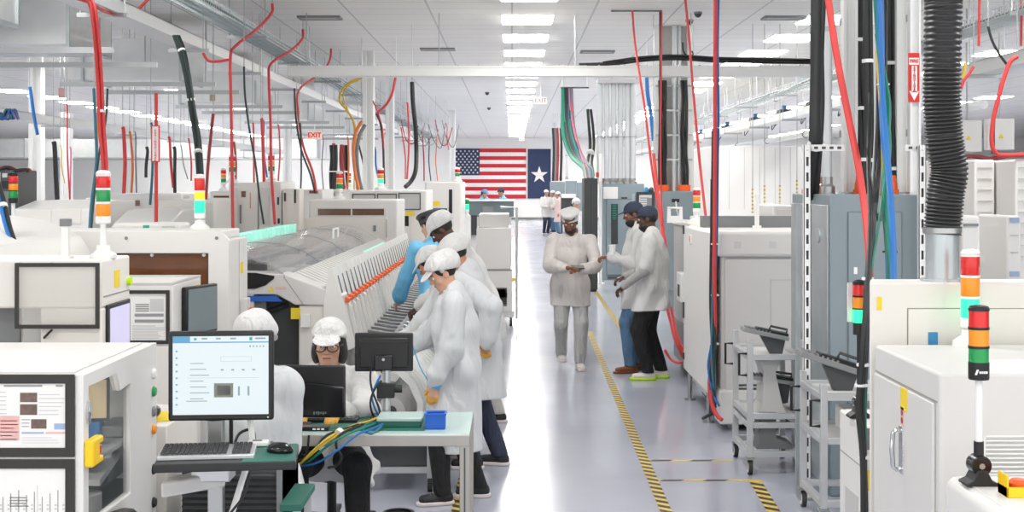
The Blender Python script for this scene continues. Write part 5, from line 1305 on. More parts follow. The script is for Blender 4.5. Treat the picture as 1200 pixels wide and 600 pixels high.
# neighbour machine further away (R5)
x0, x1, y0, y1, zt = 1.80, 3.4, 13.6, 15.2, 1.58
t = base_thing('grey_white_machine', 'white machine beyond the two men with a grey lower body and white side box', 'machine', x0, x1, y0, y1)
ob('housing', MB().box(x0, x1, y0, y1, .55, zt), 'machine_shade', t, bevel=.02)
ob('lower_body', MB().box(x0, x1, y0+.05, y1, .12, .56), 'mid_grey', t, bevel=.01)
ob('roof', MB().box(x0-.02, x1, y0-.02, y1, zt, zt+.05), 'machine_white', t, bevel=.01)
s = ob('side_box', MB().box(x0-.1, x0, 13.75, 14.1, .83, 1.12), 'white_plastic', t, bevel=.006)
ob('grille', MB().box(x0-.104, x0-.1, 13.85, 14.0, .88, 1.0), 'charcoal', s)
for (a, b) in ((x0+.1,y0+.1),(x0+.1,y1-.1),(x1-.1,y0+.1)): ob('foot', MB().cyl((a,b,0),(a,b,.13),.04), 'steel', t)
t = thing('white_handle_bracket', 'white U shaped bracket standing on the machine beyond the two men', 'bracket', (PX(792,13.9), 13.9, zt+.05))
bx_ = PX(792,13.9); ob('bracket', MB().tube([(bx_-.07,13.9,zt+.05),(bx_-.07,13.9,zt+.20),(bx_+.05,13.9,zt+.20),(bx_+.05,13.9,zt+.05)], .022, 8, sm=0), 'white_plastic', t)
ob('bracket_bar', MB().box(bx_-.06, bx_+.04, 13.88, 13.92, zt+.05, zt+.12), 'white_plastic', t)
signal_tower('signal_tower', 'unlit red, amber and green signal tower on the machine beyond the two men', 816.5, 262, 14.2, .038, 0,
             [(LG,.062),(LA,.062),(LR,.062)], 'white', .1, z_base=1.63)
t = thing('hose_mast', 'thin white mast standing on the large machine beside the black cables', 'mast', (PX(887,12.0), 12.0, 1.64))
ob('mast', MB().cyl((PX(887,12),12,1.64),(PX(887,12),12,PZ(228,12)),.02), 'white_plastic', t)
ob('foot', MB().cyl((PX(887,12),12,1.64),(PX(887,12),12,1.66),.04), 'white_plastic', t)
# red hoses at floor behind the man
b = thing('floor_hoses', 'red hoses dropping behind the man in black trousers to the floor', 'hoses', (PX(788,14.6), 13.5, 0))
for (pts) in ([(782,362,13.45),(786,378,13.45),(790,395,13.4),(796,409,13.4),(800,418,13.45)],[(786,360,13.45),(790,378,13.45),(795,398,13.4),(801,411,13.4)],[(779,410,13.4),(786,421,13.45),(794,425,13.4),(800,424,13.4)]):
    ob('hose', MB().tube(wpts(pts), .014, 6), 'red_cable', b)

# ------------------------------------------------------------------ electrical panels with conduits in the middle
def gpanel(lab, x0, x1, y0, y1, zt, name='grey_electrical_panel'):
    t = base_thing(name, lab, 'electrical panel', x0, x1, y0, y1)
    ob('enclosure', MB().box(x0, x1, y0, y1, 0, zt), 'panel_grey', t, bevel=.01)
    return t
Y = 28.7; x0, x1 = PX(706,Y), PX(755,Y); zt = PZ(215.5,Y)
t = gpanel('grey electrical panel with a white sheet on its door beyond the men in navy caps', x0, x1, Y, Y+.5, zt)
ob('door', MB().box(PX(711,Y), PX(742,Y), Y-.02, Y, PZ(322,Y), PZ(234,Y)), 'panel_grey', t, bevel=.008)
ob('trim', MB().rframe(PX(710,Y), PX(743,Y), PZ(323,Y), PZ(233,Y), .03, 'y', Y-.008, Y), 'panel_grey_dark', t)
s = ob('dark_window', MB().box(PX(716,Y), PX(724,Y), Y-.026, Y-.02, PZ(286,Y), PZ(239,Y)), 'charcoal', t)
m = MB()
for k in range(9): m.box(PX(717.5,Y), PX(722,Y), Y-.03, Y-.026, PZ(257-2*k,Y), PZ(256-2*k,Y))
ob('green_indicator', m, 'green_cable', s, smooth=False)
ob('white_sheet', MB().box(PX(707,Y), PX(724,Y), Y-.006, Y, PZ(233,Y), PZ(219,Y)), 'paper', t)
ob('handle', MB().box(PX(728,Y), PX(735,Y), Y-.02, Y, PZ(233,Y), PZ(231,Y)), 'charcoal', t)
ob('lower_grille', MB().box(PX(712,Y), PX(742,Y), Y-.01, Y, PZ(328,Y)+.02, PZ(324,Y)), 'dark_grey', t)
xs = [703, 711, 719, 727, 735, 741.5]
for k, px in enumerate(xs):
    conduit('thick grey conduit in the row of six, %s from the dark cabinet' % ORD[k], px, 28.9, .062, zt if px > 706 else zt, PZ(98,28.9), 'steel', (3.0,))
t = thing('conduit_wireway', 'flat grey wireway box over the row of six thick conduits', 'wireway', (PX(724,28.9), 28.9, PZ(98,28.9)))
ob('wireway_body', MB().box(PX(699,28.9), PX(750,28.9), 28.6, 29.2, PZ(98,28.9), PZ(94,28.9)), 'machine_grey', t, bevel=.01)
for px in (702, 746): ob('rod', MB().cyl((PX(px,28.9),28.9,PZ(95,28.9)),(PX(px,28.9),28.9,CEIL),.012), 'steel', t)
D = 30.2
t = thing('white_corner_post', 'slim white square post beside the dark cabinet and the grey panel', 'post', (PX(703.5,27.6), 27.6, 0))
x = PX(703.5,27.6); ob('post', MB().box(x-.032, x+.032, 27.57, 27.63, 0, PZ(180,27.6)), 'white_plastic', t)
ob('red_box', MB().box(x-.09, x-.03, 27.55, 27.6, PZ(208,27.6), PZ(202,27.6)), 'red', t); ob('foot', MB().box(x-.08,x+.08,27.52,27.68,0,.02), 'white_plastic', t)
Y = 25.6; x0, x1 = PX(684.5,Y), PX(700.5,Y)
t = base_thing('dark_cabinet', 'tall dark grey cabinet behind the walking man in the aisle', 'cabinet', x0, x1, Y, Y+.8)
ob('housing', MB().box(x0, x1, Y, Y+.8, .04, PZ(209,Y)), 'charcoal', t, bevel=.008)
ob('door_seam', MB().box((x0+x1)/2-.004, (x0+x1)/2+.004, Y-.003, Y, .1, PZ(214,Y)), 'black_plastic', t)
ob('plinth', MB().box(x0+.02, x1-.02, Y+.03, Y+.77, 0, .05), 'black_plastic', t)
# panel with black bundles (cluster at 790)
Y = 22.0; x0, x1 = PX(777,Y), PX(812.5,Y); zt = PZ(224,Y)
t = gpanel('grey electrical panel below the pillar of black cable bundles', x0, x1, Y, Y+.5, zt)
ob('door', MB().box(x0+.03, x1-.03, Y-.015, Y, .3, zt-.05), 'panel_grey', t, bevel=.006)
ob('name_plate', MB().box(PX(787,Y), PX(796,Y), Y-.02, Y-.015, PZ(237,Y), PZ(233,Y)), 'black_plastic', t)
ob('white_lead', MB().tube([W(792,236,21.95),W(793,245,21.93),W(795,255,21.95),W(795,262,21.95)], .012, 6), 'white_plastic', t)
t = thing('cable_pillar', 'pillar of white channels with black cable bundles tied down both sides', 'cable pillar', (PX(790,22.2), 22.2, zt))
for px in (770, 809): 
    x = PX(px,22.25); ob('channel', MB().box(x-.05, x+.05, 22.2, 22.3, zt, CEIL), 'strut_white', t)
x = PX(792,22.25); ob('conduit', MB().cyl((x-.03,22.2,zt),(x-.03,22.2,CEIL),.045).cyl((x+.05,22.2,zt),(x+.05,22.2,CEIL),.03), 'conduit_grey', t)
ob('back_board', MB().box(PX(772,22.3), PX(808,22.3), 22.3, 22.33, zt, CEIL), 'machine_shade', t)
random.seed(8)
for (px, n) in ((778, 5), (803, 4)):
    for k in range(n):
        x = PX(px,22.1) + (k-n/2)*.024
        ob('black_cable', MB().tube([(x+random.uniform(-.015,.015), 22.12+random.uniform(-.03,.03), z) for z in np.linspace(zt+.08, 3.7, 7)] , .022, 7), 'black_cable', t)
    x = PX(px,22.1); ob('red_fitting', MB().cyl((x-.01,22.12,zt),(x-.01,22.12,zt+.1),.10), 'orange_latch', t)
for z in (2.4, 2.8, 3.2, 3.6): ob('cross_bar', MB().box(PX(768,22.2), PX(811,22.2), 22.16, 22.19, z, z+.03), 'steel', t)
b = ob('loop_cable', MB().tube([W(800,50,22.1),W(801,60,22.05),W(806,66,22.0),W(812,64,22.0),W(811,60,22.05)], .012, 6), 'black_cable', t)
Y = 24.5
t = base_thing('notice_cabinet', 'grey cabinet with a black framed notice behind the men in navy caps', 'cabinet', PX(742,Y), PX(776,Y), Y, Y+.6)
ob('housing', MB().box(PX(744,Y), PX(775,Y), Y, Y+.6, 0, PZ(227,Y)), 'panel_grey', t, bevel=.01)
f = ob('notice_frame', MB().rframe(PX(745.5,Y), PX(767,Y), PZ(250,Y), PZ(225,Y), .05, 'y', Y-.03, Y), 'charcoal', t)
ob('notice', MB().box(PX(748,Y), PX(766,Y), Y-.015, Y-.01, PZ(248,Y), PZ(228,Y)), 'paper', f)
m = MB(); lines(m, PX(750,Y), PX(764,Y), PZ(246,Y), PZ(230,Y), Y-.016, 6, 0, 2); m.box(PX(758,Y), PX(764,Y), Y-.017, Y-.016, PZ(243,Y), PZ(232,Y))
ob('print', m, 'ink', f, smooth=False)
for (px, mm) in ((758,'label_blue'),(764,'charcoal')): ob('button', MB().ell((PX(px,Y), Y+.1, PZ(227,Y)+.05), (.05,.05,.07)), mm, t)
# far small panels
for (px0, px1, pt, Y, lab) in ((645, 662, 213, 62, 'small grey electrical panel far down the aisle beside the star flag'), (676, 684, 214, 50, 'narrow grey panel far away beside the dark cabinet'), (663, 676, 212, 55, 'grey panel far away between two narrower ones')):
    t = gpanel(lab, PX(px0,Y), PX(px1,Y), Y, Y+.8, PZ(pt,Y)); ob('door', MB().box(PX(px0,Y)+.06, PX(px1,Y)-.06, Y-.03, Y, .4, PZ(pt,Y)-.15), 'panel_grey', t, bevel=.01)
t = base_thing('dark_workstation', 'dark grey workstation far away beside the distant group in white', 'cabinet', PX(658,52), PX(672,52), 52, 53)
ob('housing', MB().box(PX(658,52), PX(672,52), 52, 53, 0, PZ(232,52)), 'charcoal', t, bevel=.02); ob('white_top', MB().box(PX(659,52), PX(675,52), 51.9, 53, PZ(232,52), PZ(227.5,52)), 'white_plastic', t)
for k, px in enumerate((650, 657, 664)):
    conduit('thin far conduit above the small grey panels near the star flag, %s from the flag' % ORD[k], px, 58, .05, 2.2, CEIL, 'steel', (3.2,))
# ------------------------------------------------------------------ machines in the background
def bg(name, lab, px0, px1, pyt, D, depth, m='machine_white', feats=(), cat='machine', slope=0.0):
    x0, x1, zt = PX(px0,D), PX(px1,D), PZ(pyt,D)
    t = base_thing(name, lab, cat, x0, x1, D, D+depth)
    if slope:
        ob('housing', MB().prism([(D,.06),(D+depth,.06),(D+depth,zt),(D+depth*.35,zt),(D,zt-slope)], 'x', x0, x1), m, t, bevel=.02)
    else: ob('housing', MB().box(x0, x1, D, D+depth, .06, zt), m, t, bevel=.02)
    ob('plinth', MB().box(x0+.05, x1-.05, D+.05, D+depth-.05, 0, .07), 'charcoal', t)
    for f in feats:
        k, a, b, c, d, mm = f
        if k == 'w':
            fr = ob('window_frame', MB().rframe(PX(a,D), PX(b,D), PZ(d,D), PZ(c,D), .02, 'y', D-.015, D), 'machine_grey', t)
            ob('window', MB().box(PX(a,D)+.01, PX(b,D)-.01, D-.008, D-.003, PZ(d,D)+.01, PZ(c,D)-.01), mm, fr)
        elif k == 'd':
            ob('door', MB().box(PX(a,D), PX(b,D), D-.02, D, PZ(d,D), PZ(c,D)), mm, t, bevel=.006)
        elif k == 'p':
            ob('panel', MB().box(PX(a,D), PX(b,D), D-.012, D, PZ(d,D), PZ(c,D)), mm, t)
    return t
bg('low_oven', 'white machine with a short brown window, behind the red green and amber signal tower', 128, 180, 227, 19, 1.6, feats=(('w',131,166,233,243,'brown_glass'),('d',134,176,246,262,'machine_warm')))
bg('sloped_machine', 'grey sloped machine behind the wide one with the brown window, near the red signpost', 130, 197, 247, 14.5, 1.8, 'machine_grey', slope=.16, feats=(('p',135,160,262,275,'machine_shade'),))
bg('low_white_machine', 'low white machine with a small green label just above the wide brown window', 132, 212, 261.5, 10.22, .3, feats=(('p',168,175,264,269.5,'label_green'),('p',190,205,265,268,'machine_shade')))
bg('long_white_machine', 'long plain white machine behind the rounded hood, left of the signal tower', 16, 106, 236, 15, 1.8, slope=.08, feats=(('p',30,60,245,262,'machine_warm'),('p',70,95,244,262,'machine_warm')))
bg('white_cabinet_block', 'white cabinet block around the signal tower with the glowing green lamp', 186, 252, 234, 17, 1.6, feats=(('d',192,214,240,268,'machine_warm'),('p',200,230,250,262,'machine_shade'),('d',240,250,238,272,'machine_grey')))
bg('brown_slit_machine', 'white machine with a short brown slit near the thick black cable bundle', 246, 276, 224, 23, 1.6, feats=(('w',249,271,228,233,'brown_glass'),('d',250,262,240,270,'machine_grey')))
bg('tall_white_rack', 'tall white control rack with a dark square window among the red hoses', 268, 302, 214, 18.4, 1.2, feats=(('p',283,288,224,231,'brown_glass'),('p',281,283,240,262,'mid_grey'),('p',293,294,226,244,'amber'),('d',271,279,220,268,'machine_grey')))
bg('button_rack', 'white control rack with columns of buttons behind the teal lit tabs', 303, 330, 213, 18.4, 1.2, feats=(('p',325,327,231,240,'charcoal'),('p',325.5,328,256,262,'black_plastic'),('p',309,312,243,246,'amber'),('d',305,316,220,264,'machine_grey')))
bg('beige_rack', 'cream control rack beside the machine with the narrow brown strip', 331, 352, 221, 18.36, .33, 'machine_warm', feats=(('p',333,335,226,236,'charcoal'),('p',345,347,222,238,'charcoal'),('d',336,344,226,262,'machine_warm')))
bg('shelf_machine', 'white machine with small brown windows behind the cream rack', 350, 378, 222, 24, 1.5, feats=(('p',352,356,222,227,'brown_glass'),('w',361,374,222,228,'brown_glass')))
bg('far_line_machine', 'far white machine behind the bundle of five thick black hoses', 378, 412, 222, 30, 1.8, feats=(('p',384,398,224,230,'machine_shade'),('p',388,392,226,229,'charcoal')))
bg('far_left_unit', 'dark grey equipment rack at the far left edge behind the black cable', 0, 15, 199, 15.5, .8, 'dark_grey', feats=(('p',2,10,212,221,'black_plastic'),('p',1,12,224,238,'mid_grey'),('p',3,9,203,208,'steel')))
bg('low_far_unit', 'low far white unit behind the white ribbed column', 100, 128, 232, 26, 1.5, feats=(('p',104,112,236,239,'label_yellow'),))
bg('white_far_press', 'distant white press between the thin red hoses and the black bundle', 196, 232, 226, 30, 2, feats=(('p',200,206,230,234,'dark_grey'),('p',215,222,229,236,'machine_shade')))
for (px, D, zb, lab) in ((262, 23.8, PZ(224,23), 'distant signal tower with red and amber lamps on the brown slit machine'),
        (272, 19.0, PZ(214,18.4), 'distant signal tower on the tall control rack with the dark square window'),
        (318, 19.0, PZ(213,18.4), 'distant signal tower on the rack with columns of buttons'),
        (398, 19.2, PZ(234,18.75), 'small orange topped signal tower on the narrow brown strip machine'),
        (409, 30.8, PZ(222,30), 'small signal tower on the far machine by the cluster of thick black hoses')):
    signal_tower('signal_tower', lab, px, 0, D, .045, 0, [(LG,.07),(LA,.07),(LR,.07)], 'white', .1, z_base=zb)
signal_tower('signal_tower', 'signal tower with its green lamp lit below the thick black cable bundle', 234, 0, 9.85, .037, 0, [(LGL,.095),('lens_amber_lit',.06),(LR,.095)], 'white', .075, z_base=1.70)
signal_tower('signal_tower', 'small signal tower with a lit green lamp on the machine behind the man in blue', 446, 0, 22.2, .05, 0, [(LGL,.07),(LA,.07),(LR,.07)], 'white', .06, z_base=PZ(223,21.5))
signal_tower('signal_tower', 'small lit green signal tower on the white case in front of the dark grey desk', 547, 0, 29.92, .05, 0, [(LGL,.12),(LG,.1)], 'white', .1, z_base=PZ(254,30))
signal_tower('signal_tower', 'small red and green signal tower on the machine with the dark slot', 536, 0, 26.6, .05, 0, [(LG,.07),(LR,.07)], 'white', .05, z_base=PZ(213,26))
signal_tower('signal_tower', 'stacked red, amber and green signal tower on a tall pole at the dark rack', 15.5, 0, 15.0, .05, 0, [(LG,.08),(LA,.08),(LR,.08)], 'black', PZ(238,15.0), z_base=0.0)
# red signpost with vertical sign
D = 13.5; x = PX(183,D)
t = thing('red_signpost', 'red post with a red and white FIRE EXTINGUISHER sign rising behind the wide white machine', 'sign', (x, D, 0))
ob('post', MB().cyl((x,D,0),(x,D,PZ(109,D)),.017,n=12), 'red', t)
ob('foot', MB().cyl((x,D,0),(x,D,.02),.12), 'red', t)
sp = ob('sign_plate', MB().box(x-.037,x+.037,D-.03,D-.02,PZ(189,D),PZ(148,D)), 'sign_white', t, smooth=False)
ob('sign_border', MB().rframe(x-.042,x+.042,PZ(190,D),PZ(147,D),.011,'y',D-.034,D-.02), 'sign_red', sp, smooth=False)
c = bpy.data.curves.new('lettering', 'FONT'); c.body = '\n'.join('EXTINGUISHER'); c.size = .03; c.space_line = .9; c.align_x = 'CENTER'; c.align_y = 'CENTER'; c.extrude = .0008; c.offset = .001
o = bpy.data.objects.new('lettering', c); COL.objects.link(o); solid(o, 'sign_red', sp, Vector((x, D-.035, PZ(171,D))) - t.location, (R(90),0,0))
# right background
bg('white_tower_rack', 'tall white ribbed cabinet just behind the green lit signal tower and black hose', 1142, 1166, 187, 13.5, 1.0, feats=tuple(('p',1146,1162,196+13*k,196.8+13*k,'machine_shade') for k in range(9)))
bg('white_tower_rack', 'tall white ribbed cabinet cut by the edge of the picture beyond the exhaust hose', 1190, 1222, 187, 13.0, 1.0, feats=tuple(('p',1193,1215,196+13*k,196.8+13*k,'machine_shade') for k in range(9)))
bg('wide_white_booth', 'white booth wall with dark door gaps between the two tall ribbed cabinets', 1126, 1215, 186, 17, 2.5, feats=(('p',1146,1147.5,222,254,'black_plastic'),('p',1188,1190.5,222,254,'black_plastic'),('d',1165,1187,190,256,'machine_grey')))
bg('slim_label_rack', 'slim white rack with a labelled blue edge beside the near right cabinets', 1180, 1197, 253, 11.2, .7, feats=(('p',1183,1194,255,261,'print_blue'),('p',1184,1193,275,276.5,'ink_light'),('p',1184,1193,295,296.5,'ink_light'),('p',1183,1194,318,324,'print_blue')))
bg('grey_vented_unit', 'pale unit with a grey slot just behind the signal tower and hose', 1126, 1149, 253, 9.6, .8, feats=(('p',1129,1146,262,265,'mid_grey'),))
bg('open_rack', 'dark open rack with teal base between the slim labelled rack and the tall ribbed cabinet', 1166, 1182, 254, 14.5, .8, 'machine_grey', feats=(('p',1170,1179,274,309,'charcoal'),('p',1166,1182,312,326,'label_green')))
bg('white_booth', 'white booth with vertical seams in the distance beyond the large white machine', 836, 946, 171, 34, 5, feats=tuple(('p',836+18*k,836.6+18*k,173,245,'machine_shade') for k in range(7)))
bg('low_white_unit', 'low white machine seen over the large white machine beside the slotted post', 906, 932, 241, 20, 1.5, feats=(('p',910,926,246,252,'machine_grey'),))
bg('low_roof_unit', 'low white machine with a grey lid behind the large white machine', 826, 905, 256, 17.5, 1.5, feats=(('p',872,902,256.5,259,'mid_grey'),))
for k, (px, z0, z1) in enumerate(((882,212,250),(896,206,246),(914,214,246),(934,212,240))):
    D = 22; x = PX(px,D)
    t = thing('hanging_chain', 'thin hanging rod with yellow marks over the white booth, %s from the cable drop' % ORD[k], 'rod', (x, D, PZ(z1,D)))
    ob('rod', MB().cyl((x,D,PZ(z1,D)),(x,D,CEIL),.006,n=6), 'steel', t)
    m = MB()
    for q_ in range(7): m.cyl((x,D,PZ(z1-q_*4.5,D)),(x,D,PZ(z1-q_*4.5-2,D)),.018,n=8)
    ob('yellow_marker', m, 'yellow_cable', t)

# ------------------------------------------------------------------ cables and hoses
def cable(lab, strands, name='hanging_cable', cat='cable', r=None):
    """strands: (material, radius, [(px, py, D), ...]); one strand = one mesh thing"""
    top = W(*strands[0][2][0]); hung = strands[0][2][0][1] > -2 and top.z < CEIL - .08
    if len(strands) == 1 and not hung:
        mm, rr, pts = strands[0]
        return tag(ob(name, MB().tube(wpts(pts), rr, 8), mm), lab, cat)
    p0 = W(*strands[0][2][-1]); t = thing(name, lab, cat, p0)
    for mm, rr, pts in strands: ob('strand', MB().tube(wpts(pts), rr, 8), mm, t)
    if hung: ob('hanger_rod', MB().cyl(top, (top.x, top.y, CEIL), .006, n=6), 'steel', t)
    return t
def bundle(lab, mm, n, rr, pts, spread, ties=3, seed=0, name='cable_bundle'):
    random.seed(seed); P = wpts(pts); t = thing(name, lab, 'cables', P[-1])
    mm = [mm] if isinstance(mm, str) else mm
    for k in range(n):
        a = 2*math.pi*k/n; o_ = Vector((math.cos(a)*spread, math.sin(a)*spread, 0))
        Q = [p + o_*(1+random.uniform(-.25,.25)) for p in P]
        ob('strand', MB().tube(Q, rr, 7), mm[k % len(mm)], t)
    for k in range(ties):
        u = (k+.6)/ties*(len(P)-1); i = min(int(u), len(P)-2); p = P[i].lerp(P[i+1], u-i); d = (P[i+1]-P[i]).normalized()
        ob('cable_tie', MB().cyl(p-d*.012, p+d*.012, spread+rr*1.25, n=12), 'sign_white', t)
    return t
bundle('red hoses falling from the white tray onto the unlit signal tower', ['red_cable','red_cable','red_cable'], 3, .0155, [(100,-4,12.5),(108,8,12.4),(113,50,12.2),(117,100,12),(119,150,12),(122,190,12),(122,219,12)], .020, 1, 1)
cable('long red hose running along the lower edge of the white tray at the top', [('red_cable',.017,[(84,-4,12.2),(105,3,12.6),(120,12,13),(140,19,14),(158,21,15),(163,10,15),(175,-2,15)])])
bundle('thick bundle of black and dark green cables arching down from the white tray', ['black_cable','dark_green_cable','black_cable','black_cable','dark_green_cable'], 7, .0135, [(206,42,14.2),(213,60,14.1),(220,90,14),(226,130,14),(231,165,14),(234,206,13.6)], .027, 3, 2)
cable('red hose rising to a bent tip at the ceiling, nearest the thick black bundle', [('red_cable',.018,[(319,4,17),(318,16,17),(300,35,16.5),(276,54,16),(270,68,15.8),(271,130,15.6),(272,200,15.5),(273,274,15.5)])])
cable('red hose with an S bend, middle of the three bent at the ceiling', [('red_cable',.019,[(355,34,21),(354,46,21),(340,60,20.5),(318,74,20),(315,92,19.6),(317,140,19),(318,200,18.5),(322,262,18)])])
cable('red hose with a short bend near the column, furthest of the three bent ones', [('red_cable',.02,[(388,54,26),(387,68,26),(381,80,25.5),(367,92,25),(350,106,24),(349,130,23.5),(355,170,23),(366,200,22.5),(371,225,22)]),('dark_green_cable',.016,[(345,104,24),(347,140,23.4),(353,175,23),(364,205,22.4),(369,226,22)])])
cable('red hose with a short free tip at the very top near the blue cable basket', [('red_cable',.016,[(270,14,20),(262,19,20),(248,25,20)])])
cable('red hose lying across the silver duct just left of the hose with the bent tip', [('red_cable',.016,[(238,62,15.8),(244,71,15.8),(256,72,15.8),(268,70,15.8)])])
cable('dark green lead hanging beside the red hose with the bent tip', [('dark_green_cable',.012,[(286,78,16),(287,110,16),(292,150,16),(299,190,16),(304,230,16),(309,262,15.8)])])
cable('blue and green leads hanging left of the pair of red hoses', [('teal_cable',.014,[(110,104,12.6),(112,150,12.5),(113,190,12.4),(107,240,12.2),(105,270,12)]),('yellow_cable',.008,[(112,120,12.6),(114,160,12.5),(113,200,12.4),(108,250,12.2)]),('dark_green_cable',.010,[(126,104,12.6),(124,140,12.5),(117,175,12.4),(110,235,12.2),(107,270,12)])])
cable('dark red hose leaning behind the thick black bundle', [('dark_red',.02,[(250,133,17.5),(246,170,17.5),(243,205,17.3),(241,240,17.2)])])
cable('thick black hose with free upper end hanging between the column and the flag', [('black_cable',.036,[(483,96,22),(484,120,22),(487,150,22),(488,180,22),(487,200,21.8),(482,212,21.8),(475,219,21.7)])], name='black_hose')
cable('yellow cable looping out from the column and down', [('yellow_cable',.02,[(424,92,25),(412,95,25),(401,105,25),(398,118,25),(407,130,25),(414,142,25),(417,160,24.8),(418,222,24.5)]),('yellow_cable',.012,[(420,94,25.1),(409,99,25.1),(402,112,25.1),(407,128,25.1),(415,150,25),(415,222,24.6)])])
cable('orange and grey hoses curving down beside the thick white column', [('orange_cable',.03,[(424,142,24),(417,155,24),(414,175,24),(416,200,24),(421,226,24)]),('grey_cable',.034,[(428,146,24.2),(421,160,24.2),(418,180,24.2),(420,205,24.2),(425,226,24.2)])])
cable('red hose crossing between the two white columns', [('red_cable',.022,[(464,88,24),(460,108,24),(453,122,24),(441,133,24)]),('black_cable',.02,[(441,133,24),(446,145,24),(449,170,24),(450,215,23.5)]),('red_cable',.012,[(437,118,24),(445,138,24),(449,160,24),(451,215,23.8)])])
bundle('cluster of thick black hoses hanging to the far machine below the exit sign', ['black_cable','dark_red','charcoal','black_cable'], 6, .05, [(397,170,31),(397,185,31),(397,205,31),(398,224,31)], .17, 1, 5)
cable('red hose beside the cluster of thick black hoses', [('red_cable',.04,[(391,168,32),(391,190,32),(392,226,32)])])
# thin background hoses
BGC = [(36,108,44,158,'blue_cable',.03,24,'blue lead crossing high at the left edge by the white ribbed column'),
 (64,172,67,234,'black_cable',.045,26,'thick black hose hanging left of the blue and green leads, over the low far unit'),
 (72,176,76,215,'yellow_cable',.012,27,'thin yellow lead hanging just beside a thick black hose at the left'),
 (79,128,82,236,'red_cable',.014,24,'thin red hose with a bent top left of the pair of red hoses'),
 (83,178,82,238,'pink_cable',.014,25,'thin pink lead beside the bent thin red hose'),
 (145,155,145,228,'red_cable',.03,21,'straight red hose between the signal tower and the red signpost'),
 (153,160,154,226,'orange_cable',.02,22,'orange hose just left of the red signpost'),
 (159,160,160,226,'grey_cable',.012,22,'thin grey lead just left of the red signpost'),
 (173,178,171,208,'black_cable',.03,26,'short black hose hanging behind the red signpost'),
 (199,166,203,220,'red_cable',.024,25,'red hose in a pair right of the red signpost'),
 (205,178,205,232,'black_cable',.03,25,'black hose in a pair right of the red signpost'),
 (222,168,224,212,'red_cable',.016,26,'thin red hose close to the thick black bundle on its left side'),
 (213,176,220,210,'grey_cable',.010,26,'thin grey lead slanting left of the thick black bundle'),
 (178,150,176,240,'teal_cable',.018,19,'teal lead hanging close to the red signpost'),
 (275,172,276,212,'dark_red',.024,28,'dark red hose just beside the long bent red hose'),
 (297,150,298,262,'red_cable',.014,20,'thin red hose between two of the bent red hoses'),
 (307,145,310,246,'red_cable',.022,19.5,'straight red hose beside the S bent red hose'),
 (309,146,313,208,'blue_cable',.014,20,'short blue lead behind the S bent red hose'),
 (327,152,326,212,'red_cable',.016,27,'thin red hose just right of the S bent red hose'),
 (352,150,351,250,'dark_green_cable',.014,22,'thin green lead dropping to the cream rack'),
 (379,165,379,222,'grey_cable',.012,28,'thin grey lead left of the cluster of thick black hoses'),
 (408,165,407,222,'orange_cable',.02,30,'orange hose right of the cluster of thick black hoses'),
 (421,172,428,205,'black_cable',.018,27,'thin black lead left of the thick white column'),
 (440,178,444,210,'blue_cable',.02,28,'blue lead seen between the two white columns'),
 (471,155,475,210,'red_cable',.016,34,'thin red hose left of the black hose with free end'),
 (478,126,477,210,'red_bright',.02,30,'brighter red hose just left of the black hose with free end'),
 (495,160,497,212,'dark_red',.018,36,'dark red lead just right of the black hose with free end'),
 (503,168,505,212,'black_cable',.016,38,'thin black lead second right of the black hose with free end'),
 (512,166,513,212,'orange_cable',.016,40,'thin orange lead left of the thin column by the flag'),
 (524,150,526,176,'red_cable',.016,42,'short red lead hanging from the far tray near the thin column')]
for (a, b, c_, d_, mm, rr, D, lab) in BGC:
    random.seed(int(a)); m_ = (a+c_)/2 + random.uniform(-2,2)
    cable(lab, [(mm, rr, [(a-1.2,b-6,D),(a,b,D),(m_,(b+d_)/2,D),(c_,d_,D)])])
# tangle along the tray end near the flag
random.seed(21)
b = thing('tray_tangle', 'tangle of thin red and grey leads drooping from the far end of the white tray', 'cables', W(500,165,34))
for k in range(7):
    x0 = 470 + 8*k; pts = [(x0, 145+random.uniform(-6,6), 33+k*.4)]
    pts += [(x0+6, 160+random.uniform(-6,8), 33+k*.4), (x0+14+random.uniform(-3,3), 168+random.uniform(-6,6), 33+k*.4), (x0+20, 152+random.uniform(-8,8), 33+k*.4)]
    ob('lead', MB().tube(wpts(pts), .012, 6), random.choice(['grey_cable','grey_cable','steel','dark_red']), b)
# left edge cables
bundle('black and teal cables sweeping down at the left edge of the picture', ['black_cable','teal_cable','blue_cable'], 3, .012, [(-6,210,8.4),(2,236,8.3),(9,265,8.2),(16,285,8.1),(22,300,8.0)], .014, 2, 6)
bundle('tangle of blue and red leads at the far left over the dark rack', ['blue_cable','red_cable','black_cable','teal_cable'], 5, .012, [(-4,132,16),(6,140,16),(12,128,16),(18,140,16)], .05, 0, 7)
bundle('red and black leads lying on top of the dark rack at the far left', ['dark_red','black_cable','grey_cable'], 5, .02, [(-2,200,15.6),(8,196,15.6),(18,200,15.6),(30,199,15.6),(33,201,15.6)], .03, 0, 9)
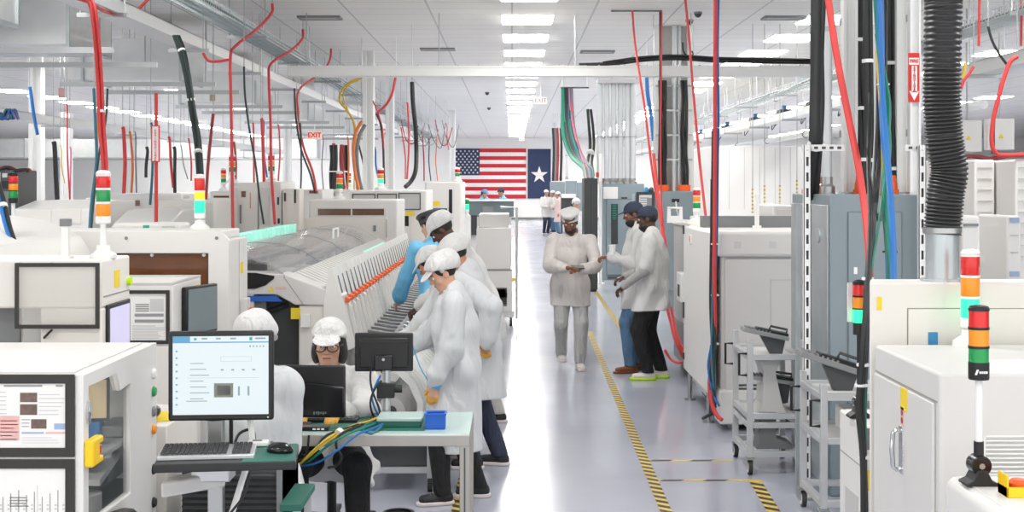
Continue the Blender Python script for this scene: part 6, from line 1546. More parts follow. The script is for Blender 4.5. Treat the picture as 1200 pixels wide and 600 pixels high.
# --- right of the aisle
cable('thin red hose slanting down to the men in navy caps from a ceiling bar', [('red_bright',.016,[(741,13,20.0),(744,50,19.6),(749,85,19.2),(756,130,19),(763,190,18.8),(770,235,18.6),(776,264,18.4)])])
cable('red hose slanting past the pillar of black cables to the machine', [('red_bright',.016,[(803,-3,17.2),(807,40,16.8),(811,90,16.5),(817,160,16),(822,210,15.4),(828,262,14.6)])])
cable('black and red leads hanging straight beside the pillar of black cables', [('black_cable',.02,[(774,14,20.2),(774,60,20.2),(774,110,20.2),(773,180,20.2),(774,215,20.4)]),('red_cable',.012,[(775.5,14,20.15),(775,80,20.15),(774,180,20.15),(776,250,20.2),(781,290,20)])])
cable('short blue hose hanging under the white bridge', [('blue_cable',.034,[(758,88,24),(759,110,24),(763,135,24),(766,165,24)])])
cable('red hose dropping behind the men from the pillar of black cables', [('red_bright',.026,[(766,180,20.8),(770,220,20.6),(776,270,20.2),(779,300,20)])])
t = thing('ceiling_bar', 'thin dark bar under the ceiling from which red and black leads hang', 'bar', W(745,13,20.2))
ob('bar', MB().box(PX(716,20.2),PX(776,20.2),20.18,20.22,PZ(13.5,20.2),PZ(12.5,20.2)), 'charcoal', t)
for px in (718,774): ob('rod', MB().cyl((PX(px,20.2),20.2,PZ(12.5,20.2)),(PX(px,20.2),20.2,CEIL),.006,n=6), 'steel', t)
t = thing('ceiling_bar', 'short dark bar under the ceiling holding the fan of colourful cables', 'bar', W(672,103,29))
ob('bar', MB().box(PX(657,29),PX(690,29),28.97,29.03,PZ(103.5,29),PZ(102,29)), 'charcoal', t)
for px in (659,688): ob('rod', MB().cyl((PX(px,29),29,PZ(102,29)),(PX(px,29),29,CEIL),.008,n=6), 'steel', t)
random.seed(31)
b = thing('cable_fan', 'fan of green, black, pink and blue cables hanging over the tall dark cabinet', 'cables', W(692,207,28))
cols = ['green_cable','green_cable','green_cable','dark_green_cable','black_cable','black_cable','black_cable','black_cable','teal_cable','pink_cable','blue_cable','green_cable','red_cable','grey_cable']
for k, mm in enumerate(cols):
    a = 659 + k*.75 if k < 5 else 662 + (k-3)*.8
    e = 680 + (k*5 % 11)*.9; bow = random.uniform(-5, 3)
    ob('cable', MB().tube(wpts([(a,104,28.9),(a+1+bow*.2,125,28.7),(a+5+bow,155,28.4),(a+13+bow*.8,182,28),(e+4,198,27),(e+6,210,26.2)]), .03, 7), mm, b)
bundle('thin black loop of leads hanging beside the fan of colourful cables', 'black_cable', 3, .03, [(690,128,29),(692,150,29),(693,172,29),(690,190,28.5),(693,205,27)], .05, 1, 14)
for k, (px, mm) in enumerate(((648,'black_cable'),(653,'dark_red'),(657,'black_cable'),(650.5,'grey_cable'))):
    cable('thin %s lead hanging beside the star flag, %s from it' % (['black','dark red','black','grey'][k], ['nearest','third','furthest','second'][k]), [(mm,.045,[(px,150,50),(px+1,175,50),(px,212,50)])])
# blue / red / black bundle in front of the big white machine
b = thing('cable_drop', 'strapped blue, red and black cables falling in front of the large white machine', 'cables', W(833,480,10.9))
for (mm, rr, pts) in (('blue_cable',.010,[(842,-4,10.9),(841,60,10.9),(842,130,10.9),(841,200,10.9),(840,280,10.9),(837,350,10.9),(834,400,10.9),(830,430,10.9),(836,462,10.85),(843,476,10.8)]),
    ('teal_cable',.010,[(838.5,-4,10.88),(839,80,10.88),(838.5,180,10.88),(836,300,10.88),(834,400,10.88),(835,440,10.85),(839,470,10.85)]),
    ('red_cable',.016,[(838.5,-4,10.86),(838,100,10.86),(838,170,10.86),(837.5,250,10.86),(837,320,10.86),(838,390,10.9),(833,440,10.9),(834,470,10.85),(840,486,10.8),(846,492,10.75)]),
    ('red_cable',.014,[(838,150,10.97),(839,230,10.97),(837,330,10.94),(836,400,10.9),(831,450,10.9),(835,478,10.85),(842,490,10.78)]),
    ('black_cable',.014,[(836,150,10.9),(835,230,10.9),(833.5,300,10.9),(833,360,10.9),(835,410,10.88),(833,450,10.88),(836,480,10.85),(828,488,10.9),(824,490,11)]),
    ('dark_green_cable',.014,[(834.5,210,10.92),(834,300,10.92),(835,370,10.9),(838,395,10.88),(836,440,10.86),(838,478,10.84)]),
    ('orange_cable',.008,[(837.5,-4,10.86),(838,90,10.86),(838,200,10.86)])):
    ob('cable', MB().tube(wpts(pts), rr, 8), mm, b)
for py in (285, 345, 402): ob('cable_tie', MB().cyl(W(837,py,10.91), W(837,py+1.6,10.91), .038), 'sign_white', b)
# near column cables
bundle('pair of thick black cables hanging down left of the near cable column', 'black_cable', 3, .026, [(958.5,-6,9.1),(958,60,9.1),(957,120,9.1),(956,170,9.1),(951,215,9.3),(951,232,9.4)], .026, 1, 15)
cable('big bright red hose sweeping down across the near cable column', [('red_bright',.0225,[(970,-6,8.6),(978,50,8.6),(986,95,8.6),(996,145,8.6),(1005,190,8.55),(1012,235,8.5),(1017,280,8.4),(1020,330,8.3)])], name='red_hose')
b = thing('black_cable_drop', 'long black cables strapped with white ties dropping past the lit signal tower to the floor', 'cables', W(1013,600,6.7))
for (dx, pts) in ((0,[(1031,-6,8.9),(1030,70,8.8),(1029,140,8.5),(1026,205,8.2),(1022,260,7.6),(1017,320,7.1),(1014,375,6.85),(1012,430,6.8),(1010,480,6.8),(1012,530,6.8),(1014,600,6.8),(1014,700,6.8)]),
                  (1,[(1020,110,8.8),(1018,190,8.4),(1020,250,7.7),(1018,320,7.05),(1013,385,6.8),(1009,440,6.78),(1006,480,6.78),(1011,535,6.78),(1012,610,6.78),(1012,702,6.8)]),
                  (2,[(1038,-6,8.9),(1037,80,8.85),(1033,150,8.5),(1028,215,8.1),(1022,280,7.4),(1018,340,7.0),(1015,400,6.85),(1013,450,6.82),(1012,500,6.82),(1013,560,6.82),(1015,700,6.82)])):
    ob('cable', MB().tube(wpts(pts), .0155, 8), 'black_cable', b)
ob('green_lead', MB().tube(wpts([(1040,190,8.2),(1030,260,7.6),(1021,320,7.05),(1016,380,6.84),(1014,440,6.8),(1014,520,6.8),(1016,600,6.8)]), .006, 6), 'green_cable', b)
for (px, py, D) in ((1017,325,7.06),(1011,426,6.8),(1009,450,6.79),(1013,534,6.8)): ob('cable_tie', MB().cyl(W(px,py,D), W(px,py+3,D), .031), 'sign_white', b)
b = thing('colour_cable_drop', 'blue and green cables twisting down in front of the grey cabinet beside the black hose', 'cables', W(1046,400,7.2))
for (mm, rr, pts) in (('blue_cable',.019,[(1030,-6,8.65),(1032,50,8.55),(1034,110,8.35),(1038,160,8.1),(1042,210,7.88),(1046,270,7.5),(1047,320,7.2),(1046,360,7.0),(1047,404,6.95)]),
    ('green_cable',.018,[(1026,-6,8.74),(1031,60,8.6),(1041,120,8.4),(1039,170,8.2),(1037,220,8.0),(1041,270,7.62),(1044,330,7.32),(1049,370,7.2),(1050,404,7.1)]),
    ('blue_cable',.016,[(1033,-6,8.85),(1034,70,8.7),(1033,130,8.5),(1037,190,8.2),(1043,240,7.9),(1041,290,7.6),(1043,340,7.3),(1047,404,7.12)]),
    ('green_cable',.016,[(1028,40,8.65),(1036,110,8.45),(1042,170,8.2),(1036,230,8.0),(1040,290,7.6),(1042,350,7.3),(1043,404,7.12)]),
    ('red_cable',.011,[(1036,190,8.15),(1038,240,7.9),(1041,290,7.6),(1048,330,7.4),(1047,380,7.2)]),
    ('yellow_cable',.007,[(1027,60,8.75),(1033,160,8.4),(1034,220,8.1),(1030,260,7.8),(1024,300,7.5)])):
    ob('cable', MB().tube(wpts(pts), rr, 8), mm, b)
ob('cable_tie', MB().cyl(W(1043,294,7.62), W(1043,296,7.62), .042), 'black_plastic', b); ob('cable_tie', MB().cyl(W(1022,98,8.6)+Vector((.07,0,0)), W(1022,100,8.6)+Vector((.07,0,0)), .04), 'sign_white', b)
bundle('black cables packed between the white channel posts behind the big red hose', 'black_cable', 6, .018, [(1007,-6,9.75),(1006,60,9.75),(1008,120,9.75),(1011,180,9.7),(1012,228,9.7)], .03, 3, 16)
bundle('black cables packed beside the narrow strut with the fire extinguisher sign', 'black_cable', 6, .018, [(1044,-6,9.75),(1044,60,9.75),(1043,130,9.75),(1043,190,9.7),(1045,228,9.7)], .028, 2, 17)
bundle('thin black cables tied to the grey conduit in the near column', 'black_cable', 3, .016, [(1016,-6,9.45),(1017,80,9.45),(1018,160,9.45),(1013,228,9.45)], .02, 2, 19)
for px, lab in ((949,'orange red cable fitting under the pair of thick black cables'),(1009,'orange red cable fitting under the big red hose'),(1044,'orange red cable fitting under the blue and green cables')):
    x = PX(px,9.6); zb = 1.958
    t = thing('cable_gland', lab, 'fitting', (x, 9.6, zb))
    ob('gland_body', MB().lathe([(.04,zb),(.045,zb+.02),(.045,zb+.07),(.036,zb+.10),(.034,zb+.13)], (x,9.6,0), 16), 'orange_latch', t)
    ob('gland_nut', MB().cyl((x,9.6,zb),(x,9.6,zb+.03),.055,n=6), 'orange_latch', t)
# far right hoses
cable('red and black hose curving down from the white tray at the upper right edge', [('red_cable',.022,[(1192,66,13),(1184,72,13),(1177,90,13),(1170,115,13),(1164,140,13),(1162,165,13),(1166,178,13),(1176,182,13),(1206,181,13)]),('black_cable',.018,[(1186,68,13.1),(1177,90,13.1),(1169,120,13.1),(1164,145,13.1),(1164,180,13.1)])])
cable('thin black lead swinging from the wire basket to the white tray behind the exhaust hose', [('black_cable',.014,[(1158,31,14),(1162,46,14),(1170,62,14),(1181,77,14)])])
cable('short red and yellow leads just right of the exhaust hose', [('red_cable',.014,[(1141,78,13),(1136,86,13),(1130,94,13),(1126,104,13)]),('yellow_cable',.014,[(1131,74,13),(1130,84,13),(1128,92,13)])])
for k, px in enumerate((1147.5, 1197)):
    cable('straight red pipe hung at the wire basket behind the exhaust hose, %s from the hose' % ORD[k], [('red_cable',.014,[(px+.5,-4,14.6),(px,20,14.6),(px-.5,54,14.6)])])
bundle('dark leads heaped along the top of the white booth behind the exhaust hose', ['black_cable','dark_red','black_cable'], 5, .02, [(1128,184,16.9),(1140,183,16.9),(1160,186,16.9),(1180,183,16.9),(1200,182,16.9)], .04, 0, 23)
for k, (px, py) in enumerate(((1135,160),(1173,158))):
    D = 20; c = W(px, py, D)
    t = thing('junction_box', 'white wall box with a yellow triangle above the booth, %s from the exhaust hose' % ORD[k], 'box', (c.x, c.y, c.z-.25))
    ob('box_body', MB().box(c.x-.2,c.x+.2,D,D+.15,c.z-.22,c.z+.24), 'machine_white', t, bevel=.012)
    ob('yellow_triangle', MB().prism([(c.x-.04,c.z-.05),(c.x+.04,c.z-.05),(c.x,c.z+.02)], 'y', D-.006, D), 'label_yellow', t)
    ob('mount', MB().cyl((c.x,D+.08,c.z+.2),(c.x,D+.08,CEIL),.015), 'steel', t)
# red hanging panels by the ducts
for (px, py, D, mm, lab) in ((72,109,22,'print_pink','small pink card hanging between the two nearest ducts'),(249,113,24,'wood_tan','small tan card on the third duct')):
    c = W(px,py,D); t = thing('hanging_card', lab, 'card', c)
    ob('card', MB().box(c.x-.05,c.x+.05,D-.005,D+.005,c.z-.08,c.z+.08), mm, t, smooth=False); ob('string', MB().cyl((c.x,D,c.z+.08),(c.x,D,CEIL),.004,n=6), 'steel', t)
# ------------------------------------------------------------------ people
class Field:
    """smooth union of tapered limbs on a grid, turned into one continuous surface"""
    def __init__(s, lo, hi, h):
        s.h = h; s.lo = np.array(lo, float); s.n = np.ceil((np.array(hi) - s.lo) / h).astype(int) + 2
        s.F = np.full(s.n, 0.2, np.float32)
    def sub(s, lo, hi):
        a = np.maximum(0, np.floor((np.array(lo) - s.lo) / s.h).astype(int)); b = np.minimum(s.n, np.ceil((np.array(hi) - s.lo) / s.h).astype(int) + 1)
        if (b <= a).any(): return None
        g = [s.lo[i] + s.h * np.arange(a[i], b[i]) for i in range(3)]
        return tuple(slice(a[i], b[i]) for i in range(3)), np.meshgrid(*g, indexing='ij')
    def seg(s, a, b, ra, rb, lat=None, k=.02, cut=False):
        """tapered elliptical capsule; ra, rb: radius or (lateral, depth)"""
        a = np.array(a, float); b = np.array(b, float)
        ra = (ra, ra) if np.isscalar(ra) else ra; rb = (rb, rb) if np.isscalar(rb) else rb
        m = max(*ra, *rb) + k + 3 * s.h
        r = s.sub(np.minimum(a, b) - m, np.maximum(a, b) + m)
        if r is None: return s
        sl, (X, Y, Z) = r
        ax = b - a; L = np.linalg.norm(ax)
        if L < 1e-6: ax = np.array((0, 0, 1.)); L = 1e-6
        else: ax = ax / L
        u = np.array(lat if lat is not None else ((1, 0, 0) if abs(ax[0]) < .9 else (0, 1, 0)), float)
        u = u - ax * u.dot(ax); u /= np.linalg.norm(u); v = np.cross(ax, u)
        px, py, pz = X - a[0], Y - a[1], Z - a[2]
        w = px * ax[0] + py * ax[1] + pz * ax[2]; t = np.clip(w / L, 0, 1); e = w - t * L
        du = px * u[0] + py * u[1] + pz * u[2]; dv = px * v[0] + py * v[1] + pz * v[2]
        r0 = ra[0] + (rb[0] - ra[0]) * t; r1 = ra[1] + (rb[1] - ra[1]) * t; rm = np.minimum(r0, r1)
        if cut:
            d = (np.sqrt((du / r0) ** 2 + (dv / r1) ** 2) - 1) * rm; d = np.maximum(d, np.abs(e) - 1e-4)
        else: d = (np.sqrt((du / r0) ** 2 + (dv / r1) ** 2 + (e / rm) ** 2) - 1) * rm
        return s._min(sl, d, k)
    def ell(s, c, rad, rot=None, k=.02, minus=False):
        c = np.array(c, float); rad = np.array(rad, float); m = rad.max() + k + 3 * s.h
        r = s.sub(c - m, c + m)
        if r is None: return s
        sl, (X, Y, Z) = r
        P = np.stack([X - c[0], Y - c[1], Z - c[2]], -1)
        if rot is not None: P = P @ np.array(rot)     # rot columns = local axes
        d = (np.sqrt(((P / rad) ** 2).sum(-1)) - 1) * rad.min()
        if minus:
            s.F[sl] = np.maximum(s.F[sl], -d); return s
        return s._min(sl, d, k)
    def _min(s, sl, d, k):
        d = d.astype(np.float32); f = s.F[sl]; h = np.maximum(k - np.abs(f - d), 0)
        s.F[sl] = np.minimum(f, d) - h * h / (4 * k); return s
    def grid(s): return np.meshgrid(*[s.lo[i] + s.h * np.arange(s.n[i]) for i in range(3)], indexing='ij')
    def plane(s, p, n):
        X, Y, Z = s.grid(); n = np.array(n, float); n /= np.linalg.norm(n)
        s.F = np.maximum(s.F, ((X - p[0]) * n[0] + (Y - p[1]) * n[1] + (Z - p[2]) * n[2]).astype(np.float32)); return s
    def folds(s, amp, seed=0, fz=7.0, fx=26.0):
        X, Y, Z = s.grid(); rng = np.random.RandomState(seed); a = np.zeros(s.n, np.float32)
        for i in range(4):
            p = rng.rand(3) * 6.28; t = rng.rand() * 6.28
            a += np.sin(fx * (.7 + .5 * rng.rand()) * (X * math.cos(t) + Y * math.sin(t)) + fz * (rng.rand() - .5) * 2 * Z + p[0] + 1.2 * np.sin(fz * Z + p[1])).astype(np.float32)
        s.F += a * (amp / 4) - amp * .22; return s
    def mesh(s):
        F = s.F; F[0] = F[-1] = .2; F[:, 0] = F[:, -1] = .2; F[:, :, 0] = F[:, :, -1] = .2
        I = F < 0; c = np.zeros(np.array(F.shape) - 1, np.int8)
        nx, ny, nz = c.shape
        offs = [(i, j, k) for i in (0, 1) for j in (0, 1) for k in (0, 1)]
        for (i, j, k) in offs: c += I[i:i + nx, j:j + ny, k:k + nz]
        cells = np.argwhere((c > 0) & (c < 8))
        if len(cells) == 0: return [], []
        V = np.stack([F[cells[:, 0] + i, cells[:, 1] + j, cells[:, 2] + k] for (i, j, k) in offs], 1)
        acc = np.zeros((len(cells), 3)); cnt = np.zeros(len(cells))
        O = np.array(offs, float)
        for p in range(8):
            for q in range(p + 1, 8):
                if abs(O[p] - O[q]).sum() != 1: continue
                m = (V[:, p] < 0) != (V[:, q] < 0); t = V[m, p] / (V[m, p] - V[m, q])
                acc[m] += O[p] + (O[q] - O[p]) * t[:, None]; cnt[m] += 1
        P = s.lo + s.h * (cells + acc / cnt[:, None])
        idx = -np.ones(c.shape, np.int64); idx[tuple(cells.T)] = np.arange(len(cells))
        faces = []
        for ax in range(3):
            n2 = [n for n in F.shape]; A = [slice(1, -1)] * 3; B = [slice(1, -1)] * 3
            A[ax] = slice(0, -1); B[ax] = slice(1, None)
            E = np.argwhere(I[tuple(A)] != I[tuple(B)])
            if len(E) == 0: continue
            E[:, [i for i in range(3) if i != ax]] += 1
            o1, o2 = [i for i in range(3) if i != ax]
            def at(d1, d2):
                Q = E.copy(); Q[:, o1] -= d1; Q[:, o2] -= d2; return idx[tuple(Q.T)]
            q = np.stack([at(0, 0), at(1, 0), at(1, 1), at(0, 1)], 1)
            flip = I[tuple(E.T)] ^ (ax == 1)
            q[flip] = q[flip][:, ::-1]
            faces.append(q)
        return P, np.concatenate(faces)

def fobj(name, fld, m, parent):
    P, Q = fld.mesh()
    me = bpy.data.meshes.new(name)
    if len(P):
        me.from_pydata(P.tolist(), [], Q[:, ::-1].tolist())
        me.polygons.foreach_set('use_smooth', [True] * len(me.polygons))
    me.materials.append(MATS[m]); me.update()
    o = bpy.data.objects.new(name, me); COL.objects.link(o); o.parent = parent
    return o
def ik(S, T, l1, l2, pole):
    S = np.array(S, float); T = np.array(T, float); d = T - S; L = np.linalg.norm(d); mx = (l1 + l2) * .995
    if L > mx: T = S + d / L * mx; d = T - S; L = mx
    u = d / L; a = (l1 * l1 - l2 * l2 + L * L) / (2 * L); h = math.sqrt(max(l1 * l1 - a * a, 0))
    p = np.array(pole, float); p = p - u * p.dot(u); p /= np.linalg.norm(p) + 1e-9
    return S + u * a + p * h, T
def rotm(pitch, yaw, roll):
    """head frame: columns right, forward, up; pitch down +, yaw left +"""
    M_ = Matrix.Rotation(R(yaw), 3, 'Z') @ Matrix.Rotation(R(-pitch), 3, 'X') @ Matrix.Rotation(R(roll), 3, 'Y')
    return np.array(M_)

def person(lab, loc, face, H=1.7, skin='skin_light', h=.008, lean=0, side=0, pelvis=None, feet=None, hands=None, poles=None, handdir=None, curl=(.5,.5),
           head=(0,0,0), coat='coat_white', hem=.45, trousers='trouser_black', shoes='shoe_black', sole='sole_white', cap='visor', capm='cap_white', hair=True, hairlong=0.0,
           beard=False, glasses=False, gloves=False, cuff=False, build=1.0, seated=False, sleeve=1.0, undersleeve=None, noshoes=False, seed=0, knee=None, hemcut=True, arm_r=1.0, hsc=1.0):
    t = thing('person', lab, 'person', (loc[0], loc[1], 0), R(face))
    pz = .525 * H if pelvis is None else pelvis[2]; P = np.array((0, 0, pz) if pelvis is None else pelvis, float)
    sd = np.array((math.sin(R(side)), math.sin(R(lean)), math.cos(R(lean)))); sd /= np.linalg.norm(sd)
    N = P + sd * .300 * H; Cc = P + sd * .17 * H
    lat = np.array((1., 0, 0)); lat = lat - sd * lat.dot(sd); lat /= np.linalg.norm(lat); fw = np.cross(sd, lat); 
    if fw[1] < 0: fw = -fw
    shw = .107 * H * (build * .5 + .5)
    S = [N - sd * .025 * H + lat * shw, N - sd * .025 * H - lat * shw]
    hr = rotm(*head); HC = N + (sd * .45 + hr[:, 2] * .55) * .103 * H + hr[:, 1] * .012 * H
    hs = H / 1.72 * .98 * hsc
    def hp(x, y, z): return HC + hr @ (np.array((x, y, z)) * hs)
    hips = [P + np.array((.05 * H, 0, 0)), P - np.array((.05 * H, 0, 0))]
    feet = feet or [(.09, 0, 0, 6), (-.09, 0, 0, -6)]
    ank = []; kn = []
    for i in range(2):
        f = feet[i]; A = np.array((f[0], f[1] - .03, f[2] + .075 * H / 1.7))
        K, A = ik(hips[i], A, .247 * H, .25 * H, knee[i] if knee else (0.15 * (1 if i == 0 else -1), 1, 0)); ank.append(A); kn.append(K)
    hands = hands or [None, None]; wr = []; el = []
    for i in range(2):
        sgn = 1 if i == 0 else -1
        T = hands[i] if hands[i] is not None else S[i] + np.array((sgn * .06, .03, -.31 * H))
        pl = poles[i] if poles else (sgn * .5, -1, -.3)
        E, T = ik(S[i], T, .172 * H, .152 * H, pl); el.append(E); wr.append(T)
    allp = np.array([N, P, HC, *S, *wr, *el, *kn, *ank]); lo = allp.min(0) - .30; hi = allp.max(0) + .30; lo[2] = -.02
    b = build
    # ---- body: one surface
    f = Field(lo, hi, h)
    f.seg(P - sd * .02, Cc, (.088 * H * b, .062 * H * b), (.085 * H * b, .058 * H * b), lat, .05)
    f.seg(Cc, N - sd * .055 * H, (.085 * H * b, .058 * H * b), (.078 * H * b, .050 * H * b), lat, .05)
    f.seg(S[0] - sd * .02, S[1] - sd * .02, .028 * H, .028 * H, None, .04)
    f.seg(N - sd * .03 * H, hp(0, -.012, -.03), .036 * H * (b * .5 + .5), .032 * H * (b * .5 + .5), None, .025)
    for i in range(2):
        f.seg(hips[i], kn[i], .050 * H * b, .034 * H * b, None, .03); f.seg(kn[i], ank[i], .034 * H * b, .022 * H, None, .02)
        a_ = R(feet[i][3]); d_ = np.array((-math.sin(a_), math.cos(a_), 0))
        f.seg(ank[i] - d_ * .03 + (0, 0, -.035), ank[i] + d_ * .12 + (0, 0, -.05), .03, .024, None, .02)
        f.seg(S[i] - sd * .01, el[i], .026 * H * arm_r, .024 * H * arm_r, None, .02); f.seg(el[i], wr[i], .025 * H * arm_r, .0165 * H, None, .02)
    # head
    f.ell(hp(0, -.010, .030), (.074 * hs, .094 * hs, .088 * hs), hr, .02)
    f.ell(hp(0, .022, -.035), (.058 * hs, .066 * hs, .080 * hs), hr, .03)
    f.ell(hp(0, .060, -.088), (.024 * hs, .022 * hs, .020 * hs), hr, .03)
    f.seg(hp(-.035, .078, .022), hp(.035, .078, .022), .012 * hs, .012 * hs, None, .015)
    if h < .012:
        for s_ in (-1, 1): f.ell(hp(s_ * .032, .098, .002), (.017 * hs, .015 * hs, .010 * hs), hr, minus=True)
        f.seg(hp(0, .082, .012), hp(0, .104, -.026), .0085 * hs, .0115 * hs, None, .010)
        for s_ in (-1, 1): f.ell(hp(s_ * .012, .094, -.030), (.009 * hs, .009 * hs, .007 * hs), hr, .008)
        for s_ in (-1, 1):
            f.ell(hp(s_ * .038, .062, -.028), (.020 * hs, .018 * hs, .020 * hs), hr, .02)
        f.ell(hp(0, .083, -.054), (.022 * hs, .010 * hs, .006 * hs), hr, .006); f.ell(hp(0, .081, -.066), (.019 * hs, .010 * hs, .006 * hs), hr, .006)
    for s_ in (-1, 1): f.ell(hp(s_ * .076, -.004, -.008), (.010 * hs, .020 * hs, .031 * hs), hr, .008)
    # hands with five fingers
    for i in range(2):
        gl = Field(wr[i] - .22, wr[i] + .22, h) if gloves else None
        sgn = 1 if i == 0 else -1
        hd = np.array(handdir[i], float) if handdir and handdir[i] is not None else wr[i] - el[i]
        hd /= np.linalg.norm(hd)
        up = np.array((sgn * 1.0, 0.2, 0)) if abs(hd[2]) > .75 else np.array((0, 0, 1.))    # back of the hand
        bk = up - hd * up.dot(hd); bk /= np.linalg.norm(bk); sdv = np.cross(hd, bk)
        inner = np.array((-sgn, 0, 0.)) if abs(hd[2]) <= .75 else np.array((0, 1., 0))
        if sdv.dot(inner) < 0: sdv = -sdv          # towards the thumb
        u = H / 1.7; r_ = .0088 * u if h < .007 else .0098 * u
        if h > .012: r_ = .013 * u
        p0 = wr[i] + hd * .020 * u; p1 = wr[i] + hd * .085 * u
        f.seg(p0, p1, (.026 * u, .014 * u), (.038 * u, .013 * u), sdv, .02)
        for j in range(4):
            base = wr[i] + hd * (.088 - .006 * abs(j - 1)) * u + sdv * (.028 - .0187 * j) * u
            Ls = (.072, .080, .074, .058)[j] * u; c0 = curl[i]; prev = base; ang = c0 * .55
            for seg_i, fr in enumerate((.45, .30, .25)):
                dd = hd * math.cos(ang) - bk * math.sin(ang); nx_ = prev + dd * Ls * fr
                rr = r_ * (1 - .10 * seg_i); f.seg(prev, nx_, rr, rr * .93, None, .006)
                if gl is not None and seg_i >= (0 if True else 1): gl.seg(prev, nx_, rr + .003, rr * .93 + .003, None, .005)
                prev = nx_; ang += c0 * .95
        tb = wr[i] + hd * .032 * u + sdv * .022 * u; tm = tb + (hd * .6 + sdv * .62 - bk * .25) * .042 * u; tt = tm + (hd * .9 + sdv * .15 - bk * .3) * .032 * u
        f.seg(tb, tm, r_ * 1.3, r_ * 1.1, None, .010); f.seg(tm, tt, r_ * 1.1, r_ * .9, None, .006)
        if gl is not None: gl.seg(tm, tt, r_ * 1.1 + .003, r_ * .9 + .003, None, .005)
        if gl is not None: fobj('finger_cot', gl, 'glove_yellow', t)
    fobj('body', f, skin, t)
    # ---- trousers
    f = Field(lo, (hi[0], hi[1], max(pz + .18, kn[0][2] + .2, kn[1][2] + .2)), h)
    f.seg(P + sd * .05, P - sd * .02, (.095 * H * b, .070 * H * b), (.1 * H * b, .075 * H * b), lat, .04)
    for i in range(2):
        f.seg(hips[i], kn[i], .058 * H * b, .043 * H * b, None, .035); f.seg(kn[i], ank[i] + (0, 0, .0), .043 * H * b, .034 * H, None, .02)
    f.folds(.006, seed + 3, 14, 20)
    f.plane((0, 0, min(ank[0][2], ank[1][2]) - .005), (0, 0, -1))
    fobj('trousers', f, trousers, t)
    # ---- shoes
    if not noshoes:
        for i in range(2):
            a_ = R(feet[i][3]); d_ = np.array((-math.sin(a_), math.cos(a_), 0)); A = ank[i]; g0 = feet[i][2]
            q = np.array((A[0], A[1], 0)); s_ = H / 1.7
            l2 = q - .2; h2 = q + .3; l2[2] = g0 - .02; h2[2] = A[2] + .06
            f = Field(l2, h2, min(h, .006) if h < .012 else h)
            Lx = np.cross(d_, (0, 0, 1.))
            f.seg(q - d_ * .035 * s_ + (0, 0, g0 + .045), q + d_ * .13 * s_ + (0, 0, g0 + .038), (.037 * s_, .045), (.043 * s_, .030), Lx, .02)
            f.seg(q - d_ * .01 + (0, 0, g0 + .05), A + (0, 0, .012), .040 * s_, .036 * s_, None, .02)
            f.plane((0, 0, g0 + .022), (0, 0, -1)); sh = fobj('shoe', f, shoes, t)
            f = Field(l2, h2, min(h, .006) if h < .012 else h)
            f.seg(q - d_ * .04 * s_ + (0, 0, g0 + .02), q + d_ * .135 * s_ + (0, 0, g0 + .02), (.041 * s_, .06), (.046 * s_, .06), Lx, .01)
            f.plane((0, 0, g0 + .026), (0, 0, 1)).plane((0, 0, g0 + .001), (0, 0, -1)); fobj('sole', f, sole, sh)
            if h < .01:
                lc = MB()
                for k in range(4): c = q + d_ * (.02 + .022 * k) * s_ + np.array((0, 0, g0 + .088 - .006 * k)); lc.cyl(Vector(c - Lx * .018), Vector(c + Lx * .018), .0035, n=6)
                ob('laces', lc, 'ink' if shoes == 'shoe_black' else 'mid_grey', sh, local=True)
    # ---- coat
    f = Field(lo, hi, h)
    hz = hem; R0 = (.106 * H * b, .080 * H * b)
    f.seg(P, Cc, R0, (.098 * H * b, .076 * H * b), lat, .05)
    f.seg(Cc, N - sd * .05 * H, (.098 * H * b, .076 * H * b), (.084 * H * b, .058 * H * b), lat, .05)
    f.seg(S[0] - sd * .012, S[1] - sd * .012, .040 * H, .040 * H, None, .05)
    f.seg(N - sd * .05 * H, N + sd * .012 * H, .058 * H, .046 * H, None, .03)
    if not seated:
        mid = (kn[0] + kn[1]) / 2; low = np.array((P[0] * .3 + (ank[0][0] + ank[1][0]) * .35, P[1] * .35 + (ank[0][1] + ank[1][1]) * .325, hz - .06))
        f.seg(P, low, R0, (.112 * H * b, .092 * H * b), (1, 0, 0), .04)
        for i in range(2): f.seg(hips[i], kn[i], .062 * H * b, .056 * H * b, None, .04)
    else:
        for i in range(2):
            m_ = hips[i] + (kn[i] - hips[i]) * .38
            f.seg(hips[i], m_, .066 * H * b, .056 * H * b, None, .05)
        for s_ in (-1, 1): f.seg(hips[0 if s_ > 0 else 1] + (s_ * .03, .05, -.02), np.array((s_ * .135 * H, .02, hz + .04)), (.04, .09), (.03, .10), (1, 0, 0), .05)
        f.seg(P, np.array((0, -.10, hz + .04)), (.11 * H, .07 * H), (.12 * H, .05 * H), (1, 0, 0), .05)
    sl = sleeve
    for i in range(2):
        w_ = el[i] + (wr[i] - el[i]) * .97 if sl >= 1 else el[i] + (wr[i] - el[i]) * (sl - .5) * 2
        ee = el[i] if sl > .5 else S[i] + (el[i] - S[i]) * min(1, sl * 2)
        f.seg(S[i], ee, .039 * H * b * arm_r, .036 * H * arm_r, None, .025)
        if sl > .5:
            f.seg(el[i], el[i] + (w_ - el[i]) * .8, .036 * H * arm_r, .034 * H * arm_r, None, .02)
            f.seg(el[i] + (w_ - el[i]) * .8, w_, .034 * H * arm_r, .0245 * H, None, .015)
    f.folds(.030 if h < .012 else .010, seed, 6, 30)
    if hemcut: f.plane((0, 0, hz), (0, -.05, -1))
    # neck opening
    f.ell(N + sd * .035 * H + fw * .035 * H, (.040 * H, .040 * H, .035 * H), None, minus=True)
    ct = fobj('coat', f, coat, t)
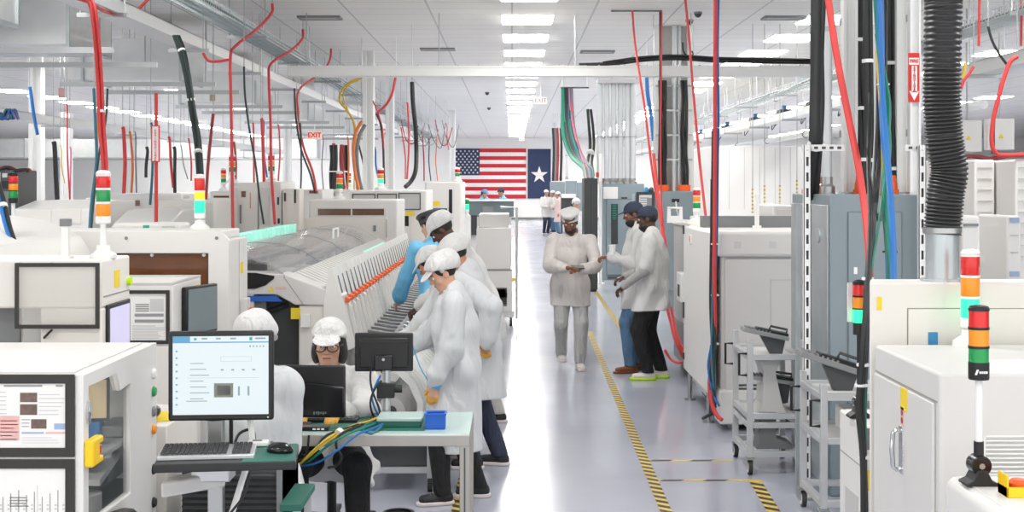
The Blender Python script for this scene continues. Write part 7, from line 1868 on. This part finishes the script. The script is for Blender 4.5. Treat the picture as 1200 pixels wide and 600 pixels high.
    if h < .012:
        g = Field(N - .2, N + .2, h)
        for s_ in (-1, 1):
            g.seg(N - sd * .03 * H + fw * .062 * H + lat * s_ * .008, N + sd * .018 * H + fw * .03 * H + lat * s_ * .048, (.016, .008), (.018, .007), lat, .01)
            g.seg(N + sd * .018 * H + fw * .03 * H + lat * s_ * .048, N + sd * .028 * H - fw * .03 * H + lat * s_ * .035, .012, .011, None, .01)
        g.seg(N + sd * .028 * H - fw * .03 * H + lat * .035, N + sd * .028 * H - fw * .03 * H - lat * .035, .012, .012, None, .01)
        fobj('collar', g, coat, ct)
    if undersleeve:
        for i in range(2):
            f = Field(lo, hi, h)
            f.seg(S[i] + (el[i] - S[i]) * .5, el[i], .031 * H * b, .030 * H, None, .02); f.seg(el[i], wr[i], .030 * H, .022 * H, None, .02)
            f.folds(.006, seed + 8, 12, 20); fobj('undersleeve', f, undersleeve, t)
    if cuff:
        cf = MB(); i = 1; d = (wr[i] - el[i]) / np.linalg.norm(wr[i] - el[i]); c = wr[i] + d * .004
        cf.cyl(Vector(c - d * .012), Vector(c + d * .022), .034, .031, n=18); ob('wrist_band', cf, 'wrist_blue', t, local=True)
        cf = MB().tube([Vector(c + np.array((0, .03, 0))), Vector(c + np.array((0, .10, .12))), Vector(c + np.array((.02, .16, .3)))], .004, 6); ob('wrist_cord', cf, 'wrist_blue', t, local=True)
    # ---- hair, cap, face details
    if hair:
        f = Field(HC - .24, HC + .22, h)
        f.ell(hp(0, -.018, .026), (.083 * hs, .098 * hs, .094 * hs), hr, .02)
        if hairlong:
            for s_ in (-1, 1): f.ell(hp(s_ * .066, -.02, -.05), (.032 * hs, .055 * hs, .075 * hs * hairlong), hr, .03)
            f.ell(hp(0, -.06, -.045), (.065 * hs, .04 * hs, .08 * hs * hairlong), hr, .03)
        f.ell(hp(0, .095, -.03), (.064 * hs, .075 * hs, .11 * hs), hr, minus=True)
        if not hairlong: f.plane(hp(0, .0, -.035), -hr[:, 2] + .25 * hr[:, 1])
        fobj('hair', f, 'hair_black', t)
    if beard:
        f = Field(HC - .2, HC + .2, h)
        f.ell(hp(0, .030, -.075), (.063 * hs, .068 * hs, .062 * hs), hr, .02)
        f.ell(hp(0, .078, -.062), (.032 * hs, .018 * hs, .030 * hs), hr, .02)
        f.ell(hp(0, .105, -.058), (.022 * hs, .020 * hs, .007 * hs), hr, minus=True)
        f.plane(hp(0, .03, -.038), hr[:, 2] + .45 * hr[:, 1])
        fobj('beard', f, 'hair_black', t)
    if h < .012:
        for s_ in (-1, 1):
            e_ = hp(s_ * .031, .079, .003); r_ = .0115 * hs
            ey = ob('eye', MB().ell(e_, (r_, r_, r_)), 'eye_white', t, local=True)
            ob('iris', MB().ell(hp(s_ * .031, .0862, .001), (.0052 * hs,) * 3), 'eye_dark', ey, local=True)
            ob('eyebrow', MB().tube([Vector(hp(s_ * .016, .092, .024)), Vector(hp(s_ * .032, .091, .029)), Vector(hp(s_ * .05, .078, .024))], .0035 * hs, 6), 'hair_black', t, local=True)
        m_ = MB()
        ob('lips', MB().tube([Vector(hp(-.02, .0875, -.060)), Vector(hp(0, .0935, -.058)), Vector(hp(.02, .0875, -.060))], .0042 * hs, 6), 'lip', t, local=True)
    if glasses:
        g = MB()
        for s_ in (-1, 1):
            c = [Vector(hp(s_ * .033 + .029 * math.cos(a) , .106 - abs(math.cos(a) * .0), -.002 + .021 * math.sin(a))) for a in np.linspace(0, 2 * math.pi, 17)]
            g.tube(c, .0032, 6, sm=0); g.tube([Vector(hp(s_ * .062, .104, .004)), Vector(hp(s_ * .075, .06, .006)), Vector(hp(s_ * .080, .0, .0))], .003, 6)
        g.tube([Vector(hp(-.006, .108, .003)), Vector(hp(.006, .108, .003))], .003, 6, sm=0)
        ob('glasses', g, 'glasses', t, local=True)
    if cap:
        f = Field(HC - .26, HC + .26, min(h, .006) if h < .012 else h)
        pf = .018 if cap != 'puffy' else .026
        if cap == 'ball':
            f.ell(hp(0, -.012, .040), (.086 * hs, .106 * hs, .090 * hs), hr, .02)
            f.plane(hp(0, 0, .022), -hr[:, 2] + .10 * hr[:, 1])
            f.ell(hp(0, .115, .034), (.066 * hs, .068 * hs, .007 * hs), rotm(head[0] + 10, head[1], head[2]), .012)
        elif cap == 'flat':
            f.seg(hp(0, -.014, .015), hp(0, -.014, .108), (.090 * hs, .108 * hs), (.096 * hs, .114 * hs), hr[:, 0], .02, cut=True)
            f.ell(hp(0, -.014, .106), (.096 * hs, .114 * hs, .026 * hs), hr, .02); f.plane(hp(0, 0, .024), -hr[:, 2] + .05 * hr[:, 1])
            f.folds(.004, seed + 5, 30, 60)
        else:
            f.ell(hp(0, -.030, .048), ((.106 if cap == 'puffy' else .093) * hs, (.135 if cap == 'puffy' else .116) * hs, (.104 if cap == 'puffy' else .090) * hs), hr, .02)
            f.folds(.006, seed + 5, 20, 50)
            f.plane(hp(0, 0, .030), -hr[:, 2] + (.45 if cap == 'puffy' else .30) * hr[:, 1])
            if cap in ('visor', 'puffy'):
                f.ell(hp(0, .102, .040), (.076 * hs, .068 * hs, .009 * hs), rotm(head[0] + 20, head[1], head[2]), .014)
            if cap == 'puffy' or cap == 'bouffant':
                f.seg(hp(-.075, .01, .024), hp(.075, .01, .024), .014, .014, None, .02)
        fobj('cap', f, capm, t)
    return t

def at_floor(px, D): return (PX(px, D), D)
# woman in front, standing at the reels
person('woman standing in profile in front, long white smock, black trousers and blue wrist band', at_floor(536, 8.72), 97, H=1.60, skin='skin_light', h=.006,
       lean=4, feet=[(.10,-.12,0,-4),(-.08,.13,0,8)], hands=[(.12,.36,.98),(-.19,.155,.755)], poles=[(.6,-.6,-.6),(-.5,-1,-.1)], handdir=[None,(.05,.25,-1)], curl=(.5,.55),
       head=(30,12,0), hem=.335, trousers='trouser_black', shoes='shoe_black', cap='puffy', hair=True, gloves=True, cuff=True, build=1.0, seed=1, coat='coat_cool', arm_r=1.1)
# second woman, cap just behind the first
person('woman in a visor cap bent over the feeders just behind the profile woman', at_floor(538, 10.2), 96, H=1.60, skin='skin_mid', h=.009,
       lean=16, feet=[(.10,-.02,0,-4),(-.10,.05,0,6)], hands=[(.10,.42,.88),(-.14,.45,.86)], curl=(.7,.7), head=(38,-6,0), hem=.40, cap='visor', hair=True, coat='coat_cool', seed=2)
# third: big bouffant, arm hanging with blue cuff
person('worker in a big bouffant cap and navy trousers, yellow gloved hand hanging down', at_floor(561, 9.75), 80, H=1.68, skin='skin_mid', h=.009,
       lean=10, feet=[(.12,-.10,0,-4),(-.05,.06,0,6)], hands=[(.10,.42,.95),(-.22,-.10,.93)], poles=[(.6,-.6,-.6),(-.6,-1,0)], curl=(.7,.6), head=(40,14,0), hem=.50, cap='puffy', hair=True, gloves=True, cuff=True,
       trousers='trouser_navy', coat='coat_cool', seed=3)
# tall man bending over them
person('tall bearded man in a white smock leaning over the workers at the feeders', at_floor(563, 11.5), 84, H=1.87, skin='skin_dark', h=.009,
       lean=22, feet=[(.12,-.10,0,-4),(-.12,.08,0,6)], hands=[(.12,.48,1.02),(-.10,.50,1.0)], curl=(.7,.7), head=(46,10,0), hem=.72, cap='visor', hair=True, beard=True, trousers='trouser_grey', shoes='shoe_black', coat='coat_white', seed=4, build=1.05)
# blue coat
person('man in a bright blue smock standing furthest along the feeders', at_floor(514, 12.9), 28, H=1.78, skin='skin_light', h=.010,
       lean=10, feet=[(.12,-.06,0,-4),(-.12,.08,0,6)], hands=[(.12,.40,.95),(-.26,.36,.92)], curl=(.7,.7), head=(22,16,0), hem=.62, cap='flat', capm='charcoal', hair=True, trousers='trouser_navy', coat='coat_blue', seed=5)
# seated woman with glasses
person('seated woman in glasses and white visor cap typing behind the black monitor on the workbench', at_floor(389, 7.86), 180, H=1.64, skin='skin_light', h=.006,
       lean=10, pelvis=(0,0,.47), feet=[(.13,.50,0,-6),(-.20,.44,0,10)], hands=[(.11,.50,.80),(-.10,.50,.80)], poles=[(1,-.5,-.6),(-1,-.5,-.6)], handdir=[(-.2,1,-.15),(.2,1,-.15)], curl=(.35,.35),
       head=(4,0,0), hem=.32, seated=True, cap='visor', hair=True, hairlong=.85, glasses=True, gloves=True, trousers='trouser_black', shoes='shoe_black', knee=[(.25,1,.9),(-.25,1,.9)], coat='coat_white', seed=6, build=1.12, hsc=1.14)
# seated man from behind
person('man in white cap and smock seen from behind, seated between the two monitors', at_floor(297, 6.62), 12, H=1.72, skin='skin_light', h=.007,
       lean=8, pelvis=(0,0,.58), feet=[(.14,.36,0,-6),(-.14,.36,0,6)], hands=[(.10,.34,.78),(-.10,.34,.78)], poles=[(.15,-1,-.6),(-.15,-1,-.6)], curl=(.5,.5), head=(16,-22,0), hem=.46, seated=True, cap='puffy', hair=True, trousers='trouser_black', coat='coat_cool', seed=7, build=.86)
# walking man
person('man in a pale grey smock and trousers walking up the aisle', at_floor(669, 15.0), 182, H=1.76, skin='skin_brown', h=.008,
       lean=2, feet=[(.09,-.18,.06,0),(-.09,.12,0,4)], hands=[(.07,.34,1.12),(-.09,.33,1.10)], poles=[(1,-.5,-.7),(-1,-.5,-.7)], handdir=[(-.75,.55,.1),(.75,.55,.1)], curl=(.6,.6), head=(26,-14,0), hem=.70, cap='flat', hair=True,
       beard=True, trousers='trouser_grey', shoes='shoe_white', coat='coat_grey', seed=8)
ph = W(677, 313, 14.62)
t = thing('phone', 'dark phone held in both hands by the walking man in the aisle', 'phone', ph, R(8))
ob('phone_body', MB().obox((0,0,0),(.07,.037,.005), Matrix.Rotation(R(25),3,'X')), 'charcoal', t, bevel=.003, local=True); ob('phone_screen', MB().obox((0,-.001,.0055),(.065,.033,.0008), Matrix.Rotation(R(25),3,'X')), 'screen_dim', t, local=True)
# two men in navy caps
person('man in navy cap, short sleeved white smock, black trousers and lime soled trainers', at_floor(764, 14.2), 78, H=1.80, skin='skin_dark', h=.008,
       lean=1, feet=[(.10,-.06,0,-10),(-.10,.06,0,12)], hands=[(.16,.30,1.05),(-.20,.26,.98)], poles=[(.6,-1,-.3),(-.6,-1,-.3)], curl=(.7,.7), head=(10,6,0), hem=.72, cap='ball', capm='cap_navy', hair=True, beard=True, sleeve=.42, undersleeve='sleeve_grey',
       trousers='trouser_black', shoes='shoe_white', sole='lime', coat='coat_white', seed=9, build=1.12)
person('bearded man in navy cap, blue jeans and brown shoes holding out a white cup', at_floor(748, 14.75), 96, H=1.84, skin='skin_brown', h=.008,
       lean=1, feet=[(.10,-.02,0,-6),(-.12,.14,0,10)], hands=[(.12,.10,.92),(-.12,.32,1.245)], poles=[(.8,-1,-.3),(-.4,-1,-.6)], handdir=[(0,.3,-1),(.12,1,0)], curl=(.6,.9), head=(12,-4,0), hem=.70, cap='ball', capm='cap_navy', hair=True, beard=True,
       trousers='jeans', shoes='shoe_brown', sole='shoe_brown', coat='coat_white', seed=10, build=1.0)
c = W(717.5, 292, 14.55)
t = thing('paper_cup', 'small white cup held out by the bearded man in jeans', 'cup', (c.x, c.y, c.z-.06))
ob('cup_body', MB().lathe([(.028,0),(.036,.10),(.033,.10),(.026,.006)], (0,0,0), 18), 'white_plastic', t, local=True); ob('rim', MB().lathe([(.036,.098),(.039,.102),(.036,.106),(.033,.102)], (0,0,0), 18), 'white_plastic', t, local=True)
# distant people
person('distant person in white smock and jeans, nearest the star flag of the far group', at_floor(640, 55), 210, H=1.78, skin='skin_mid', h=.02, head=(10,-10,0), hem=.68, cap='bouffant', trousers='trouser_navy', shoes='shoe_black', coat='coat_white', seed=11, hands=[(.12,.3,1.1),(-.14,.3,1.05)])
person('distant person in white cap and smock, middle of the far group near the star flag', at_floor(648, 56.5), 120, H=1.74, skin='skin_mid', h=.02, head=(10,0,0), hem=.62, cap='bouffant', trousers='jeans', coat='coat_white', seed=12, hands=[(.12,.3,1.1),(-.14,.3,1.05)])
person('distant person in a pale pink smock beside the far group near the star flag', at_floor(654.5, 54.5), 100, H=1.70, skin='skin_mid', h=.02, head=(12,0,0), hem=.5, cap='bouffant', trousers='jeans', coat='coat_pink', seed=13)
person('person in a white bouffant cap hidden behind the walking man and the dark cabinet', at_floor(675, 31), 185, H=1.68, skin='skin_light', h=.016, head=(6,0,0), hem=.5, cap='puffy', trousers='trouser_navy', coat='coat_cool', seed=14)
person('distant person in blue with a blue and red cap, closest to the slotted machine', at_floor(563, 44), 250, H=1.86, skin='skin_mid', h=.018, head=(18,0,0), hem=.6, cap='ball', capm='cap_blue', trousers='trouser_navy', coat='coat_blue', seed=15, lean=8)
person('distant person in blue bending between two others behind the dark grey desk', at_floor(575, 45), 100, H=1.84, skin='skin_dark', h=.018, head=(20,0,0), hem=.6, cap='bouffant', capm='cap_blue', trousers='trouser_navy', coat='coat_blue', seed=16, lean=16)
person('distant person in blue with a dark cap, nearest the aisle behind the dark grey desk', at_floor(591, 44), 110, H=1.90, skin='skin_mid', h=.018, head=(14,0,0), hem=.6, cap='ball', capm='cap_navy', trousers='trouser_navy', coat='coat_blue', seed=17, lean=6)
